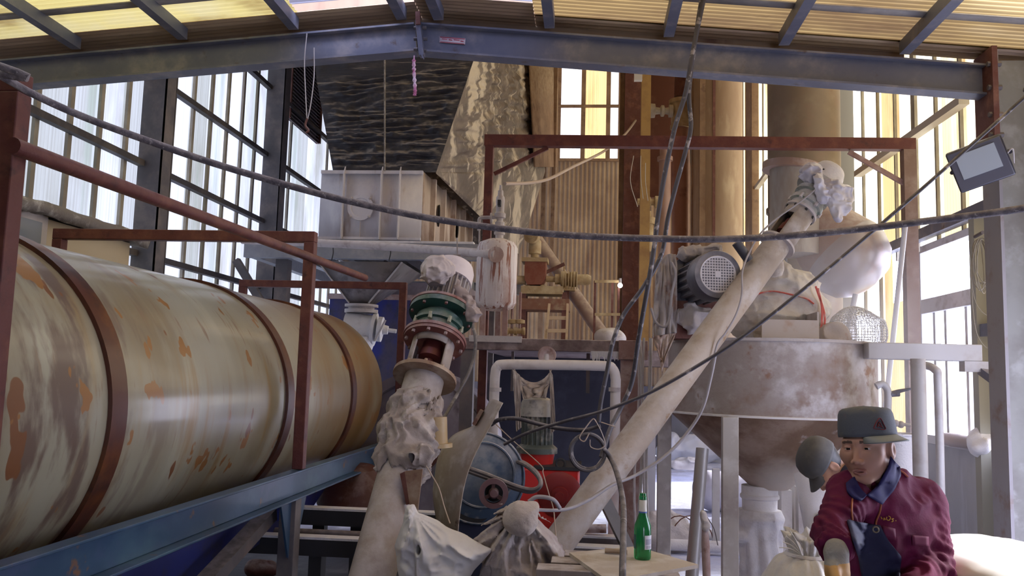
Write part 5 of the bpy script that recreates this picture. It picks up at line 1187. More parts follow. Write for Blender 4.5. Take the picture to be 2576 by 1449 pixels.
lo, hi = seg_lo_hi((A, B), .2)
tag(sdf_obj('packed_cloth', fn, lo, hi, .009, SHEETM), 'bundle of pale cloth packed under the fan motor', 'cloth')
# heap of cloth bags behind the conveyor with red band
A = at(1925, 790, 6.5); C2 = at(1965, 720, 6.55)
WCL = mat('bagcloth_white', (.62, .60, .58), .75, 0, [((.50, .45, .42), 5, .45, .7), ((.44, .30, .22), 6, .64, .74)], bump=(40, .25))
RB = mat('red_band', (.62, .10, .08), .6, 0, [((.60, .42, .40), 9, .5, .65)])
def heap(X, Y, Z):
    d = smin(sd_ell(X, Y, Z, at(1930, 800, 6.5), (.26, .28, .24)), sd_ell(X, Y, Z, at(1985, 735, 6.5), (.20, .22, .16)), .08)
    d = smin(d, sd_ell(X, Y, Z, at(2025, 780, 6.5), (.15, .2, .18)), .06); d = smin(d, sd_ell(X, Y, Z, at(1955, 700, 6.45), (.1, .1, .12)), .06)
    d = d-.030*ridge(X, Y, Z*1.3, 6, 3)-.012*ridge(X, Y, Z, 16, 1)
    return np.maximum(d, zt-Z)
c = at(1965, 780, 6.5)
tag(sdf_obj('bag_heap', heap, (c.x-.55, 6.1, zt-.02), (c.x+.5, 6.95, c.z+.5), .011, WCL), 'heap of white cloth tied with a red band on the silo lid', 'bag')
# red straps trailing
for k, pts in enumerate((((2058, 725), (2068, 780), (2064, 850)), ((2052, 720), (2074, 790), (2072, 835)))):
    tag(MB().sweep(spline([at(x, y, 6.25) for x, y in pts], 6), .008, 6, flat=.4).build('red_strap', RB), ('red strap hanging from the cloth heap, nearer it', 'red strap hanging from the cloth heap, outer one')[k], 'strap')
# clear box corner
b0, b1 = at(1915, 852, 6.0), at(2058, 785, 6.0)
t = thing('plate_hatch', 'rust-stained pale hatch plate standing on the silo lid', 'plate', (b0.x, 6.0, zt))
MB().lh((b0.x, 5.98, zt-.002), (b1.x, 6.0, b1.z-.06)).build('front_plate', mat('hatch_pale', (.55, .50, .48), .6, 0, [((.45, .30, .22), 4, .48, .66)], dust=(DUST, .6)), t)
MB().lh((b1.x-.012, 5.98, zt-.002), (b1.x, 6.3, b1.z)).build('side_edge', DUSTY, t)
# net bag
NET = mat('net_white', (.74, .75, .80), .6)
nc = at(2160, 850, 6.6)
NB = sdf_obj('net_bag', lambda X, Y, Z: np.maximum(smin(sd_ell(X, Y, Z, at(2150, 835, 6.5), (.17, .17, .17)), sd_ell(X, Y, Z, at(2195, 840, 6.5), (.10, .1, .12)), .05)-.025*ridge(X, Y, Z, 5, 2), zt-Z), (nc.x-.35, 6.2, zt-.02), (nc.x+.4, 6.9, zt+.4), .021, NET)
q = NB.modifiers.new('w', 'WIREFRAME'); q.thickness = .006; q.use_replace = True; q.use_even_offset = False
tag(NB, 'white net bag lying on the silo lid beside the side beam', 'net')
c = at(2090, 840, 6.3)
tag(sdf_obj('cloth_lump', lambda X, Y, Z: np.maximum(sd_ell(X, Y, Z, at(2092, 850, 6.3), (.11, .12, .11))-.03*ridge(X, Y, Z, 9, 2), zt-Z), c-V((.2, .25, .2)), c+V((.2, .25, .2)), .011, SHEETM), 'small tan cloth lump on the silo lid by the net bag', 'cloth')
# light pieces: slim white pole and tube
for k, ((xa, ya), (xb, yb), Y, lbl) in enumerate((((2152, 740), (2128, 862), 6.9, 'short clear tube standing on the silo lid behind the net'), ((2278, 560), (2246, 858), 7.3, 'slim pale pole leaning by the red gantry post'))):
    a_, b_ = at(xa, ya, Y), at(xb, yb, Y); b_ = a_+(b_-a_)*((a_.z-(zt if k == 0 else 0))/(a_.z-b_.z))
    tag(MB().cyl(b_, a_, .022, n=12).build('slim_pole', mat('pole_bluewhite', (.62, .64, .74), .4)), lbl, 'pole')
# ================================================================ slanting bell-ended vessel and round stack
VY = 8.4
A = at(1996, 520, VY); B = at(2152, 668, VY-.25); av_ = (B-A).normalized(); L_ = (B-A).length
VES = mat('vessel_pinkgrey', (.34, .23, .185), .5, .15, [((.27, .165, .125), 2.2, .45, .65), ((.46, .39, .36), 4, .52, .72), ((.22, .13, .10), 6, .6, .75)], dust=((.60, .56, .55), .6, .25))
t = thing('slanting_vessel', 'dusty pink-grey cone-shaped vessel with domed end above the silo', 'vessel', (A.x, VY, 2.9))
rb_ = 100/2100*8.3
MB().lathe(A, av_, [(-.12, rb_*.52), (0, rb_*.62), (L_*.75, rb_*1.0)], 56).build('cone_body', VES, t)
MB().lathe(A, av_, [(L_*.75, rb_), (L_*.80, rb_*1.03), (L_*.95, rb_*1.01), (L_*1.12, rb_*.86), (L_*1.25, rb_*.55), (L_*1.30, 0)], 56).build('domed_end', mat('dome_grey', (.34, .30, .30), .35, .3, [((.30, .21, .18), 3, .5, .7)]), t)
MB().lathe(at(2205, 640, VY-.1), (1, .1, .3), [(0, .06), (.12, .06)], 16).build('end_nozzle', VES, t)
x0, x1 = at(1940, 470, 8.0).x, at(2062, 470, 8.0).x
t2c = ((x0+x1)/2, 8.05)
MB().lathe((t2c[0], t2c[1], at(1990, 640, 8).z), (0, 0, 1), [(0, (x1-x0)/2), (at(1990, 420, 8).z-at(1990, 640, 8).z, (x1-x0)/2)], 40).build('inlet_neck', mat('neck_greygreen', (.30, .26, .22), .6, .1, [((.42, .40, .36), 3, .5, .7, (1, 1, .3)), ((.22, .16, .12), 4, .5, .7, (1, 1, .3))]), t)
c = V((t2c[0]-.02, t2c[1], at(1990, 425, 8).z))
MB().lathe(c, (.12, 0, 1), [(-.02, (x1-x0)/2), (-.02, (x1-x0)/2+.05), (.05, (x1-x0)/2+.05), (.05, .1)], 40).build('neck_collar', VES, t)
MB().cyl((A.x-.1, VY+.1, 0), (A.x-.1, VY+.1, A.z-.2), .06, n=12).build('support_post', STEELD, t)
sx0, sx1 = at(1937, 300, 9.6).x, at(2117, 300, 9.6).x
STK = mat('stack_brown', (.17, .125, .085), .65, .1, [((.25, .20, .14), 1.6, .42, .68), ((.19, .13, .09), 4, .5, .7)])
t = thing('round_stack', 'broad brown round stack passing up behind the rafter', 'stack', ((sx0+sx1)/2, 9.7, 3.2))
MB().lathe(((sx0+sx1)/2, 9.7, 0), (0, 0, 1), [(0, (sx1-sx0)/2), (ZF, (sx1-sx0)/2)], 48).build('stack_shell', STK, t)
MB().lathe(((sx0+sx1)/2, 9.7, 3.6), (0, 0, 1), [(0, (sx1-sx0)/2), (0, (sx1-sx0)/2+.02), (.05, (sx1-sx0)/2+.02), (.05, (sx1-sx0)/2)], 48, False).build('stack_band', STK, t)
# ================================================================ side beam, pipes, floodlight at the right
BY = 5.9
a_, b_ = at(2196, 862, BY), at(2462, 910, BY)
PALE = mat('beam_pale', (.52, .51, .52), .6, .1, [((.42, .38, .37), 4, .48, .7)], dust=((.66, .65, .66), .6))
t = thing('side_beam', 'pale box beam running from the silo to the floodlight column', 'beam', ((a_.x+b_.x)/2, BY, b_.z))
MB().lh((a_.x-.05, BY-.06, b_.z), (b_.x, BY+.06, a_.z)).build('box_section', PALE, t, bevel=.005)
MB().lh((b_.x-.12, BY-.07, b_.z-.07), (b_.x+.12, BY+.02, b_.z)).build('seat_angle', PALE, t)
MB().bar((b_.x+.0, BY-.04, b_.z-.06), (b_.x+.1, BY-.5, b_.z-.3), .05, .05).build('knee_brace', STEEL, t)
for px, py0, Y, r, lbl in ((2309, 905, 5.6, .045, 'thick grey vertical pipe standing before the side wall'), (2358, 905, 5.75, .026, 'slim pale vertical pipe beside the side window')):
    p = at(px, py0, Y); x = p.x
    if r > .04: m = MB().cyl((x, Y, 0), (x+.0, Y, b_.z), r, n=20)
    else: m = MB().sweep(spline([(x-.06, BY+.1, b_.z-.02), (x-.02, Y, b_.z-.06), (x, Y, b_.z-.2), (x, Y, .8), (x, Y, 0)], 8), r, 14)
    tag(m.build('standing_pipe', PALE), lbl, 'pipe')
# gooseneck and tap fittings
t = thing('gooseneck_pipe', 'bent grey gooseneck pipe with tap beside the silo', 'pipe', at(2230, 1060, 5.9)); t.location.z = 0; ORG[t.name] = V(t.location)
g_ = lambda x, y: at(x, y, 5.95)
p = g_(2232, 1000)
MB().sweep(spline([g_(2204, 972), g_(2218, 966), g_(2230, 976), g_(2234, 1000), g_(2234, 1100), V((g_(2234, 1100).x, 5.95, 0))], 8), .024, 14).build('bend', PALE, t)
MB().sweep([g_(2244, 990), g_(2262, 984), g_(2300, 976)], [.018, .014, .006], 10).build('tap_lever', STEEL, t)
MB().cyl(g_(2234, 992), g_(2262, 990), .02, n=12).build('tap_body', STEEL, t)
for k in range(3): MB().ball(g_(2240+13*k, 1062+3*k), .025, 10).build('coupling', DUSTY, t)
MB().cyl(g_(2236, 1062), g_(2290, 1070), .012, n=10).build('cross_pipe', DUSTY, t)
# white drum-shaped bin behind the worker
p = at(2270, 1090, 6.3)
tag(MB().lathe((p.x, 6.3, 0), (0, 0, 1), [(0, .11), (p.z-.02, .125), (p.z-.01, .14), (p.z, .14), (p.z, .12), (p.z-.3, .11)], 28).build('white_bin', DUSTW), 'white round bin behind the worker in the cap', 'bin')
# rolled thing on the window sill
p = at_x(2400, 1095, XR-.12)
tag(MB().sweep([(XR-.12, p.y-.35, 1.2), (XR-.13, p.y, 1.2), (XR-.12, p.y+.25, 1.2)], [.05, .06, .05], 14).build('rolled_mat', mat('roll_brown', (.32, .27, .26), .8)), 'brown rolled mat lying under the side window', 'mat')
p = at_x(2470, 1090, XR-.12)
tag(sdf_obj('white_bundle', lambda X, Y, Z: sd_ell(X, Y, Z, (XR-.14, p.y, 1.22), (.09, .13, .11))-.03*vn(X, Y, Z, 12), (XR-.35, p.y-.3, 1.0), (XR+.05, p.y+.3, 1.45), .015, DUSTW), 'white bundle on the ledge beside the floodlight column', 'bundle')
# wire coil on the column
t = thing('wire_coil', 'coil of thin tan wire hung on the side wall above the ledge', 'coil', at(2470, 700, 5.5))
cw = at(2462, 600, 5.6); random.seed(3); TANW = mat('wire_tan', (.34, .30, .23), .7)
for k in range(7):
    h = .13+.06*random.random(); wd = .035+.02*random.random(); o_ = V((.02*random.random(), .04*random.random()-.02, 0))
    MB().sweep([cw+o_+V((wd*math.cos(a), .02*math.sin(2*a+k), -h+h*math.sin(a))) for a in [2*PI*i/24 for i in range(25)]], .0032, 5, False).build('loop', TANW, t)
for k, (d, s) in enumerate(((.42, .05), (.62, .07))):
    MB().sweep(spline([cw+V((-.06, 0, -.1)), cw+V((-.02, .02, -d)), cw+V((.05+s, 0, -d-.08)), cw+V((.11+s, .02, -d*.5)), cw+V((.06, 0, -.05))], 8), .0025, 5).build('stray_wire', TANW, t)
MB().cyl(cw+V((0, .05, .02)), cw+V((0, -.06, .03)), .012, n=8).build('peg', STEELD, t)
# floodlight
t = thing('floodlight', 'black square LED floodlight tilted on the portal column', 'floodlight', at(2470, 420, 4.85))
fc = at(2466, 412, 4.75); fn_ = V((-.42, -.86, -.38)).normalized(); roll = math.radians(17)
x_, y_, z_ = frame(fn_); ca, sa = math.cos(roll), math.sin(roll); X2 = x_*ca+y_*sa; Y2 = y_*ca-x_*sa
RF = Matrix((X2, Y2, z_)).transposed()
BLK = mat('lamp_black', (.035, .035, .05), .4, .2, dust=((.35, .35, .38), .7))
MB().box(fc, (.285, .24, .05), RF).build('housing', BLK, t, bevel=.012)
MB().box(fc+z_*.028, (.27, .225, .008), RF).build('bezel', mat('bezel_grey', (.12, .12, .15), .4, .2), t, bevel=.003)
MB().box(fc+z_*.034+Y2*.02, (.20, .14, .004), RF).build('lens', mat('lens_grey', (.42, .47, .52), .12, 0, spec=.6), t)
mb = MB()
for k in range(9): mb.box(fc-z_*.045+X2*(-.11+.0275*k), (.006, .19, .05), RF)
mb.build('cooling_fin', BLK, t)
cxp = V((cx0+.02, YP-.1, fc.z+.02))
MB().sweep([fc-z_*.05-X2*.15, fc-z_*.09-X2*.15, fc-z_*.16], .012, 8).build('yoke_arm', BLK, t); MB().sweep([fc-z_*.05+X2*.15, fc-z_*.09+X2*.15, fc-z_*.16], .012, 8).build('yoke_arm', BLK, t)
MB().sweep([fc-z_*.15, cxp], .014, 8).build('mount_bar', STEEL, t)
MB().sweep(spline([fc+X2*.13+z_*.01, fc+X2*.17+Y2*.02+z_*.03, fc+X2*.15-Y2*.06], 6), .004, 6).build('lead', DUSTY, t)
# ================================================================ floor things beyond the silo
fz = lambda px, py: at_z(px, py, 0.0)
p = fz(1712, 1150); c = V((p.x, min(p.y, 17.9), .25))
tag(sdf_obj('sack_pile', lambda X, Y, Z: smin(sd_ell(X, Y, Z, c+V((.25, 0, -.02)), (.5, .35, .26)), sd_ell(X, Y, Z, c+V((-.32, -.1, .0)), (.26, .3, .3)), .06)-.05*ridge(X, Y, Z, 3, 2)-.03*vn(X, Y, Z, 8), c-V((1, .8, .3)), c+V((1.2, .8, .6)), .03, mat('sack_bluegrey', (.60, .60, .66), .7, 0, [((.46, .46, .53), 3, .5, .7)])), 'bluish-white sacks dumped on the far floor by the dark wall', 'sack')
p = fz(1730, 1176)
tag(sdf_obj('rag_scrap', lambda X, Y, Z: sd_ell(X, Y, Z, (p.x, p.y, .05), (.3, .18, .09))-.07*ridge(X, Y, Z, 6, 2), (p.x-.6, p.y-.5, -.05), (p.x+.6, p.y+.5, .3), .025, DUSTY), 'scrap of pale rag on the far powdered floor', 'rag')
p = fz(1820, 1282)
tag(sdf_obj('long_sack', lambda X, Y, Z: sd_cap(X, Y, Z, (p.x-.15, p.y, .24), (p.x+.75, p.y-.1, .22), .25, .22)-.02*ridge(X, Y, Z*.6, 4, 2), (p.x-.6, p.y-.6, -.06), (p.x+1.2, p.y+.5, .7), .03, mat('sack_lavender', (.50, .49, .57), .75, 0, [((.40, .38, .44), 3, .45, .7)])), 'full lavender-grey sack lying on the floor behind the silo legs', 'sack')
p = fz(1664, 1362)
tag(sdf_obj('powder_heap', lambda X, Y, Z: sd_ell(X, Y, Z, (p.x, p.y, -.02), (.36, .4, .33))-.04*vn(X, Y, Z, 9)-.02*vn(X, Y, Z, 22), (p.x-.6, p.y-.7, -.1), (p.x+.6, p.y+.7, .5), .025, mat('heap_grey', (.54, .51, .53), .9, 0, [((.44, .41, .43), 6, .5, .7)], bump=(40, .5))), 'grey heap of crusted powder behind the green bottle', 'heap')
mb = MB()
for k in range(2):
    x = p.x+.15+.12*k; mb.sweep([(x+.22*math.cos(a), p.y-.35+.05*k, .32*math.sin(a)) for a in [PI*i/12 for i in range(13)]], .006, 5)
tag(mb.build('bent_wire', RUSTD), 'bent rusty wire loop stuck in the powder heap', 'wire')
for px0, px1, py, r, m, lbl in ((1640, 1800, 1352, .05, PALE, 'grey pipe lying across the floor behind the round prop'), (1668, 2010, 1384, .055, DUSTW, 'white crusted pipe lying across the floor under the silo')):
    a_, b_ = fz(px0, py), fz(px1, py); b_.y = a_.y
    tag(MB().sweep([(a_.x, a_.y, r), ((a_.x+b_.x)/2, a_.y, r), (b_.x, a_.y, r)], r, 14).build('floor_pipe', m), lbl, 'pipe')
# steel uprights behind the conveyor
for px, w_, Y, m, lbl in ((1637, 22, 9.0, mat('upright_bluewhite', (.60, .62, .72), .6), 'pale bluish upright panel post behind the bottle'), (1802, 17, 8.6, PALE, 'slim pale post beyond the silo legs')):
    x = at(px, 1200, Y).x; w2 = w_/2/2100*Y; tag(MB().lh((x-w2, Y, 0), (x+w2, Y+.06, at(px, 1000 if Y > 8.8 else 1180, Y).z)).build('slim_post', m), lbl, 'post', None, 'thing')
random.seed(11)
for k, (px, Y) in enumerate(((1602, 6.7), (1612, 6.8), (1622, 6.75), (1630, 6.9))):
    x = at(px, 1000, Y).x; tp = at(px+2, 850, Y).z
    pts = [(x+.02*random.uniform(-1, 1), Y+.02*random.uniform(-1, 1), tp*(1-i/5)) for i in range(6)]; pts[-1] = (x, Y, 0)
    tag(MB().sweep(spline(pts, 5), .010+.004*(k % 2), 8).build('conduit', PALE if k % 2 else DUSTY), ('grey conduit hugging the platform post', 'second conduit out from the platform post', 'thin conduit third from the platform post', 'outermost wavy conduit off the platform post')[k], 'conduit', 'conduits beside the platform post')
# stick wrapped in cloth
p = at(1772, 1290, 5.0); b_ = at(1778, 1460, 4.95); b_ = p+(b_-p)*(p.z/(p.z-b_.z))
t = thing('wrapped_stick', 'rusty stick with a rag knotted round its top by the silo leg', 'stick', b_)
MB().sweep([b_, b_.lerp(p, .4), b_.lerp(p, .8), p], [.014, .02, .024, .012], 10).build('stick', RUSTDUST, t)
q = at(1771, 1305, 4.97)
sdf_obj('rag_knot', lambda X, Y, Z: sd_cap(X, Y, Z, at(1770, 1292, 4.97), at(1776, 1325, 4.97), .016, .02)-.008*ridge(X, Y, Z, 25), q-V((.07, .07, .1)), q+V((.07, .07, .1)), .006, DUSTY, t)
MB().sweep(spline([at(1778, 1300, 4.97), at(1796, 1330, 4.97), at(1806, 1372, 4.97)], 6), .003, 5).build('loose_wire', STEELD, t)
# ================================================================ centre machines
# upright motor on red gearbox
cY = 5.9
mx = at(1352, 1060, cY).x
t = thing('gearbox_motor', 'upright dusty green motor on a bright red gearbox', 'gearbox', (mx+.1, cY, 0))
RE = mat('gearbox_red', (.55, .022, .018), .38, .0, [((.34, .02, .02), 4, .5, .7), ((.12, .03, .03), 7, .64, .74)], coat=.25)
zA = at(1352, 1000, cY).z; zB = at(1352, 1128, cY).z
GM = mat('motor_green_dust', (.075, .09, .085), .6, .1, [((.30, .28, .25), 7, .50, .66), ((.06, .06, .07), 4, .5, .7)])
rm = 40/2100*cY
vs = []; n = 80; mb = MB()
for z in (zB+.03, zA-.11):
    for k in range(n):
        rr = rm*(1.0 if k % 4 < 2 else .88); vs.append(V((mx+rr*math.cos(2*PI*k/n), cY+rr*math.sin(2*PI*k/n), z)))
mb.add(vs, [(k, (k+1) % n, n+(k+1) % n, n+k) for k in range(n)]+[tuple(n+k for k in range(n))]).build('finned_motor', GM, t, smooth=20)
MB().lathe((mx, cY, zA-.13), (0, 0, 1), [(0, rm), (0, rm*1.04), (.09, rm*1.04), (.115, rm*.95), (.13, rm*.6), (.132, 0)], 40).build('fan_cap', mat('cap_dusted', (.42, .40, .37), .7, 0, [((.14, .14, .14), 9, .5, .64)], dust=((.62, .58, .52), .95)), t)
MB().lathe((mx, cY, zB-.03), (0, 0, 1), [(0, rm), (0, rm*1.28), (.035, rm*1.28), (.06, rm)], 40).build('motor_flange', GM, t)
zC = at(1352, 1172, cY).z
MB().lathe((mx, cY, zC-.03), (0, 0, 1), [(0, rm*.95), (zB-zC, rm*1.12)], 36).build('red_neck', RE, t)
gx0, gx1 = at(1310, 1200, cY).x, at(1458, 1200, cY).x; gz = at(1400, 1174, cY).z
MB().lh((gx0, cY-.2, .28), (gx1, cY+.25, gz)).build('gear_case', RE, t, bevel=.012)
MB().lh((gx0+.1, cY-.21, gz-.002), (gx1+.01, cY+.26, gz+.02)).build('case_lid', DARK, t)
p = at(1408, 1245, cY-.21)
MB().lathe(p, (0, -1, 0), [(-.02, .15), (.0, .15), (.015, .12), (.015, .06), (.05, .055), (.05, .03), (.09, .03)], 36).build('bearing_cover', mat('cover_darkred', (.22, .02, .02), .45, .1), t)
MB().ring((gx0+.28, cY-.18, gz+.04), (0, 1, 0), .03, .008, 16, 6).build('lifting_eye', DARK, t)
MB().lh((gx0-.05, cY-.22, 0), (gx1+.05, cY+.27, .28)).build('plinth', STEELD, t)
# cloth hung over the motor
drape('hanging_cloth', [(1293, 928), (1310, 948), (1338, 962), (1366, 955), (1388, 930)], [(1318, 1004), (1326, 1002), (1342, 1000), (1362, 1000), (1374, 1002)], cY-.06, CLOTH, 'greyish cloth slung over the upright motor', fold=1.5, amp=.04, yb=cY-.1)
for k, (a_, b_) in enumerate((((1294, 930), (1303, 1085)), ((1387, 930), (1390, 1090)))):
    drape('cloth_tail', [(a_[0]-4, a_[1]), (a_[0]+14 if k == 0 else a_[0]+3, a_[1]+14)], [(b_[0]-3, b_[1]), (b_[0]+8, b_[1]-10)], cY-.12, CLOTH, ('cloth tail hanging down beside the motor, bracket side', 'cloth tail hanging down beside the motor, gantry pipe side')[k], fold=1, amp=.015)
# white pipe gantry
wY = 6.3
t = thing('pipe_gantry', 'white crusted pipe arch over the upright motor', 'pipe', at(1400, 916, wY)); t.location.z = 0; ORG[t.name] = V(t.location)
g_ = lambda x, y: at(x, y, wY)
bl, br = g_(1240, 1090), g_(1546, 1090)
MB().sweep(spline([V((bl.x, wY, 0)), V((bl.x, wY, .6)), g_(1243, 1000), g_(1246, 940), g_(1252, 923), g_(1272, 917), g_(1400, 918), g_(1520, 921), g_(1540, 928), g_(1548, 950), g_(1548, 1000), V((br.x, wY, .6)), V((br.x, wY, 0))], 8), .038, 18).build('arch_pipe', mat('pipe_cream', (.62, .57, .55), .65, 0, [((.5, .44, .42), 6, .5, .7)], dust=((.76, .73, .72), .8)), t)
c = g_(1375, 893)
MB().lathe(c+V((0, .12, 0)), (0, -1, 0), [(0, .05), (.0, .068), (.1, .068), (.1, .058), (.12, .058), (.12, .035), (.10, 0)], 28).build('valve', RUSTDUST, t)
MB().cyl(c+V((0, .03, 0)), g_(1375, 916), .025, n=12).build('valve_stem', DUSTY, t)
for px in (1246, 1546): MB().lathe(g_(px, 985), (0, 0, 1), [(0, .036), (0, .045), (.03, .045), (.03, .036)], 18).build('sleeve', DUSTY, t)
# belt guard, blue fan casing and pulley
gY = 4.75
t = thing('blue_casing', 'blue dusty round fan casing with rust pulley behind the belt guard', 'fan', at(1235, 1200, gY)); t.location.z = 0; ORG[t.name] = V(t.location)
c = at(1208, 1200, gY+.2); rc = 112/2100*4.95
CB = mat('casing_blue', (.05, .085, .15), .5, .1, [((.14, .18, .24), 3, .45, .68), ((.36, .34, .33), 6, .58, .72)], dust=((.6, .57, .55), .8))
MB().lathe(c, (.1, -1, .1), [(-.18, 0), (-.18, rc), (0, rc), (.03, rc*.96), (.05, rc*.80), (.05, 0)], 56).build('casing', CB, t)
MB().ring(c+V((0, -.035, 0)), (.1, -1, .1), rc*.985, .007, 56, 8).build('casing_rim', CB, t)
MB().lathe(at(1190, 1262, c.y-.06), (.1, -1, .05), [(-.03, .125), (0, .125), (.002, .0)], 36).build('recess_shade_disc', DARK, t)  # flat black disc stands for the shade inside the belt cavity
MB().ring(c+V((.02, -.055, .02)), (.1, -1, .1), rc*.70, .008, 40, 6).build('bead', CB, t)
MB().lh((c.x-.18, c.y-.05, 0), (c.x+.22, c.y+.2, c.z-rc*.6)).build('pedestal', mat('pedestal_navy', (.03, .04, .09), .5), t)
pc = at(1242, 1240, gY-.1)
PU = mat('pulley_plum', (.17, .09, .10), .5, .2, dust=(DUST, .4))
MB().lathe(pc, (.1, -1, .05), [(0, .052), (0, .08), (.05, .08), (.05, .052)], 40, False).build('pulley_rim', PU, t)
MB().lathe(pc, (.1, -1, .05), [(-.03, .05), (-.03, 0)], 32).build('pulley_web', DARK, t)
MB().lathe(pc, (.1, -1, .05), [(-.05, .028), (.04, .028), (.05, .02), (.05, 0)], 28).build('hub', PU, t)
for k in range(3):
    a = PI/2+2*PI*k/3; MB().bar(pc+V((.025*math.cos(a), -.02, .025*math.sin(a))), pc+V((.056*math.cos(a), -.02, .056*math.sin(a))), .018, .03, (0, 1, 0)).build('spoke', PU, t)
# belts
RUB = mat('belt_rubber', (.10, .09, .095), .6, 0, dust=((.45, .41, .4), .7))
bl_ = lambda x, y, d=0: at(x, y, gY-.02+d)
for k, off in enumerate((0, 1)):
    d = .05*off
    pts = [bl_(1180, 1178+8*off, d), bl_(1230, 1196+8*off, d), bl_(1300, 1224+6*off, d), bl_(1340, 1232+4*off, d), bl_(1360, 1220-2*off, d), bl_(1352, 1196-4*off, d+.06), bl_(1325, 1172-3*off, d+.16), bl_(1300, 1162-3*off, d+.22), bl_(1278, 1164, d+.26)]
    tag(MB().sweep(spline(pts, 8), .013, 8).build('drive_belt', RUB), ('slack rubber drive belt looping off the blue casing, front one', 'slack rubber drive belt looping off the blue casing, rear one')[k], 'belt')
# curved beige guard plate
LE = [(1232, 1010, 4.62), (1212, 1048, 4.62), (1190, 1072, 4.62), (1140, 1096, 4.62), (1106, 1142, 4.62), (1094, 1200, 4.6), (1090, 1244, 4.6), (1097, 1300, 4.6), (1108, 1338, 4.6)]
RI = [(1265, 1013, 4.36), (1240, 1060, 4.36), (1212, 1110, 4.36), (1192, 1150, 4.36), (1178, 1186, 4.36), (1168, 1222, 4.36), (1162, 1255, 4.36), (1156, 1296, 4.36), (1152, 1338, 4.36)]
LE = spline([at(*p) for p in LE], 6); RI = spline([at(*p) for p in RI], 6); n = len(LE)
mb = MB()
def gp(u, v):
    f = v*(n-1); i = min(int(f), n-2); l = LE[i].lerp(LE[i+1], f-i); r = RI[i].lerp(RI[i+1], f-i)
    return l.lerp(r, u)+V((-.02*math.sin(PI*u), 0, .015*math.sin(PI*u)))
mb.grid(9, n, gp)
t = thing('belt_guard', 'curved beige sheet-metal belt guard between the two conveyors', 'guard', at(1130, 1330, 4.5)); t.location.z = 0; ORG[t.name] = V(t.location)
GT = mat('guard_beige', (.38, .315, .245), .5, .05, [((.29, .225, .165), 2.5, .45, .7), ((.12, .07, .05), 5, .66, .71), ((.56, .52, .48), 8, .5, .7)], dust=((.60, .56, .52), .5))
mb.build('curved_plate', GT, t, solid=.006)
MB().bar(at(1193, 1068, 4.5), at(1213, 1032, 4.5), .02, .05, (0, 1, 0)).build('clip', FL, t)
pf = at(1130, 1330, 4.5); MB().lh((pf.x-.03, 4.45, 0), (pf.x+.03, 4.55, pf.z+.02)).build('foot_post', DARK, t)
# bits under the conveyor: dark base beams and rusty shaft
t = thing('machine_plinth', 'dark timber and steel base beams under the long conveyor', 'base', at(1450, 1350, 5.6)); t.location.z = 0; ORG[t.name] = V(t.location)
for (x0, x1, py, Y, h) in ((1290, 1560, 1345, 5.45, .12), (1300, 1560, 1372, 5.15, .14)):
    a_, b_ = at(x0, py, Y), at(x1, py, Y); MB().lh((a_.x, Y, a_.z-h), (b_.x, Y+.12, a_.z)).build('beam', STEELD, t); MB().lh((a_.x, Y+.0, a_.z), (b_.x, Y+.1, a_.z+.012)).build('powder_ridge', DUSTW, t)
    for x in (a_.x+.05, b_.x-.1): MB().lh((x, Y+.01, 0), (x+.08, Y+.1, a_.z-h)).build('leg', DARK, t)
MB().cyl(at(1470, 1330, 5.5), at(1525, 1330, 5.5), .028, n=14).build('shaft_end', RUSTDUST, t)
# ================================================================ cloth-covered pump in front
kY = 3.72
hc = at(1314, 1297, kY)
t = thing('covered_pump', 'pump shrouded in dusty cloth with round knob-like head', 'pump', (hc.x, kY, 0))
hcf = hc+V((0, -.09, 0))
sdf_obj('head_cover', lambda X, Y, Z: smin(sd_cap(X, Y, Z, hcf, hcf+V((0, .07, .0)), .070, .062), sd_ell(X, Y, Z, hcf+V((.045, .02, .04)), (.03, .05, .03)), .02)-.007*ridge(X, Y, Z, 15)-.003*vn(X, Y, Z, 40)+.007*np.exp(-((X-hc.x-.03)**2+(Z-hc.z+.01)**2)/.0002), hcf-V((.12, .12, .12)), hcf+V((.12, .2, .12)), .0045, mat('cover_tan', (.46, .40, .36), .9, 0, [((.56, .50, .46), 8, .45, .65), ((.3, .2, .17), 9, .66, .74)], bump=(60, .3)), t)
def shroud(X, Y, Z):
    P = lambda x, y, dy=0: at(x, y, kY+dy)
    d = sd_cap(X, Y, Z, P(1312, 1318, .05), P(1300, 1400, .03), .045, .10)
    d = smin(d, sd_cap(X, Y, Z, P(1285, 1300, .07), P(1222, 1392, .05), .025, .035), .03)
    d = smin(d, sd_cap(X, Y, Z, P(1340, 1322, .05), P(1394, 1400, .05), .02, .035), .03)
    d = smin(d, sd_cap(X, Y, Z, P(1300, 1400, .03), P(1300, 1560, .04), .12, .17), .05)
    an = np.arctan2(X-hc.x, hc.z+.05-Z); w = .3*vn(X, Y, Z, 6, 7)
    f = .045*np.clip(ridge(an*1.5+w, Y*.6, Z*.25, 4.2, 4), -.2, 1)+.022*np.clip(ridge(an*2.2+w, Y*2, Z*1.6, 6, 5), -.2, 1)+.008*ridge(X, Y, Z, 34, 2)
    return (d+.012-f)*.7
lo, hi = seg_lo_hi((at(1215, 1300, kY), at(1410, 1560, kY)), .16)
sdf_obj('cloth_shroud', shroud, lo, hi, .007, mat('shroud_cloth', (.38, .33, .31), .9, 0, [((.26, .21, .20), 5, .45, .7), ((.50, .46, .43), 11, .5, .7)], bump=(60, .25)), t)
MB().cyl((hc.x, kY+.04, 0), (hc.x, kY+.04, hc.z-.2), .09, n=16).build('pump_stand', DARK, t)
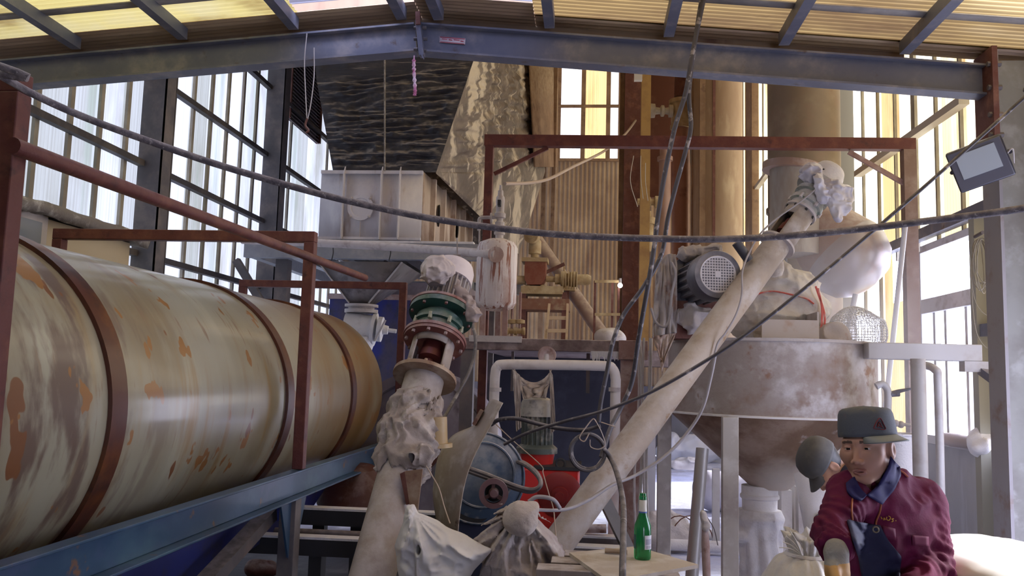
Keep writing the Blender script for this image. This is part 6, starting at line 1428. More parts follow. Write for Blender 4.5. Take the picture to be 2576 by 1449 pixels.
# plywood bench with bottle
tz = at(1615, 1409, 3.5).z
t = thing('plywood_bench', 'rough bench topped with a dusty plywood sheet', 'bench', (at(1590, 1420, 3.5).x, 3.45, 0))
cs = [at_z(x, y, tz) for x, y in ((1432, 1390), (1600, 1374), (1757, 1420), (1532, 1462))]
PLY = mat('plywood_dusty', (.50, .43, .35), .8, 0, [((.38, .30, .22), 3, .5, .7, (3, .4, 1)), ((.60, .55, .49), 6, .45, .65), ((.16, .12, .10), 9, .70, .73, (.4, 3, 1))], bump=(30, .1))
MB().prism([c-V((0, 0, .014)) for c in cs], (0, 0, .014)).build('plywood_top', PLY, t)
ctr = sum(cs, V())/4
for k in range(3):
    y = ctr.y-.17+.14*k; MB().lh((ctr.x-.36+.05*k, y, tz-.065), (ctr.x+.19, y+.11, tz-.0145)).build('plank', mat('old_plank', (.24, .19, .16), .8, 0, [((.36, .31, .28), 4, .5, .7, (3, .3, 1))], dust=(DUST, .6)) if k == 0 else bpy.data.materials['old_plank'], t, bevel=.003)
for sx in (-.28, .12):
    for sy in (-.13, .18): MB().lh((ctr.x+sx-.025, ctr.y+sy-.025, 0), (ctr.x+sx+.025, ctr.y+sy+.025, tz-.066)).build('leg', bpy.data.materials['old_plank'], t)
bp = at_z(1616, 1406, tz); hb_ = .262
t = thing('beer_bottle', 'green glass bottle with white neck foil standing on the plywood', 'bottle', bp)
BG = mat('bottle_green', (.02, .30, .08), .12, 0, trans=.55, spec=.6, layers=[((.05, .42, .14), 3, .5, .7)])
k = hb_/.262; pr = [(0, 0), (.0, .030), (.004, .0335), (.012, .0345), (.115, .0345), (.135, .033), (.16, .024), (.18, .0165), (.2, .0145), (.235, .0135), (.236, .0152), (.25, .0152), (.252, .0135), (.262, .0135), (.262, 0)]
MB().lathe(bp, (0, 0, 1), [(a*k, r*k) for a, r in pr], 40).build('glass_body', BG, t)
MB().lathe(bp, (0, 0, 1), [(.19*k, .0165), (.2*k, .0155), (.235*k, .0148), (.237*k, .0135)], 32, False).build('neck_foil', mat('foil_cream', (.72, .70, .62), .5), t)
MB().lathe(bp, (0, 0, 1), [(.184*k, .0172), (.19*k, .0168)], 32, False).build('foil_band', mat('foil_blue', (.08, .14, .4), .5), t)
LBm = mat('label_white', (.66, .66, .72), .5)
def blabel(a0, a1, z0, z1, m, nm, r=.0352): MB().lathe(bp, (0, 0, 1), [(z0*k, r*k), (z1*k, r*k)], 14, False, (0, 1, 0), a0, a1).build(nm, m, t)
xx, yy, zz = frame((0, 0, 1), (0, 1, 0)); vdir = (EYE-bp); vdir.z = 0; vdir.normalize(); a_c = math.atan2(vdir.dot(yy), vdir.dot(xx))
sgn = 1 if (xx*math.cos(a_c+.8)+yy*math.sin(a_c+.8)).x > (xx*math.cos(a_c-.8)+yy*math.sin(a_c-.8)).x else -1
blabel(a_c+sgn*.25, a_c+sgn*1.45, .043, .098, LBm, 'paper_label'); 
blabel(a_c+sgn*.35, a_c+sgn*1.3, .062, .084, mat('label_grey', (.36, .36, .46), .5), 'label_print', .0355)
for i in range(6):
    u = .45+.14*i; blabel(a_c+sgn*u, a_c+sgn*(u+.05), .046, .058, mat('label_ink', (.12, .12, .2), .5) if i == 0 else bpy.data.materials['label_ink'], 'bar_stripe', .0355)
blabel(a_c-sgn*1.6, a_c-sgn*.85, .043, .098, mat('label_darkgreen', (.03, .12, .12), .5), 'front_label')
a_, b_ = at_z(1522, 1387, tz+.008), at_z(1578, 1391, tz+.008)
tag(MB().sweep([a_+V((0, 0, .004)), b_+V((0, 0, .004))], [.013, .011], 10, flat=.8).build('wood_stick', mat('stick_wood', (.36, .27, .19), .7)), 'short wooden stick lying on the plywood beside the bottle', 'stick')
# ================================================================ sacks
sY = 4.3
c = at(2035, 1400, sY); sc = c
def bulk(X, Y, Z):
    r = np.sqrt((X-sc.x)**2+((Y-sY)*1.0)**2); an = np.arctan2(Y-sY, X-sc.x)
    top = at(2030, 1352, sY).z; tie = at(2020, 1395, sY).z
    rr = np.where(Z < tie, .10+.21*np.clip((tie-Z)*3.2, 0, 1)**.6, .075+.40*(Z-tie))
    rr = rr+.012*np.cos(an*17+1+8*Z)*np.exp(-((Z-tie)/.12)**2)+.012*ridge(X, Y, Z*.5, 9)
    return np.maximum(np.maximum(r-rr, Z-top-.014*np.cos(an*5)-.01*np.cos(an*13)-.25*(r-.05)), .01-Z)*.7
WB_ = mat('woven_white', (.72, .71, .70), .6, 0, [((.60, .58, .56), 4, .45, .7)], bump=(90, .2))
t = thing('tied_sack', 'white woven sack gathered at a tied neck beside the silo outlet', 'sack', (sc.x, sY, 0))
sdf_obj('woven_bag', bulk, (sc.x-.4, sY-.4, -.02), (sc.x+.4, sY+.4, at(2030, 1310, sY).z), .011, WB_, t)
MB().ring((sc.x, sY, at(2020, 1395, sY).z), (0, 0, 1), .105, .012, 28, 6).build('neck_tie', DUSTW, t)
for k in range(7):
    a = at(1960+9*k, 1335+14*abs(k-3), sY-.1); MB().sweep(spline([at(2018, 1397, sY-.12), at(2018, 1397, sY-.13).lerp(a, .5)+V((0, 0, .012)), a], 4), .006, 5, flat=.4).build('tie_end', WB_, t)
nY = 2.95
nc = at(2530, 1440, nY)
top = at(2520, 1386, nY).z
def bigbag(X, Y, Z):
    d = sd_box(X, Y, Z, (nc.x+.13, nY+.25, top/2-.03), (.26, .32, top/2-.02), .11)
    return d-.02*ridge(X, Y, Z, 4, 2)-.012*vn(X, Y, Z, 9)
tag(sdf_obj('bulk_bag', bigbag, (nc.x-.3, nY-.3, -.02), (nc.x+.6, nY+.8, top+.12), .02, mat('bulkbag_white', (.86, .86, .88), .6, 0, [((.78, .78, .8), 4, .5, .7)])), 'bright white bulk bag standing by the floodlight column', 'sack')
p = at(2420, 1440, 3.5)
tag(MB().lh((p.x-.12, 3.4, 0), (p.x+.18, 3.8, p.z)).build('grey_crate', CONC, bevel=.01), 'grey block on the floor beside the white bulk bag', 'block')
# ================================================================ people
SKIN = mat('skin_tan', (.50, .29, .215), .5, 0, [((.55, .30, .22), 12, .45, .7)], spec=.35)
LIP = mat('lip_skin', (.43, .19, .16), .45); HAIR = mat('hair_black', (.018, .015, .018), .5)
BROW = mat('brow_hair', (.10, .055, .045), .7)
EYEW = mat('eye_white', (.62, .58, .56), .25); IRIS = mat('eye_dark', (.02, .012, .01), .15)
def local(P, B):
    o, x, y, z = B; X, Y, Z = P; dx, dy, dz = X-o.x, Y-o.y, Z-o.z
    return dx*x.x+dy*x.y+dz*x.z, dx*y.x+dy*y.y+dz*y.z, dx*z.x+dy*z.y+dz*z.z
def wpt(B, p): o, x, y, z = B; return o+x*p[0]+y*p[1]+z*p[2]
def head_sdf(x, y, z):
    """x to the person's own left, y out of the face, z up; eye line at z = 0"""
    d = sd_ell(x, y, z, (0, -.022, .035), (.077, .096, .088))
    d = smin(d, sd_ell(x, y, z, (0, .022, -.03), (.064, .068, .080)), .035)
    ax_ = np.abs(x)
    d = smin(d, sd_cap(ax_, y, z, (.052, -.005, -.062), (.018, .060, -.098), .018, .014), .03)
    d = smin(d, sd_ell(ax_, y, z, (0, .070, -.100), (.024, .018, .016)), .022)
    d = smin(d, sd_ell(ax_, y, z, (.043, .058, -.022), (.022, .017, .02)), .04)
    d = smin(d, sd_cap(ax_, y, z, (.0, .084, .022), (.045, .070, .022), .009, .008), .02)
    d = smax(d, -sd_ell(ax_, y, z, (.032, .100, .001), (.022, .019, .0115)), .012)
    d = smin(d, sd_cap(x, y, z, (0, .084, .008), (0, .106, -.040), .0065, .0095), .014)
    d = smin(d, sd_ell(ax_, y, z, (.0125, .096, -.044), (.009, .011, .0075)), .007)
    d = smax(d, -sd_ell(ax_, y, z, (.0065, .102, -.0525), (.0035, .006, .004)), .003)
    # eyeball under two lids
    d = np.minimum(d, sd_ell(ax_, y, z, (.0315, .0735, .0), (.0135, .0125, .0125)))
    up = np.maximum(sd_ell(ax_, y, z, (.0315, .0735, .0005), (.0165, .0142, .0142)), -(z-.0036+.10*np.abs(ax_-.030)))
    lo = np.maximum(sd_ell(ax_, y, z, (.0315, .0735, -.0005), (.016, .0138, .0138)), (z+.0050-.08*np.abs(ax_-.032)))
    d = smin(smin(d, up, .003), lo, .003)
    # lips with the mouth a little open
    cv = .10*ax_
    d = smin(d, sd_cap(ax_, y+cv*1.2, z, (0, .091, -.0705), (.021, .087, -.0735), .0055, .003), .006)
    d = smin(d, sd_cap(ax_, y+cv*1.2, z, (0, .090, -.0815), (.019, .086, -.078), .0068, .0035), .006)
    d = smax(d, -sd_ell(ax_, y, z, (0, .096, -.0762), (.017, .016, .0023)), .002)
    # ears
    e = sd_ell(ax_, y, z, (.079, -.008, -.012), (.010, .021, .031)); e = smax(e, -sd_ell(ax_, y, z, (.090, -.004, -.010), (.008, .012, .020)), .006)
    return smin(d, e, .008)
def head_pick(C, B, hairline=.0):
    x, y, z = local((C[:, 0], C[:, 1], C[:, 2]), B); ax_ = np.abs(x); m = np.zeros(len(C))
    near = (np.abs(x) < .13) & (y < .13) & (y > -.13) & (z > -.12) & (z < .14)
    m[near & (y > .05) & (np.abs(z+.0755-.06*ax_) < .0105-.2*np.maximum(ax_-.012, 0)) & (ax_ < .0205)] = 1
    br = (y > .055) & (ax_ > .012) & (ax_ < .050) & (np.abs(z-.0225+.10*np.abs(ax_-.030)) < .0042-.03*np.maximum(ax_-.034, 0)); m[near & br] = 5
    hr = (z > -.045+.9*np.maximum(y+.01, 0)) & (y < .03) & (ax_ < .077); m[near & hr & ((y < -.015) | (z > .02-.0))] = 2
    r = np.sqrt((ax_-.0315)**2+(y-.0735)**2+(z*1.04)**2); ey = (r < .01335) & (y > .07) & (z < .0052) & (z > -.007); m[near & ey] = 3
    m[near & ey & (np.abs(ax_-.0305) < .0062)] = 4
    return m
HEADM = [SKIN, LIP, HAIR, EYEW, IRIS, BROW]
def head_only(X, Y, Z, B):
    if X.ndim < 3: return head_sdf(*local((X, Y, Z), B))
    o = B[0]; d = np.full(X.shape, .6, np.float32)
    i0, i1 = np.searchsorted(X[:, 0, 0], (o.x-.24, o.x+.24)); j0, j1 = np.searchsorted(Y[0, :, 0], (o.y-.24, o.y+.24)); k0, k1 = np.searchsorted(Z[0, 0, :], (o.z-.24, o.z+.24))
    s = (slice(i0, i1), slice(j0, j1), slice(k0, k1)); d[s] = head_sdf(*local((X[s], Y[s], Z[s]), B)); return d
def basis(o, f, up):
    f = V(f).normalized(); up = V(up); x = up.cross(f).normalized(); return (V(o), x, f, f.cross(x)*1 if False else x.cross(f)*-1 if (x.cross(f)).dot(up) < 0 else x.cross(f))
def axes_for(lo, hi, flo, fhi, fine, coarse):
    out = []
    for i in range(3):
        a = np.arange(lo[i], flo[i], coarse); b = np.arange(flo[i], fhi[i], fine); c = np.arange(fhi[i], hi[i]+coarse, coarse)
        out.append(np.concatenate([a, b, c]))
    return out
def hand_sdf(P, W, d, w, n, curl=1.0, s=1.0, th=1):
    X, Y, Z = P; p = lambda a, b, c: W+d*a*s+w*b*s+n*c*s
    D = sd_cap(X, Y, Z, p(-.02, 0, 0), p(.03, 0, 0), .026*s, .029*s)
    D = smin(D, sd_cap(X, Y, Z, p(.03, -.022, 0), p(.082, -.030, 0), .017*s, .013*s), .02)
    D = smin(D, sd_cap(X, Y, Z, p(.03, .018, 0), p(.086, .026, 0), .019*s, .014*s), .02)
    D = smin(D, sd_cap(X, Y, Z, p(.04, 0, 0), p(.086, 0, 0), .018*s, .014*s), .015)
    for k, (b, L, dl) in enumerate(((-.032, .060, 0), (-.011, .072, .004), (.011, .078, .006), (.032, .070, .003))):
        q0 = p(.082+dl, b, 0); a1 = .45*curl; a2 = 1.25*curl; a3 = 1.9*curl
        q1 = q0+(d*math.cos(a1)+n*math.sin(a1))*L*.45*s; q2 = q1+(d*math.cos(a2)+n*math.sin(a2))*L*.33*s; q3 = q2+(d*math.cos(a3)+n*math.sin(a3))*L*.27*s
        f = np.minimum(np.minimum(sd_cap(X, Y, Z, q0, q1, .0105*s, .0098*s), sd_cap(X, Y, Z, q1, q2, .0098*s, .009*s)), sd_cap(X, Y, Z, q2, q3, .009*s, .0078*s))
        D = smin(D, f, .006)
    t0_ = p(.02, .03*th, .004); t1_ = p(.052, .052*th, .022); t2_ = p(.078, .050*th, .034)
    D = smin(D, np.minimum(sd_cap(X, Y, Z, t0_, t1_, .014*s, .012*s), sd_cap(X, Y, Z, t1_, t2_, .0115*s, .0095*s)), .012)
    return D
def march(fn, px, py, t0=2.0, t1=5.0, off=.0):
    r = V((px-1288.0, 724.5-py, FPX)); d = V((r.dot(_dx), r.dot(_dy), r.dot(_dz))).normalized(); t = t0
    for _ in range(160):
        p = EYE+d*t; v = float(fn(np.array([p.x]), np.array([p.y]), np.array([p.z]))[0])
        if v < off+.0006: return p
        t += max(.0008, (v-off)*.6)
        if t > t1: break
    return None

# ---------------------------------------------------------------- worker in the maroon jacket
H = at(2181, 1124, 2.98); cdir = (EYE-H); cdir.z = 0; cdir.normalize(); ldir = V((0, 0, 1)).cross(cdir)
if ldir.x > 0: ldir = -ldir
ya_ = math.radians(21); fwd = cdir*math.cos(ya_)+ldir*math.sin(ya_)+V((0, 0, -.03)); upv = V((0, 0, 1))+ldir*.10+cdir*.02
HB1 = basis(H, fwd, upv)
N0 = at(2208, 1236, 3.07); shR = at(2143, 1242, 2.98); shL = at(2314, 1266, 3.18)
elR = at(2098, 1342, 2.80); wrR = at(2103, 1384, 2.66); elL = at(2345, 1428, 3.10); wrL = at(2285, 1505, 2.88)
PEL = at(2262, 1500, 3.36); chest = at(2226, 1320, 3.10)
sx = (shL-shR).normalized()
hpR, hpL = PEL-sx*.09, PEL+sx*.09
knR, knL = V((hpR.x-.06, hpR.y-.16, .45)), V((hpL.x-.03, hpL.y-.12, .45)); ftR, ftL = V((hpR.x-.05, hpR.y-.02, .07)), V((hpL.x+.02, hpL.y+.04, .07))
toe = V((cdir.x*.6+ldir.x*.5, cdir.y*.6+ldir.y*.5, 0)).normalized()
hd = V((-.02, -.28, -1)).normalized(); hn = V((.75, -.65, .15)); hn = (hn-hd*hn.dot(hd)).normalized(); hw = hd.cross(hn)
hd2 = (V((-.3, -.45, -.8))).normalized(); hn2 = V((-.6, .6, -.1)); hn2 = (hn2-hd2*hn2.dot(hd2)).normalized(); hw2 = hd2.cross(hn2)
t = thing('person', 'worker in maroon jacket, navy apron and grey cap looking at the camera', 'person', V((PEL.x, PEL.y, 0)))
PERS = t
def body1(X, Y, Z):
    d = head_only(X, Y, Z, HB1)
    nb = wpt(HB1, (0, -.03, -.06))
    d = smin(d, sd_cap(X, Y, Z, nb, N0, .052, .060), .03)
    b = smin(sd_cap(X, Y, Z, shR, shL, .055), sd_cap(X, Y, Z, N0, chest, .06, .11), .06)
    b = smin(b, sd_cap(X, Y, Z, chest, PEL, .11, .115), .05)
    for s_, e_, w_ in ((shR, elR, wrR), (shL, elL, wrL)): b = smin(smin(b, sd_cap(X, Y, Z, s_, e_, .045, .038), .02), sd_cap(X, Y, Z, e_, w_, .038, .026), .015)
    for h_, k_, f_ in ((hpR, knR, ftR), (hpL, knL, ftL)):
        b = smin(smin(b, sd_cap(X, Y, Z, h_, k_, .08, .052), .03), sd_cap(X, Y, Z, k_, f_, .052, .036), .02)
        b = smin(b, sd_cap(X, Y, Z, f_-V((0, 0, .03)), f_+toe*.14-V((0, 0, .035)), .035, .03), .02)
    b = np.minimum(b, hand_sdf((X, Y, Z), wrR+hd*.03, hd, hw, hn, .7)); b = np.minimum(b, hand_sdf((X, Y, Z), wrL+hd2*.03, hd2, hw2, hn2, .7))
    return smin(d, b, .03)
al = [min(p[i] for p in (shR, shL, elL, wrR, ftR, ftL, H))-.22 for i in range(3)]; ah = [max(p[i] for p in (shR, shL, elL, wrR, ftR, ftL, H, PEL))+.22 for i in range(3)]; al[2] = -.01
axs = axes_for(al, ah, [H.x-.12, H.y-.14, H.z-.135], [H.x+.12, H.y+.14, H.z+.06], .0024, .014)
sdf_obj('body', body1, None, None, None, HEADM, t, lambda C: head_pick(C, HB1), axs)
# jacket
MAR = mat('jacket_maroon', (.125, .009, .048), .8, 0, [((.165, .013, .065), 5, .45, .7), ((.095, .007, .037), 9, .5, .7)], bump=(120, .1), spec=.25)
NAVY = mat('collar_navy', (.022, .02, .10), .7, 0, [((.033, .03, .14), 8, .45, .7)], spec=.25)
c1 = chest+V((0, 0, .02)); bel = at(2240, 1440, 3.22)
trap = at(2246, 1216, 3.10)
def jack0(X, Y, Z):
    d = smin(sd_cap(X, Y, Z, shR+V((0, 0, -.012)), shL+V((0, 0, -.012)), .070, .074), sd_cap(X, Y, Z, N0+V((0, 0, -.02)), chest, .07, .12), .07)
    d = smin(d, sd_cap(X, Y, Z, trap, shL+V((0, 0, .006)), .052, .066), .02)
    for k in (-1, 1): d = smin(d, sd_cap(X, Y, Z, chest+sx*k*.065, bel+sx*k*.06, .118, .125), .05)
    d = smin(d, sd_cap(X, Y, Z, bel, PEL+V((0, 0, -.06)), .15, .155), .05)
    d = smin(d, sd_cap(X, Y, Z, shL, elL, .072, .064), .03); d = smin(d, sd_cap(X, Y, Z, elL, wrL, .062, .045), .025)
    d = smin(d, sd_cap(X, Y, Z, shR, elR, .066, .058), .025); d = smin(d, sd_cap(X, Y, Z, elR, wrR, .056, .040), .025)
    return d
def arm_w(X, Y, Z, a, b):
    v = b-a; L = v.dot(v); s = ((X-a.x)*v.x+(Y-a.y)*v.y+(Z-a.z)*v.z)/L; return s*math.sqrt(L)
def jack(X, Y, Z):
    d = jack0(X, Y, Z)
    f = .010*ridge(X, Y*.7, Z*1.3, 9, 2)+.006*ridge(X+.4*Z, Y, Z-.3*X, 18, 6)
    for a, b in ((shR, elR), (elR, wrR), (shL, elL), (elL, wrL)):
        s = arm_w(X, Y, Z, a, b); L = (b-a).length; dd = sd_cap(X, Y, Z, a, b, .05)
        f = f+.006*np.sin(s*115+18*vn(X, Y, Z, 7, 3))*np.clip(1-dd*16, 0, 1)*np.clip(.35+s/L, .3, 1.1)
    d = d-f
    d = smax(d, -sd_cap(X, Y, Z, wpt(HB1, (0, -.03, -.06)), N0+V((0, 0, -.01)), .056, .062), .006)
    d = smax(d, -sd_cap(X, Y, Z, at(2197, 1190, 2.93), at(2182, 1240, 2.945), .05, .016), .006)
    for e_, w_ in ((elR, wrR), (elL, wrL)):
        q = (w_-e_).normalized(); cutp = arm_w(X, Y, Z, e_, w_)-(w_-e_).length+.004
        d = np.where(sd_cap(X, Y, Z, w_, w_+q*.12, .075) < 0, np.maximum(d, cutp), d)
    return np.maximum(d, PEL.z-.13-Z)
lo, hi = seg_lo_hi((shR, shL, elR, wrR, elL, wrL, PEL, N0), .19)
JK = sdf_obj('jacket', jack, lo, hi, .0075, MAR, t)
skin_fn = lambda X, Y, Z: np.minimum(jack(X, Y, Z), body1(X, Y, Z))
LAST = {}
def patch(name, A, B, m, nu=8, nv=14, off=.006, fn=jack, ext=None, solid=.004, parent=None, t0=2.2):
    """a cloth piece laid on the surface between two edges"""
    rows = []; last = None
    for j in range(nv):
        v = j/(nv-1); row = []
        def pl(L, v): f = v*(len(L)-1); i = min(int(f), len(L)-2); k = f-i; return (L[i][0]*(1-k)+L[i+1][0]*k, L[i][1]*(1-k)+L[i+1][1]*k)
        a, b = pl(A, v), pl(B, v)
        for i in range(nu):
            u = i/(nu-1); q = march(fn, a[0]*(1-u)+b[0]*u, a[1]*(1-u)+b[1]*u, t0, 4.6, off)
            if q is None: q = last if last is not None else at(a[0], a[1], 2.95)
            row.append(q); last = q
        rows.append(row)
    if ext: rows += ext(rows[-1])
    n = len(rows); mb = MB(); mb.add([p for r in rows for p in r], [(j*nu+i, j*nu+i+1, (j+1)*nu+i+1, (j+1)*nu+i) for j in range(n-1) for i in range(nu-1)])
    return mb.build(name, m, parent or t, smooth=180, solid=solid)
patch('collar', [(2241, 1148), (2236, 1174), (2214, 1214), (2190, 1238), (2181, 1245)], [(2264, 1176), (2266, 1196), (2250, 1232), (2232, 1252), (2218, 1269)], NAVY, 8, 16, .009, skin_fn, solid=.006)
patch('collar', [(2149, 1199), (2160, 1220), (2170, 1234), (2180, 1246)], [(2128, 1216), (2130, 1234), (2146, 1252), (2167, 1259)], NAVY, 8, 14, .009, skin_fn, solid=.006)
# apron bib
APR = mat('apron_navy', (.028, .030, .075), .65, 0, [((.045, .05, .11), 4, .45, .7), ((.08, .08, .12), 9, .62, .75)], bump=(60, .12), spec=.3)
def hang_(r):
    return [[V((p.x, min(p.y, 3.02)-.01*k, p.z-(p.z-.42)*k/5)) for p in r] for k in range(1, 6)]
patch('apron', [(2132, 1308), (2142, 1345), (2158, 1395), (2168, 1449)], [(2214, 1322), (2236, 1362), (2268, 1400), (2262, 1449)], APR, 12, 18, .007, jack, hang_, .005)
CORD = mat('cord_orange', (.40, .13, .05), .7)
def surf_line(name, pts, r, m, off=.004, fn=jack, n=6, t0=2.2):
    S = [march(fn, x, y, t0, 4.6, off) for x, y in pts]; S = [p for p in S if p is not None]
    return MB().sweep(spline(S, n), r, 6).build(name, m, t) if len(S) > 1 else None
surf_line('apron_cord', [(2147, 1237), (2144, 1260), (2143, 1285), (2145, 1308)], .0028, CORD, .006)
surf_line('apron_cord', [(2217, 1268), (2213, 1290), (2205, 1310), (2203, 1326)], .0030, CORD, .006)
q = march(jack, 2203, 1332, 2.2, 4.6, .009); MB().ring(q, cdir, .009, .003, 14, 6).build('cord_eyelet', mat('eyelet', (.3, .27, .2), .4, .5), t)
surf_line('shoulder_piping', [(2262, 1183), (2274, 1190), (2284, 1200)], .004, mat('piping_rose', (.55, .18, .14), .7), .003)
LOGO = mat('thread_yellow', (.62, .36, .06), .6)
for pts in ([(2216, 1300), (2219, 1306)], [(2223, 1309), (2224, 1303), (2227, 1308)], [(2231, 1300), (2230, 1306), (2236, 1309), (2240, 1302), (2235, 1298)], [(2248, 1305), (2243, 1306), (2247, 1310), (2243, 1313)], [(2253, 1309), (2254, 1311)]):
    surf_line('embroidery', pts, .0016, LOGO, .002, n=4)
patch('sleeve_patch', [(2294, 1346), (2296, 1372)], [(2336, 1350), (2336, 1374)], mat('patch_plum', (.15, .014, .06), .8), 6, 5, .004, solid=.002)
patch('chest_pocket', [(2220, 1322), (2224, 1352)], [(2252, 1330), (2254, 1360)], mat('pocket_maroon', (.14, .011, .055), .75), 6, 5, .004, solid=.002)
# glove with grey cuff and yellow palm
GC = mat('glove_grey', (.34, .33, .30), .85, 0, [((.42, .41, .38), 14, .45, .65)], bump=(150, .2)); GY_ = mat('glove_yellow', (.62, .36, .12), .55, 0, [((.52, .28, .09), 8, .5, .7)])
def glove(W_, d_, w_, n_, e_):
    W2 = W_+d_*.03
    def g(X, Y, Z):
        D = hand_sdf((X, Y, Z), W2, d_, w_, n_, .75, 1.10)-.0025
        return smin(D, sd_cap(X, Y, Z, W_-(W_-e_).normalized()*.0, W_+d_*.03, .034, .032)-.0016*np.sin(160*((X-W_.x)*d_.x+(Y-W_.y)*d_.y+(Z-W_.z)*d_.z)), .015)
    lo, hi = seg_lo_hi((W_-d_*.02, W_+d_*.21), .085)
    return sdf_obj('glove', g, lo, hi, .0036, [GC, GY_], t, lambda C: ((C-np.array(W_)) @ np.array(d_)-.25*((C-np.array(W_)) @ np.array(w_)) > .036).astype(int))
glove(wrR, hd, hw, hn, elR); glove(wrL, hd2, hw2, hn2, elL)
# trousers and shoes
TRO = mat('trousers_dark', (.05, .05, .07), .8)
def trou(X, Y, Z):
    d = sd_cap(X, Y, Z, hpR, hpL, .13)
    for h_, k_, f_ in ((hpR, knR, ftR), (hpL, knL, ftL)): d = smin(smin(d, sd_cap(X, Y, Z, h_, k_, .105, .078), .03), sd_cap(X, Y, Z, k_, f_+V((0, 0, .03)), .078, .062), .02)
    return np.maximum(d-.008*ridge(X, Y, Z, 8), PEL.z*0+.06-Z)
lo, hi = seg_lo_hi((hpR, hpL, knR, knL, ftR, ftL), .17); hi[2] = PEL.z+.02
sdf_obj('trousers', trou, lo, hi, .016, TRO, t)
for f_ in (ftR, ftL):
    a_, b_ = f_-V((0, 0, .025))-toe*.03, f_+toe*.17-V((0, 0, .03)); lo, hi = seg_lo_hi((a_, b_), .07); lo[2] = -.004
    sdf_obj('shoe', lambda X, Y, Z: np.maximum(sd_cap(X, Y, Z, a_, b_, .048, .042), .004-Z), lo, hi, .012, DARK, t)
# cap, worn with the peak turned aside
CAPM = mat('cap_grey', (.11, .125, .15), .8, 0, [((.17, .17, .15), 9, .52, .66), ((.075, .08, .11), 7, .5, .68), ((.19, .14, .15), 6, .6, .7)], bump=(120, .12)); PEAK = mat('peak_greygreen', (.27, .30, .31), .7, bump=(120, .1))
def cap(B, par, prof, brim_ang, brim_len, brim_w, rx=.088, ry=.106, drop=.025, mcrown=CAPM, mpeak=PEAK, yo=-.016, zb_=.03, tilt=0, curl=.014):
    mb = MB(); n = 48
    vs = []
    for (h, s) in prof:
        for k in range(n):
            a = 2*PI*k/n; vs.append(wpt(B, (rx*s*math.cos(a), yo+ry*s*math.sin(a), zb_+h+tilt*math.sin(a))))
    fs = [(i*n+k, i*n+(k+1) % n, (i+1)*n+(k+1) % n, (i+1)*n+k) for i in range(len(prof)-1) for k in range(n)]+[tuple((len(prof)-1)*n+k for k in range(n))]
    mb.add(vs, fs); o = mb.build('cap', mcrown, par, smooth=60, solid=.003)
    mb = MB(); nu, nv = 21, 9; vs = []
    for j in range(nv):
        v = j/(nv-1)
        for i in range(nu):
            u = -1+2*i/(nu-1); a = PI/2+brim_ang+u*brim_w
            L = brim_len*v*math.sqrt(max(0, 1-(abs(u)**2.4)))
            ex = math.cos(a)*rx; ey = math.sin(a)*ry; nx_, ny_ = math.cos(PI/2+brim_ang), math.sin(PI/2+brim_ang)
            vs.append(wpt(B, (ex*1.0+nx_*L, yo+ey*1.0+ny_*L, zb_+.004-drop*(v**1.2)-curl*u*u*v)))
    mb.add(vs, [(j*nu+i, j*nu+i+1, (j+1)*nu+i+1, (j+1)*nu+i) for j in range(nv-1) for i in range(nu-1)])
    pk = mb.build('peak', mpeak, o, smooth=180, solid=.004)
    return o
CP = cap(HB1, t, [(0, 1.02), (.012, 1.03), (.045, 1.0), (.075, .955), (.087, .90), (.094, .78), (.098, .4), (.099, .02)], -math.radians(62), .078, .80, tilt=.004, zb_=.034, drop=.015, curl=.008)
# red emblem on the cap
EMB = mat('emblem_red', (.20, .04, .055), .75)
capfn = lambda X, Y, Z: (lambda l: np.maximum(np.sqrt((l[0]/.0905)**2+((l[1]+.016)/.109)**2)-1, np.abs(l[2]-.085)/.06-1)*.08)(local((X, Y, Z), HB1))
for pts in ([(2198, 1076), (2206, 1060), (2214, 1052), (2222, 1066), (2226, 1080), (2198, 1078)], [(2207, 1074), (2212, 1062), (2218, 1074)], [(2210, 1070), (2221, 1076)]):
    S = [march(capfn, x, y, 2.3, 3.6, .001) for x, y in pts]; S = [p for p in S if p is not None]
    if len(S) > 1: MB().sweep(spline(S, 5), .0032, 6, flat=.5).build('emblem', EMB, CP)
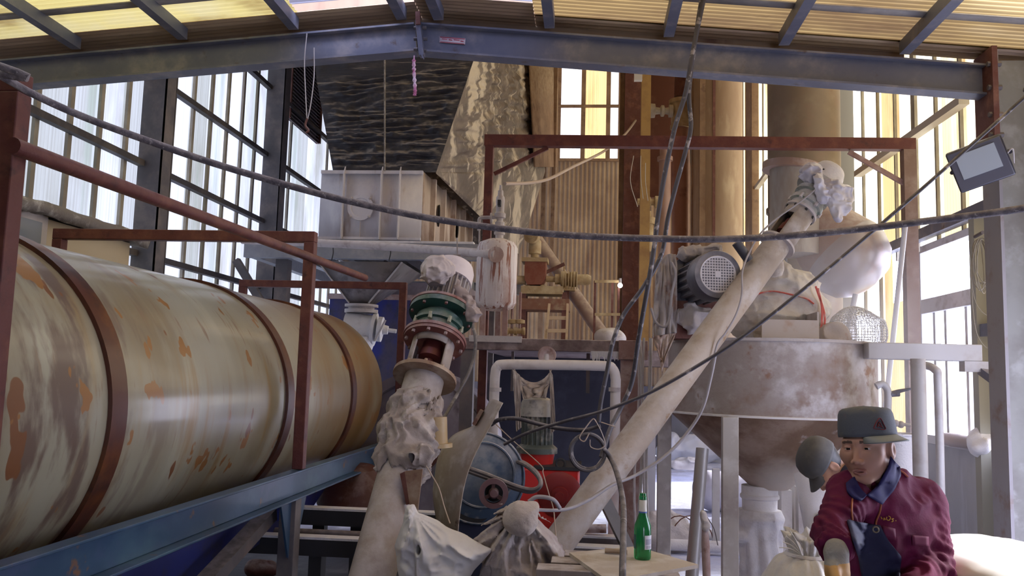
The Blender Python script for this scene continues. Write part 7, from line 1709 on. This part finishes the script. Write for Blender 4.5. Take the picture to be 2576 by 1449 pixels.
# ---------------------------------------------------------------- stooping worker behind
H2 = at(2074, 1172, 4.35)
f2 = V((-.42, -.10, -.90)); u2 = V((-.86, -.12, .42))
HB2 = basis(H2, f2, u2)
t = thing('person', 'stooping worker with dark cap, head bent down behind the maroon jacket', 'person', V((at(2245, 1300, 4.9).x, 4.9, 0)))
N2 = at(2128, 1172, 4.42); s2R = at(2150, 1205, 4.30); s2L = at(2160, 1180, 4.62); PE2 = at(2252, 1262, 5.0); ch2 = at(2175, 1205, 4.5)
e2R = at(2150, 1330, 4.2); w2R = at(2140, 1420, 4.05); e2L = at(2185, 1330, 4.7); w2L = at(2150, 1430, 4.6)
kn2 = V((PE2.x-.04, PE2.y-.2, .46)); ft2 = V((PE2.x+.02, PE2.y-.05, .07))
sw = V((.25, .95, 0)).normalized()
def body2(X, Y, Z):
    d = head_only(X, Y, Z, HB2); nb = wpt(HB2, (0, -.03, -.06)); d = smin(d, sd_cap(X, Y, Z, nb, N2, .05, .058), .03)
    b = smin(sd_cap(X, Y, Z, s2R, s2L, .055), sd_cap(X, Y, Z, N2, ch2, .06, .1), .05); b = smin(b, sd_cap(X, Y, Z, ch2, PE2, .1, .11), .05)
    for s_, e_, w_ in ((s2R, e2R, w2R), (s2L, e2L, w2L)): b = smin(smin(b, sd_cap(X, Y, Z, s_, e_, .045, .036), .02), sd_cap(X, Y, Z, e_, w_, .036, .026), .015)
    for k in (-1, 1):
        h_, k_, f_ = PE2+sw*.09*k, kn2+sw*.1*k, ft2+sw*.1*k
        b = smin(smin(b, sd_cap(X, Y, Z, h_, k_, .08, .05), .03), sd_cap(X, Y, Z, k_, f_, .05, .036), .02); b = smin(b, sd_cap(X, Y, Z, f_-V((0, 0, .03)), f_+V((-.12, -.06, -.035)), .034, .03), .02)
    dn = V((0, -.1, -1)).normalized()
    for w_ in (w2R, w2L): b = np.minimum(b, hand_sdf((X, Y, Z), w_+dn*.03, dn, V((0, 1, -.1)).normalized(), V((-1, 0, 0)), .7))
    return smin(d, b, .03)
pts = (H2, s2R, s2L, PE2, e2R, w2R, e2L, ft2+sw*.1, ft2-sw*.1)
al = [min(p[i] for p in pts)-.25 for i in range(3)]; ah = [max(p[i] for p in pts)+.2 for i in range(3)]; al[2] = -.01
axs = axes_for(al, ah, [H2.x-.12, H2.y-.1, H2.z-.13], [H2.x+.12, H2.y+.1, H2.z+.12], .004, .018)
sdf_obj('body', body2, None, None, None, HEADM, t, lambda C: head_pick(C, HB2), axs)
DJ = mat('jacket_darknavy', (.035, .035, .075), .8, 0, [((.06, .055, .10), 8, .5, .7)])
def jk2(X, Y, Z):
    d = smin(sd_cap(X, Y, Z, s2R, s2L, .072), sd_cap(X, Y, Z, N2+(ch2-N2)*.1, ch2, .075, .12), .05)
    for k in (-1, 1): d = smin(d, sd_cap(X, Y, Z, ch2+sw*.06*k, PE2+sw*.06*k, .11, .12), .04)
    for s_, e_, w_ in ((s2R, e2R, w2R), (s2L, e2L, w2L)): d = smin(smin(d, sd_cap(X, Y, Z, s_, e_, .066, .054), .025), sd_cap(X, Y, Z, e_, w_, .054, .042), .02)
    d = d-.008*ridge(X, Y, Z, 9)-.004*ridge(X, Y, Z, 20)
    for e_, w_ in ((e2R, w2R), (e2L, w2L)): d = np.where(sd_cap(X, Y, Z, w_, w_+(w_-e_).normalized()*.1, .07) < 0, np.maximum(d, arm_w(X, Y, Z, e_, w_)-(w_-e_).length), d)
    return smax(d, -sd_cap(X, Y, Z, wpt(HB2, (0, -.03, -.06)), N2, .054, .06), .006)
lo, hi = seg_lo_hi((s2R, s2L, PE2, e2R, w2R, e2L, w2L), .17)
sdf_obj('jacket', jk2, lo, hi, .011, DJ, t)
def tr2(X, Y, Z):
    d = sd_cap(X, Y, Z, PE2-sw*.08, PE2+sw*.08, .125)
    for k in (-1, 1): d = smin(smin(d, sd_cap(X, Y, Z, PE2+sw*.09*k, kn2+sw*.1*k, .1, .075), .03), sd_cap(X, Y, Z, kn2+sw*.1*k, ft2+sw*.1*k, .075, .06), .02)
    return np.maximum(d, .05-Z)
lo, hi = seg_lo_hi((PE2, kn2, ft2), .3); sdf_obj('trousers', tr2, lo, hi, .02, TRO, t)
cap(HB2, t, [(-.012, 1.0), (.0, 1.03), (.03, 1.04), (.06, .98), (.085, .84), (.1, .62), (.108, .36), (.111, .02)], 0, .06, .75, rx=.088, ry=.104, drop=.03, mcrown=mat('cap_darkgrey', (.085, .085, .09), .8, 0, [((.13, .125, .12), 8, .45, .7)]), mpeak=mat('peak_dark', (.10, .10, .11), .7), yo=-.018, zb_=.03)

# red band drawn round the cloth heap on the silo
S = [march(heap, x, y, 5.0, 7.5, .003) for x, y in ((1900, 742), (1918, 736), (1940, 733), (1962, 735), (1985, 740), (2008, 745), (2030, 752), (2046, 764))]
S = [p for p in S if p is not None]
tag(MB().sweep(spline(S, 6), .017, 8, flat=.35, up=(0, 0, 1)).build('red_strap', RB), 'red strap drawn tight round the white cloth heap on the silo', 'strap')
# ================================================================ cables and cords
CAB1 = mat('cable_dusty', (.15, .135, .155), .75, 0, [((.30, .27, .28), 30, .42, .62), ((.46, .43, .44), 55, .58, .68)], dust=((.46, .42, .43), .55), bump=(80, .4))
CABD = mat('cable_dark', (.045, .04, .05), .55, 0, [((.30, .27, .27), 16, .56, .66)], dust=((.4, .37, .37), .5))
CABG = mat('cable_grey', (.30, .28, .30), .6, 0, dust=((.55, .52, .52), .5))
TW = mat('twine_tan', (.42, .33, .27), .8)
def cable(name, pts, r, m, label, cat='cable', n=8, grp=None):
    P = [p if isinstance(p, V) else at(*p) for p in pts]; return tag(MB().sweep(spline(P, n), r, 10).build(name, m), label, cat, grp)
cable('hanging_cable', [V((XL+.06, 1.7, 3.25)), (-140, 120, 2.2), (0, 190, 2.26), (90, 240, 2.33), (220, 298, 2.42), (400, 364, 2.52), (560, 418, 2.6), (760, 476, 2.68), (900, 511, 2.72), (1100, 552, 2.76), (1370, 587, 2.78), (1640, 600, 2.78), (1870, 600, 2.78), (2100, 583, 2.76), (2340, 555, 2.72), (2576, 524, 2.66), (2800, 480, 2.6), V((XR-.06, 2.5, 2.62))], .0118, CAB1, 'thick dusty grey cable sagging right across the hall', 'cable')
for (x, y, Yd, lbl, nm) in ((0, 0, 0, '', ''),): pass
cable('hanging_cable', [(1800, -120, 4.3), (1770, 0, 4.3), (1745, 120, 4.3), (1725, 232, 4.3), (1698, 320, 4.3), (1672, 440, 4.3), (1656, 540, 4.3), (1646, 620, 4.3), (1630, 720, 4.3), (1607, 850, 4.35), (1590, 960, 4.4), (1560, 1030, 4.4), (1534, 1082, 4.35), (1512, 1150, 4.3)], .0125, CABD, 'dark hanging power cable, the one dropping to the coil', 'cable', grp='twin hanging cables')
cable('hanging_cable', [(1785, -120, 4.33), (1758, 40, 4.33), (1742, 150, 4.34), (1733, 240, 4.34), (1738, 320, 4.34), (1722, 390, 4.34), (1700, 470, 4.34), (1680, 550, 4.34), (1664, 640, 4.34), (1620, 720, 4.34), (1570, 790, 4.34), (1542, 860, 4.34), (1528, 930, 4.34), (1512, 1010, 4.34), (1506, 1062, 4.34)], .0115, CABD, 'dark hanging power cable, the one kinked outward under the rafter', 'cable', grp='twin hanging cables')
cable('hanging_cable', [V((XR-.08, 4.0, 3.62)), (2640, 190, 3.9), (2576, 246, 3.9), (2440, 368, 3.92), (2300, 492, 3.94), (2160, 612, 3.96), (2000, 745, 3.98), (1880, 838, 4.0), (1780, 905, 4.05), (1640, 985, 4.1), (1520, 1033, 4.15), (1420, 1060, 4.2), (1330, 1088, 4.25), (1268, 1118, 4.3)], .0085, CABD, 'thin black cable running diagonally down from the column', 'cable')
cable('hanging_cable', [(1236, 1068, 4.4), (1256, 1056, 4.35), (1300, 1053, 4.3), (1360, 1068, 4.28), (1410, 1078, 4.25), (1470, 1082, 4.22), (1510, 1072, 4.2)], .011, CABD, 'dark cable looping level past the upright motor', 'cable')
cable('hanging_cable', [(1800, 890, 4.5), (1788, 950, 4.5), (1766, 1030, 4.5), (1724, 1095, 4.5), (1670, 1150, 4.45), (1600, 1195, 4.4), (1540, 1220, 4.3), (1480, 1258, 4.2), (1420, 1282, 4.1), (1340, 1282, 4.0), (1330, 1281, 4.0)], .0085, CABG, 'grey cable drooping from the silo side to the covered pump', 'cable')
cable('hanging_cable', [(1330, 1262, 4.0), (1352, 1250, 4.0), (1390, 1256, 4.0), (1408, 1278, 4.05)], .010, CABG, 'short dusty cable arched over the covered pump', 'cable')
cable('hanging_cable', [(1518, 1128, 4.22), (1540, 1160, 4.2), (1556, 1205, 3.95), (1568, 1270, 3.55), (1568, 1350, 3.2), (1566, 1449, 3.02), (1565, 1560, 3.0), (1566, 1800, 3.0), (1566, 2080, 3.0)], .0125, CABD, 'dark cable dropping from the coil past the plywood bench', 'cable')
cc = at(1478, 1138, 4.2)
t = thing('cable_coil', 'small coil of dark cable hanging against the long conveyor', 'coil', cc)
for k in range(2): MB().ring(cc+V((.003*k, .012*k, .004*k)), (.25, -1, .1), .088-.003*k, .0095, 36, 8).build('loop', CABD, t)
tp = [(1482, 1090), (1470, 1110), (1458, 1100), (1476, 1072), (1492, 1054), (1500, 1062)]
MB().sweep(spline([at(x, y, 4.17) for x, y in tp], 6), .010, 6, flat=.35).build('tie_strip', TW, t)
MB().sweep(spline([at(x, y, 4.18) for x, y in ((1500, 1062), (1512, 1085), (1522, 1118), (1506, 1130), (1486, 1124), (1484, 1106))], 6), .009, 6, flat=.35).build('tie_strip', CLOTH, t)
MB().sweep(spline([at(x, y, 4.2) for x, y in ((1512, 1062), (1530, 1068), (1548, 1074))], 6), .007, 6, flat=.4).build('tie_strip', TW, t)
cable('hanging_lead', [(1186, 810, 5.0), (1196, 850, 4.9), (1192, 900, 4.8), (1176, 945, 4.7), (1146, 1000, 4.6), (1122, 1042, 4.5), (1112, 1060, 4.45)], .010, CABD, 'dark lead curving down beside the green gear reducer', 'cable')
cable('hanging_twine', [(1072, 1172, 3.85), (1084, 1192, 3.84), (1104, 1228, 3.8), (1118, 1276, 3.74), (1132, 1316, 3.68)], .003, TW, 'reddish twine from the wrapped cloth to the plastic sack', 'twine')
cable('hanging_twine', [(1240, 1060, 4.5), (1290, 1108, 4.45), (1360, 1170, 4.4), (1366, 1190, 4.35), (1380, 1240, 4.25), (1392, 1280, 4.2), (1396, 1320, 4.1), (1404, 1420, 3.95)], .0028, TW, 'thin twine slanting from the guard tip to the cable knot', 'twine')
cable('hanging_lead', [(2050, 478, 5.72), (2010, 510, 5.7), (1960, 545, 5.68), (1915, 585, 5.64), (1890, 625, 5.6), (1868, 680, 5.5), (1866, 740, 5.45), (1852, 790, 5.42), (1826, 836, 5.4), (1806, 862, 5.4), (1795, 900, 5.4)], .0062, CABG, 'thin grey lead running down along the long conveyor', 'cable')
cable('hanging_lead', [(1690, 660, 5.7), (1700, 690, 5.68), (1690, 740, 5.68), (1684, 800, 5.68), (1672, 822, 5.68), (1650, 810, 5.68), (1638, 775, 5.68)], .009, CABG, 'pale lead looped below the fan motor cloth', 'cable')
cable('hanging_cable', [(1270, 462, 8.0), (1330, 460, 8.6), (1380, 450, 9.2), (1440, 420, 10.2), (1520, 380, 11.5), (1570, 340, 12.3), (1600, 302, 12.7)], .018, TW, 'pale cable rising from the tank valve to the risers', 'cable')
# chain and rag hanging on the rafter
t = thing('hanging_hook', 'two thin wires with a hook hanging off the low rafter', 'hook', at(774, 300, 4.9))
for pts in ([(772, 84), (766, 150), (768, 220), (772, 300)], [(790, 120), (790, 190), (782, 260), (774, 300)]): MB().sweep(spline([at(x, y, 4.87) for x, y in pts], 6), .0035, 6).build('wire', DUSTY, t)
MB().sweep(spline([at(x, y, 4.87) for x, y in ((773, 298), (768, 315), (776, 328), (770, 334))], 5), .007, 6).build('hook', RUSTD, t)
PK = mat('rag_pink', (.50, .16, .30), .6, 0, [((.72, .55, .66), 12, .45, .6), ((.45, .05, .12), 7, .52, .65)])
P0, P1, P2 = at(1042, 140, 4.9), at(1042, 190, 4.9), at(1043, 240, 4.9)
mb = MB(); mb.sweep(spline([P0, at(1041, 160, 4.9), P1, at(1044, 225, 4.9), P2], 6), [.004]*3+[.006+.008*math.sin(i*1.3)**2 for i in range(22)], 10)
o = tag(mb.build('hanging_ribbon', PK), 'pink and red rag ribbon hanging from the rafter splice', 'ribbon')
# ================================================================ airborne powder
def haze(name, label, c, sz, dens, col, fall=1.0, cat='dust haze'):
    mb = MB().ball(c, 1, 24, sz); m = bpy.data.materials.new(name); m.use_nodes = True; nt = m.node_tree
    for n in list(nt.nodes): nt.nodes.remove(n)
    out = _n(nt, 'ShaderNodeOutputMaterial'); vs = _n(nt, 'ShaderNodeVolumeScatter'); vs.inputs['Color'].default_value = rgb(col); vs.inputs['Anisotropy'].default_value = .35
    tc = _n(nt, 'ShaderNodeTexCoord'); mp = _n(nt, 'ShaderNodeMapping'); mp.inputs['Location'].default_value = (0, 0, -sz[2]); 
    mp.vector_type = 'POINT'; nt.links.new(tc.outputs['Object'], mp.inputs[0])
    sc = _n(nt, 'ShaderNodeVectorMath', operation='DIVIDE'); sc.inputs[1].default_value = sz; nt.links.new(mp.outputs[0], sc.inputs[0])
    ln = _n(nt, 'ShaderNodeVectorMath', operation='LENGTH'); nt.links.new(sc.outputs[0], ln.inputs[0])
    mr = _n(nt, 'ShaderNodeMapRange'); mr.interpolation_type = 'SMOOTHSTEP'; mr.inputs[1].default_value = 1.0; mr.inputs[2].default_value = .1; mr.inputs[3].default_value = 0; mr.inputs[4].default_value = dens
    nt.links.new(ln.outputs['Value'], mr.inputs[0]); nt.links.new(mr.outputs[0], vs.inputs['Density']); nt.links.new(vs.outputs[0], out.inputs['Volume'])
    o = mb.build(name, m); return tag(o, label, cat, None, 'stuff')
haze('dust_haze', 'pale dust haze drifting round the silo and side window', (1.75, 7.0, 1.7), (1.45, 1.6, 1.6), .30, (.95, .95, 1))
haze('powder_dust', 'white powder cloud puffing from the silo outlet by the stooping head', at(1985, 1215, 5.5), (.30, .32, .20), 2.0, (1, 1, 1))
SC.cycles.volume_step_rate = 2.0; SC.cycles.volume_max_steps = 64; SC.cycles.volume_bounces = 1
# ================================================================ light
w = bpy.data.worlds.new('sky'); SC.world = w; w.use_nodes = True
nt = w.node_tree; bg = nt.nodes['Background']
tc = _n(nt, 'ShaderNodeTexCoord'); sp = _n(nt, 'ShaderNodeSeparateXYZ'); nt.links.new(tc.outputs['Generated'], sp.inputs[0])
cr = _n(nt, 'ShaderNodeValToRGB'); e = cr.color_ramp.elements
e[0].position = .0; e[0].color = (.30, .30, .33, 1); e[1].position = 1; e[1].color = (.66, .70, 1, 1)
q = e.new(.5); q.color = (.75, .78, 1, 1)
mr = _n(nt, 'ShaderNodeMapRange'); mr.inputs[1].default_value = -1; nt.links.new(sp.outputs['Z'], mr.inputs[0])
nt.links.new(mr.outputs[0], cr.inputs[0]); nt.links.new(cr.outputs[0], bg.inputs[0]); bg.inputs[1].default_value = 6.5
sn_ = bpy.data.lights.new('sunlight', 'SUN'); sn_.energy = 7; sn_.angle = math.radians(9); sn_.color = (1, .97, .93)
so_ = bpy.data.objects.new('sunlight', sn_); COL.objects.link(so_); so_.rotation_euler = V((-.80, -.30, -.52)).to_track_quat('-Z', 'Y').to_euler()
SC.view_settings.view_transform = 'Standard'; SC.view_settings.look = 'None'; SC.view_settings.gamma = 1
SC.view_settings.use_curve_mapping = False; SC.view_settings.exposure = 0.42
SC.cycles.max_bounces = 7; SC.cycles.diffuse_bounces = 4; SC.cycles.glossy_bounces = 3; SC.cycles.transmission_bounces = 5; SC.cycles.transparent_max_bounces = 6
SC.cycles.sample_clamp_indirect = 6
for o in list(COL.objects):
    if o.type == 'MESH' and o.get('kind') is None and o.parent is None: o['kind'] = 'thing'
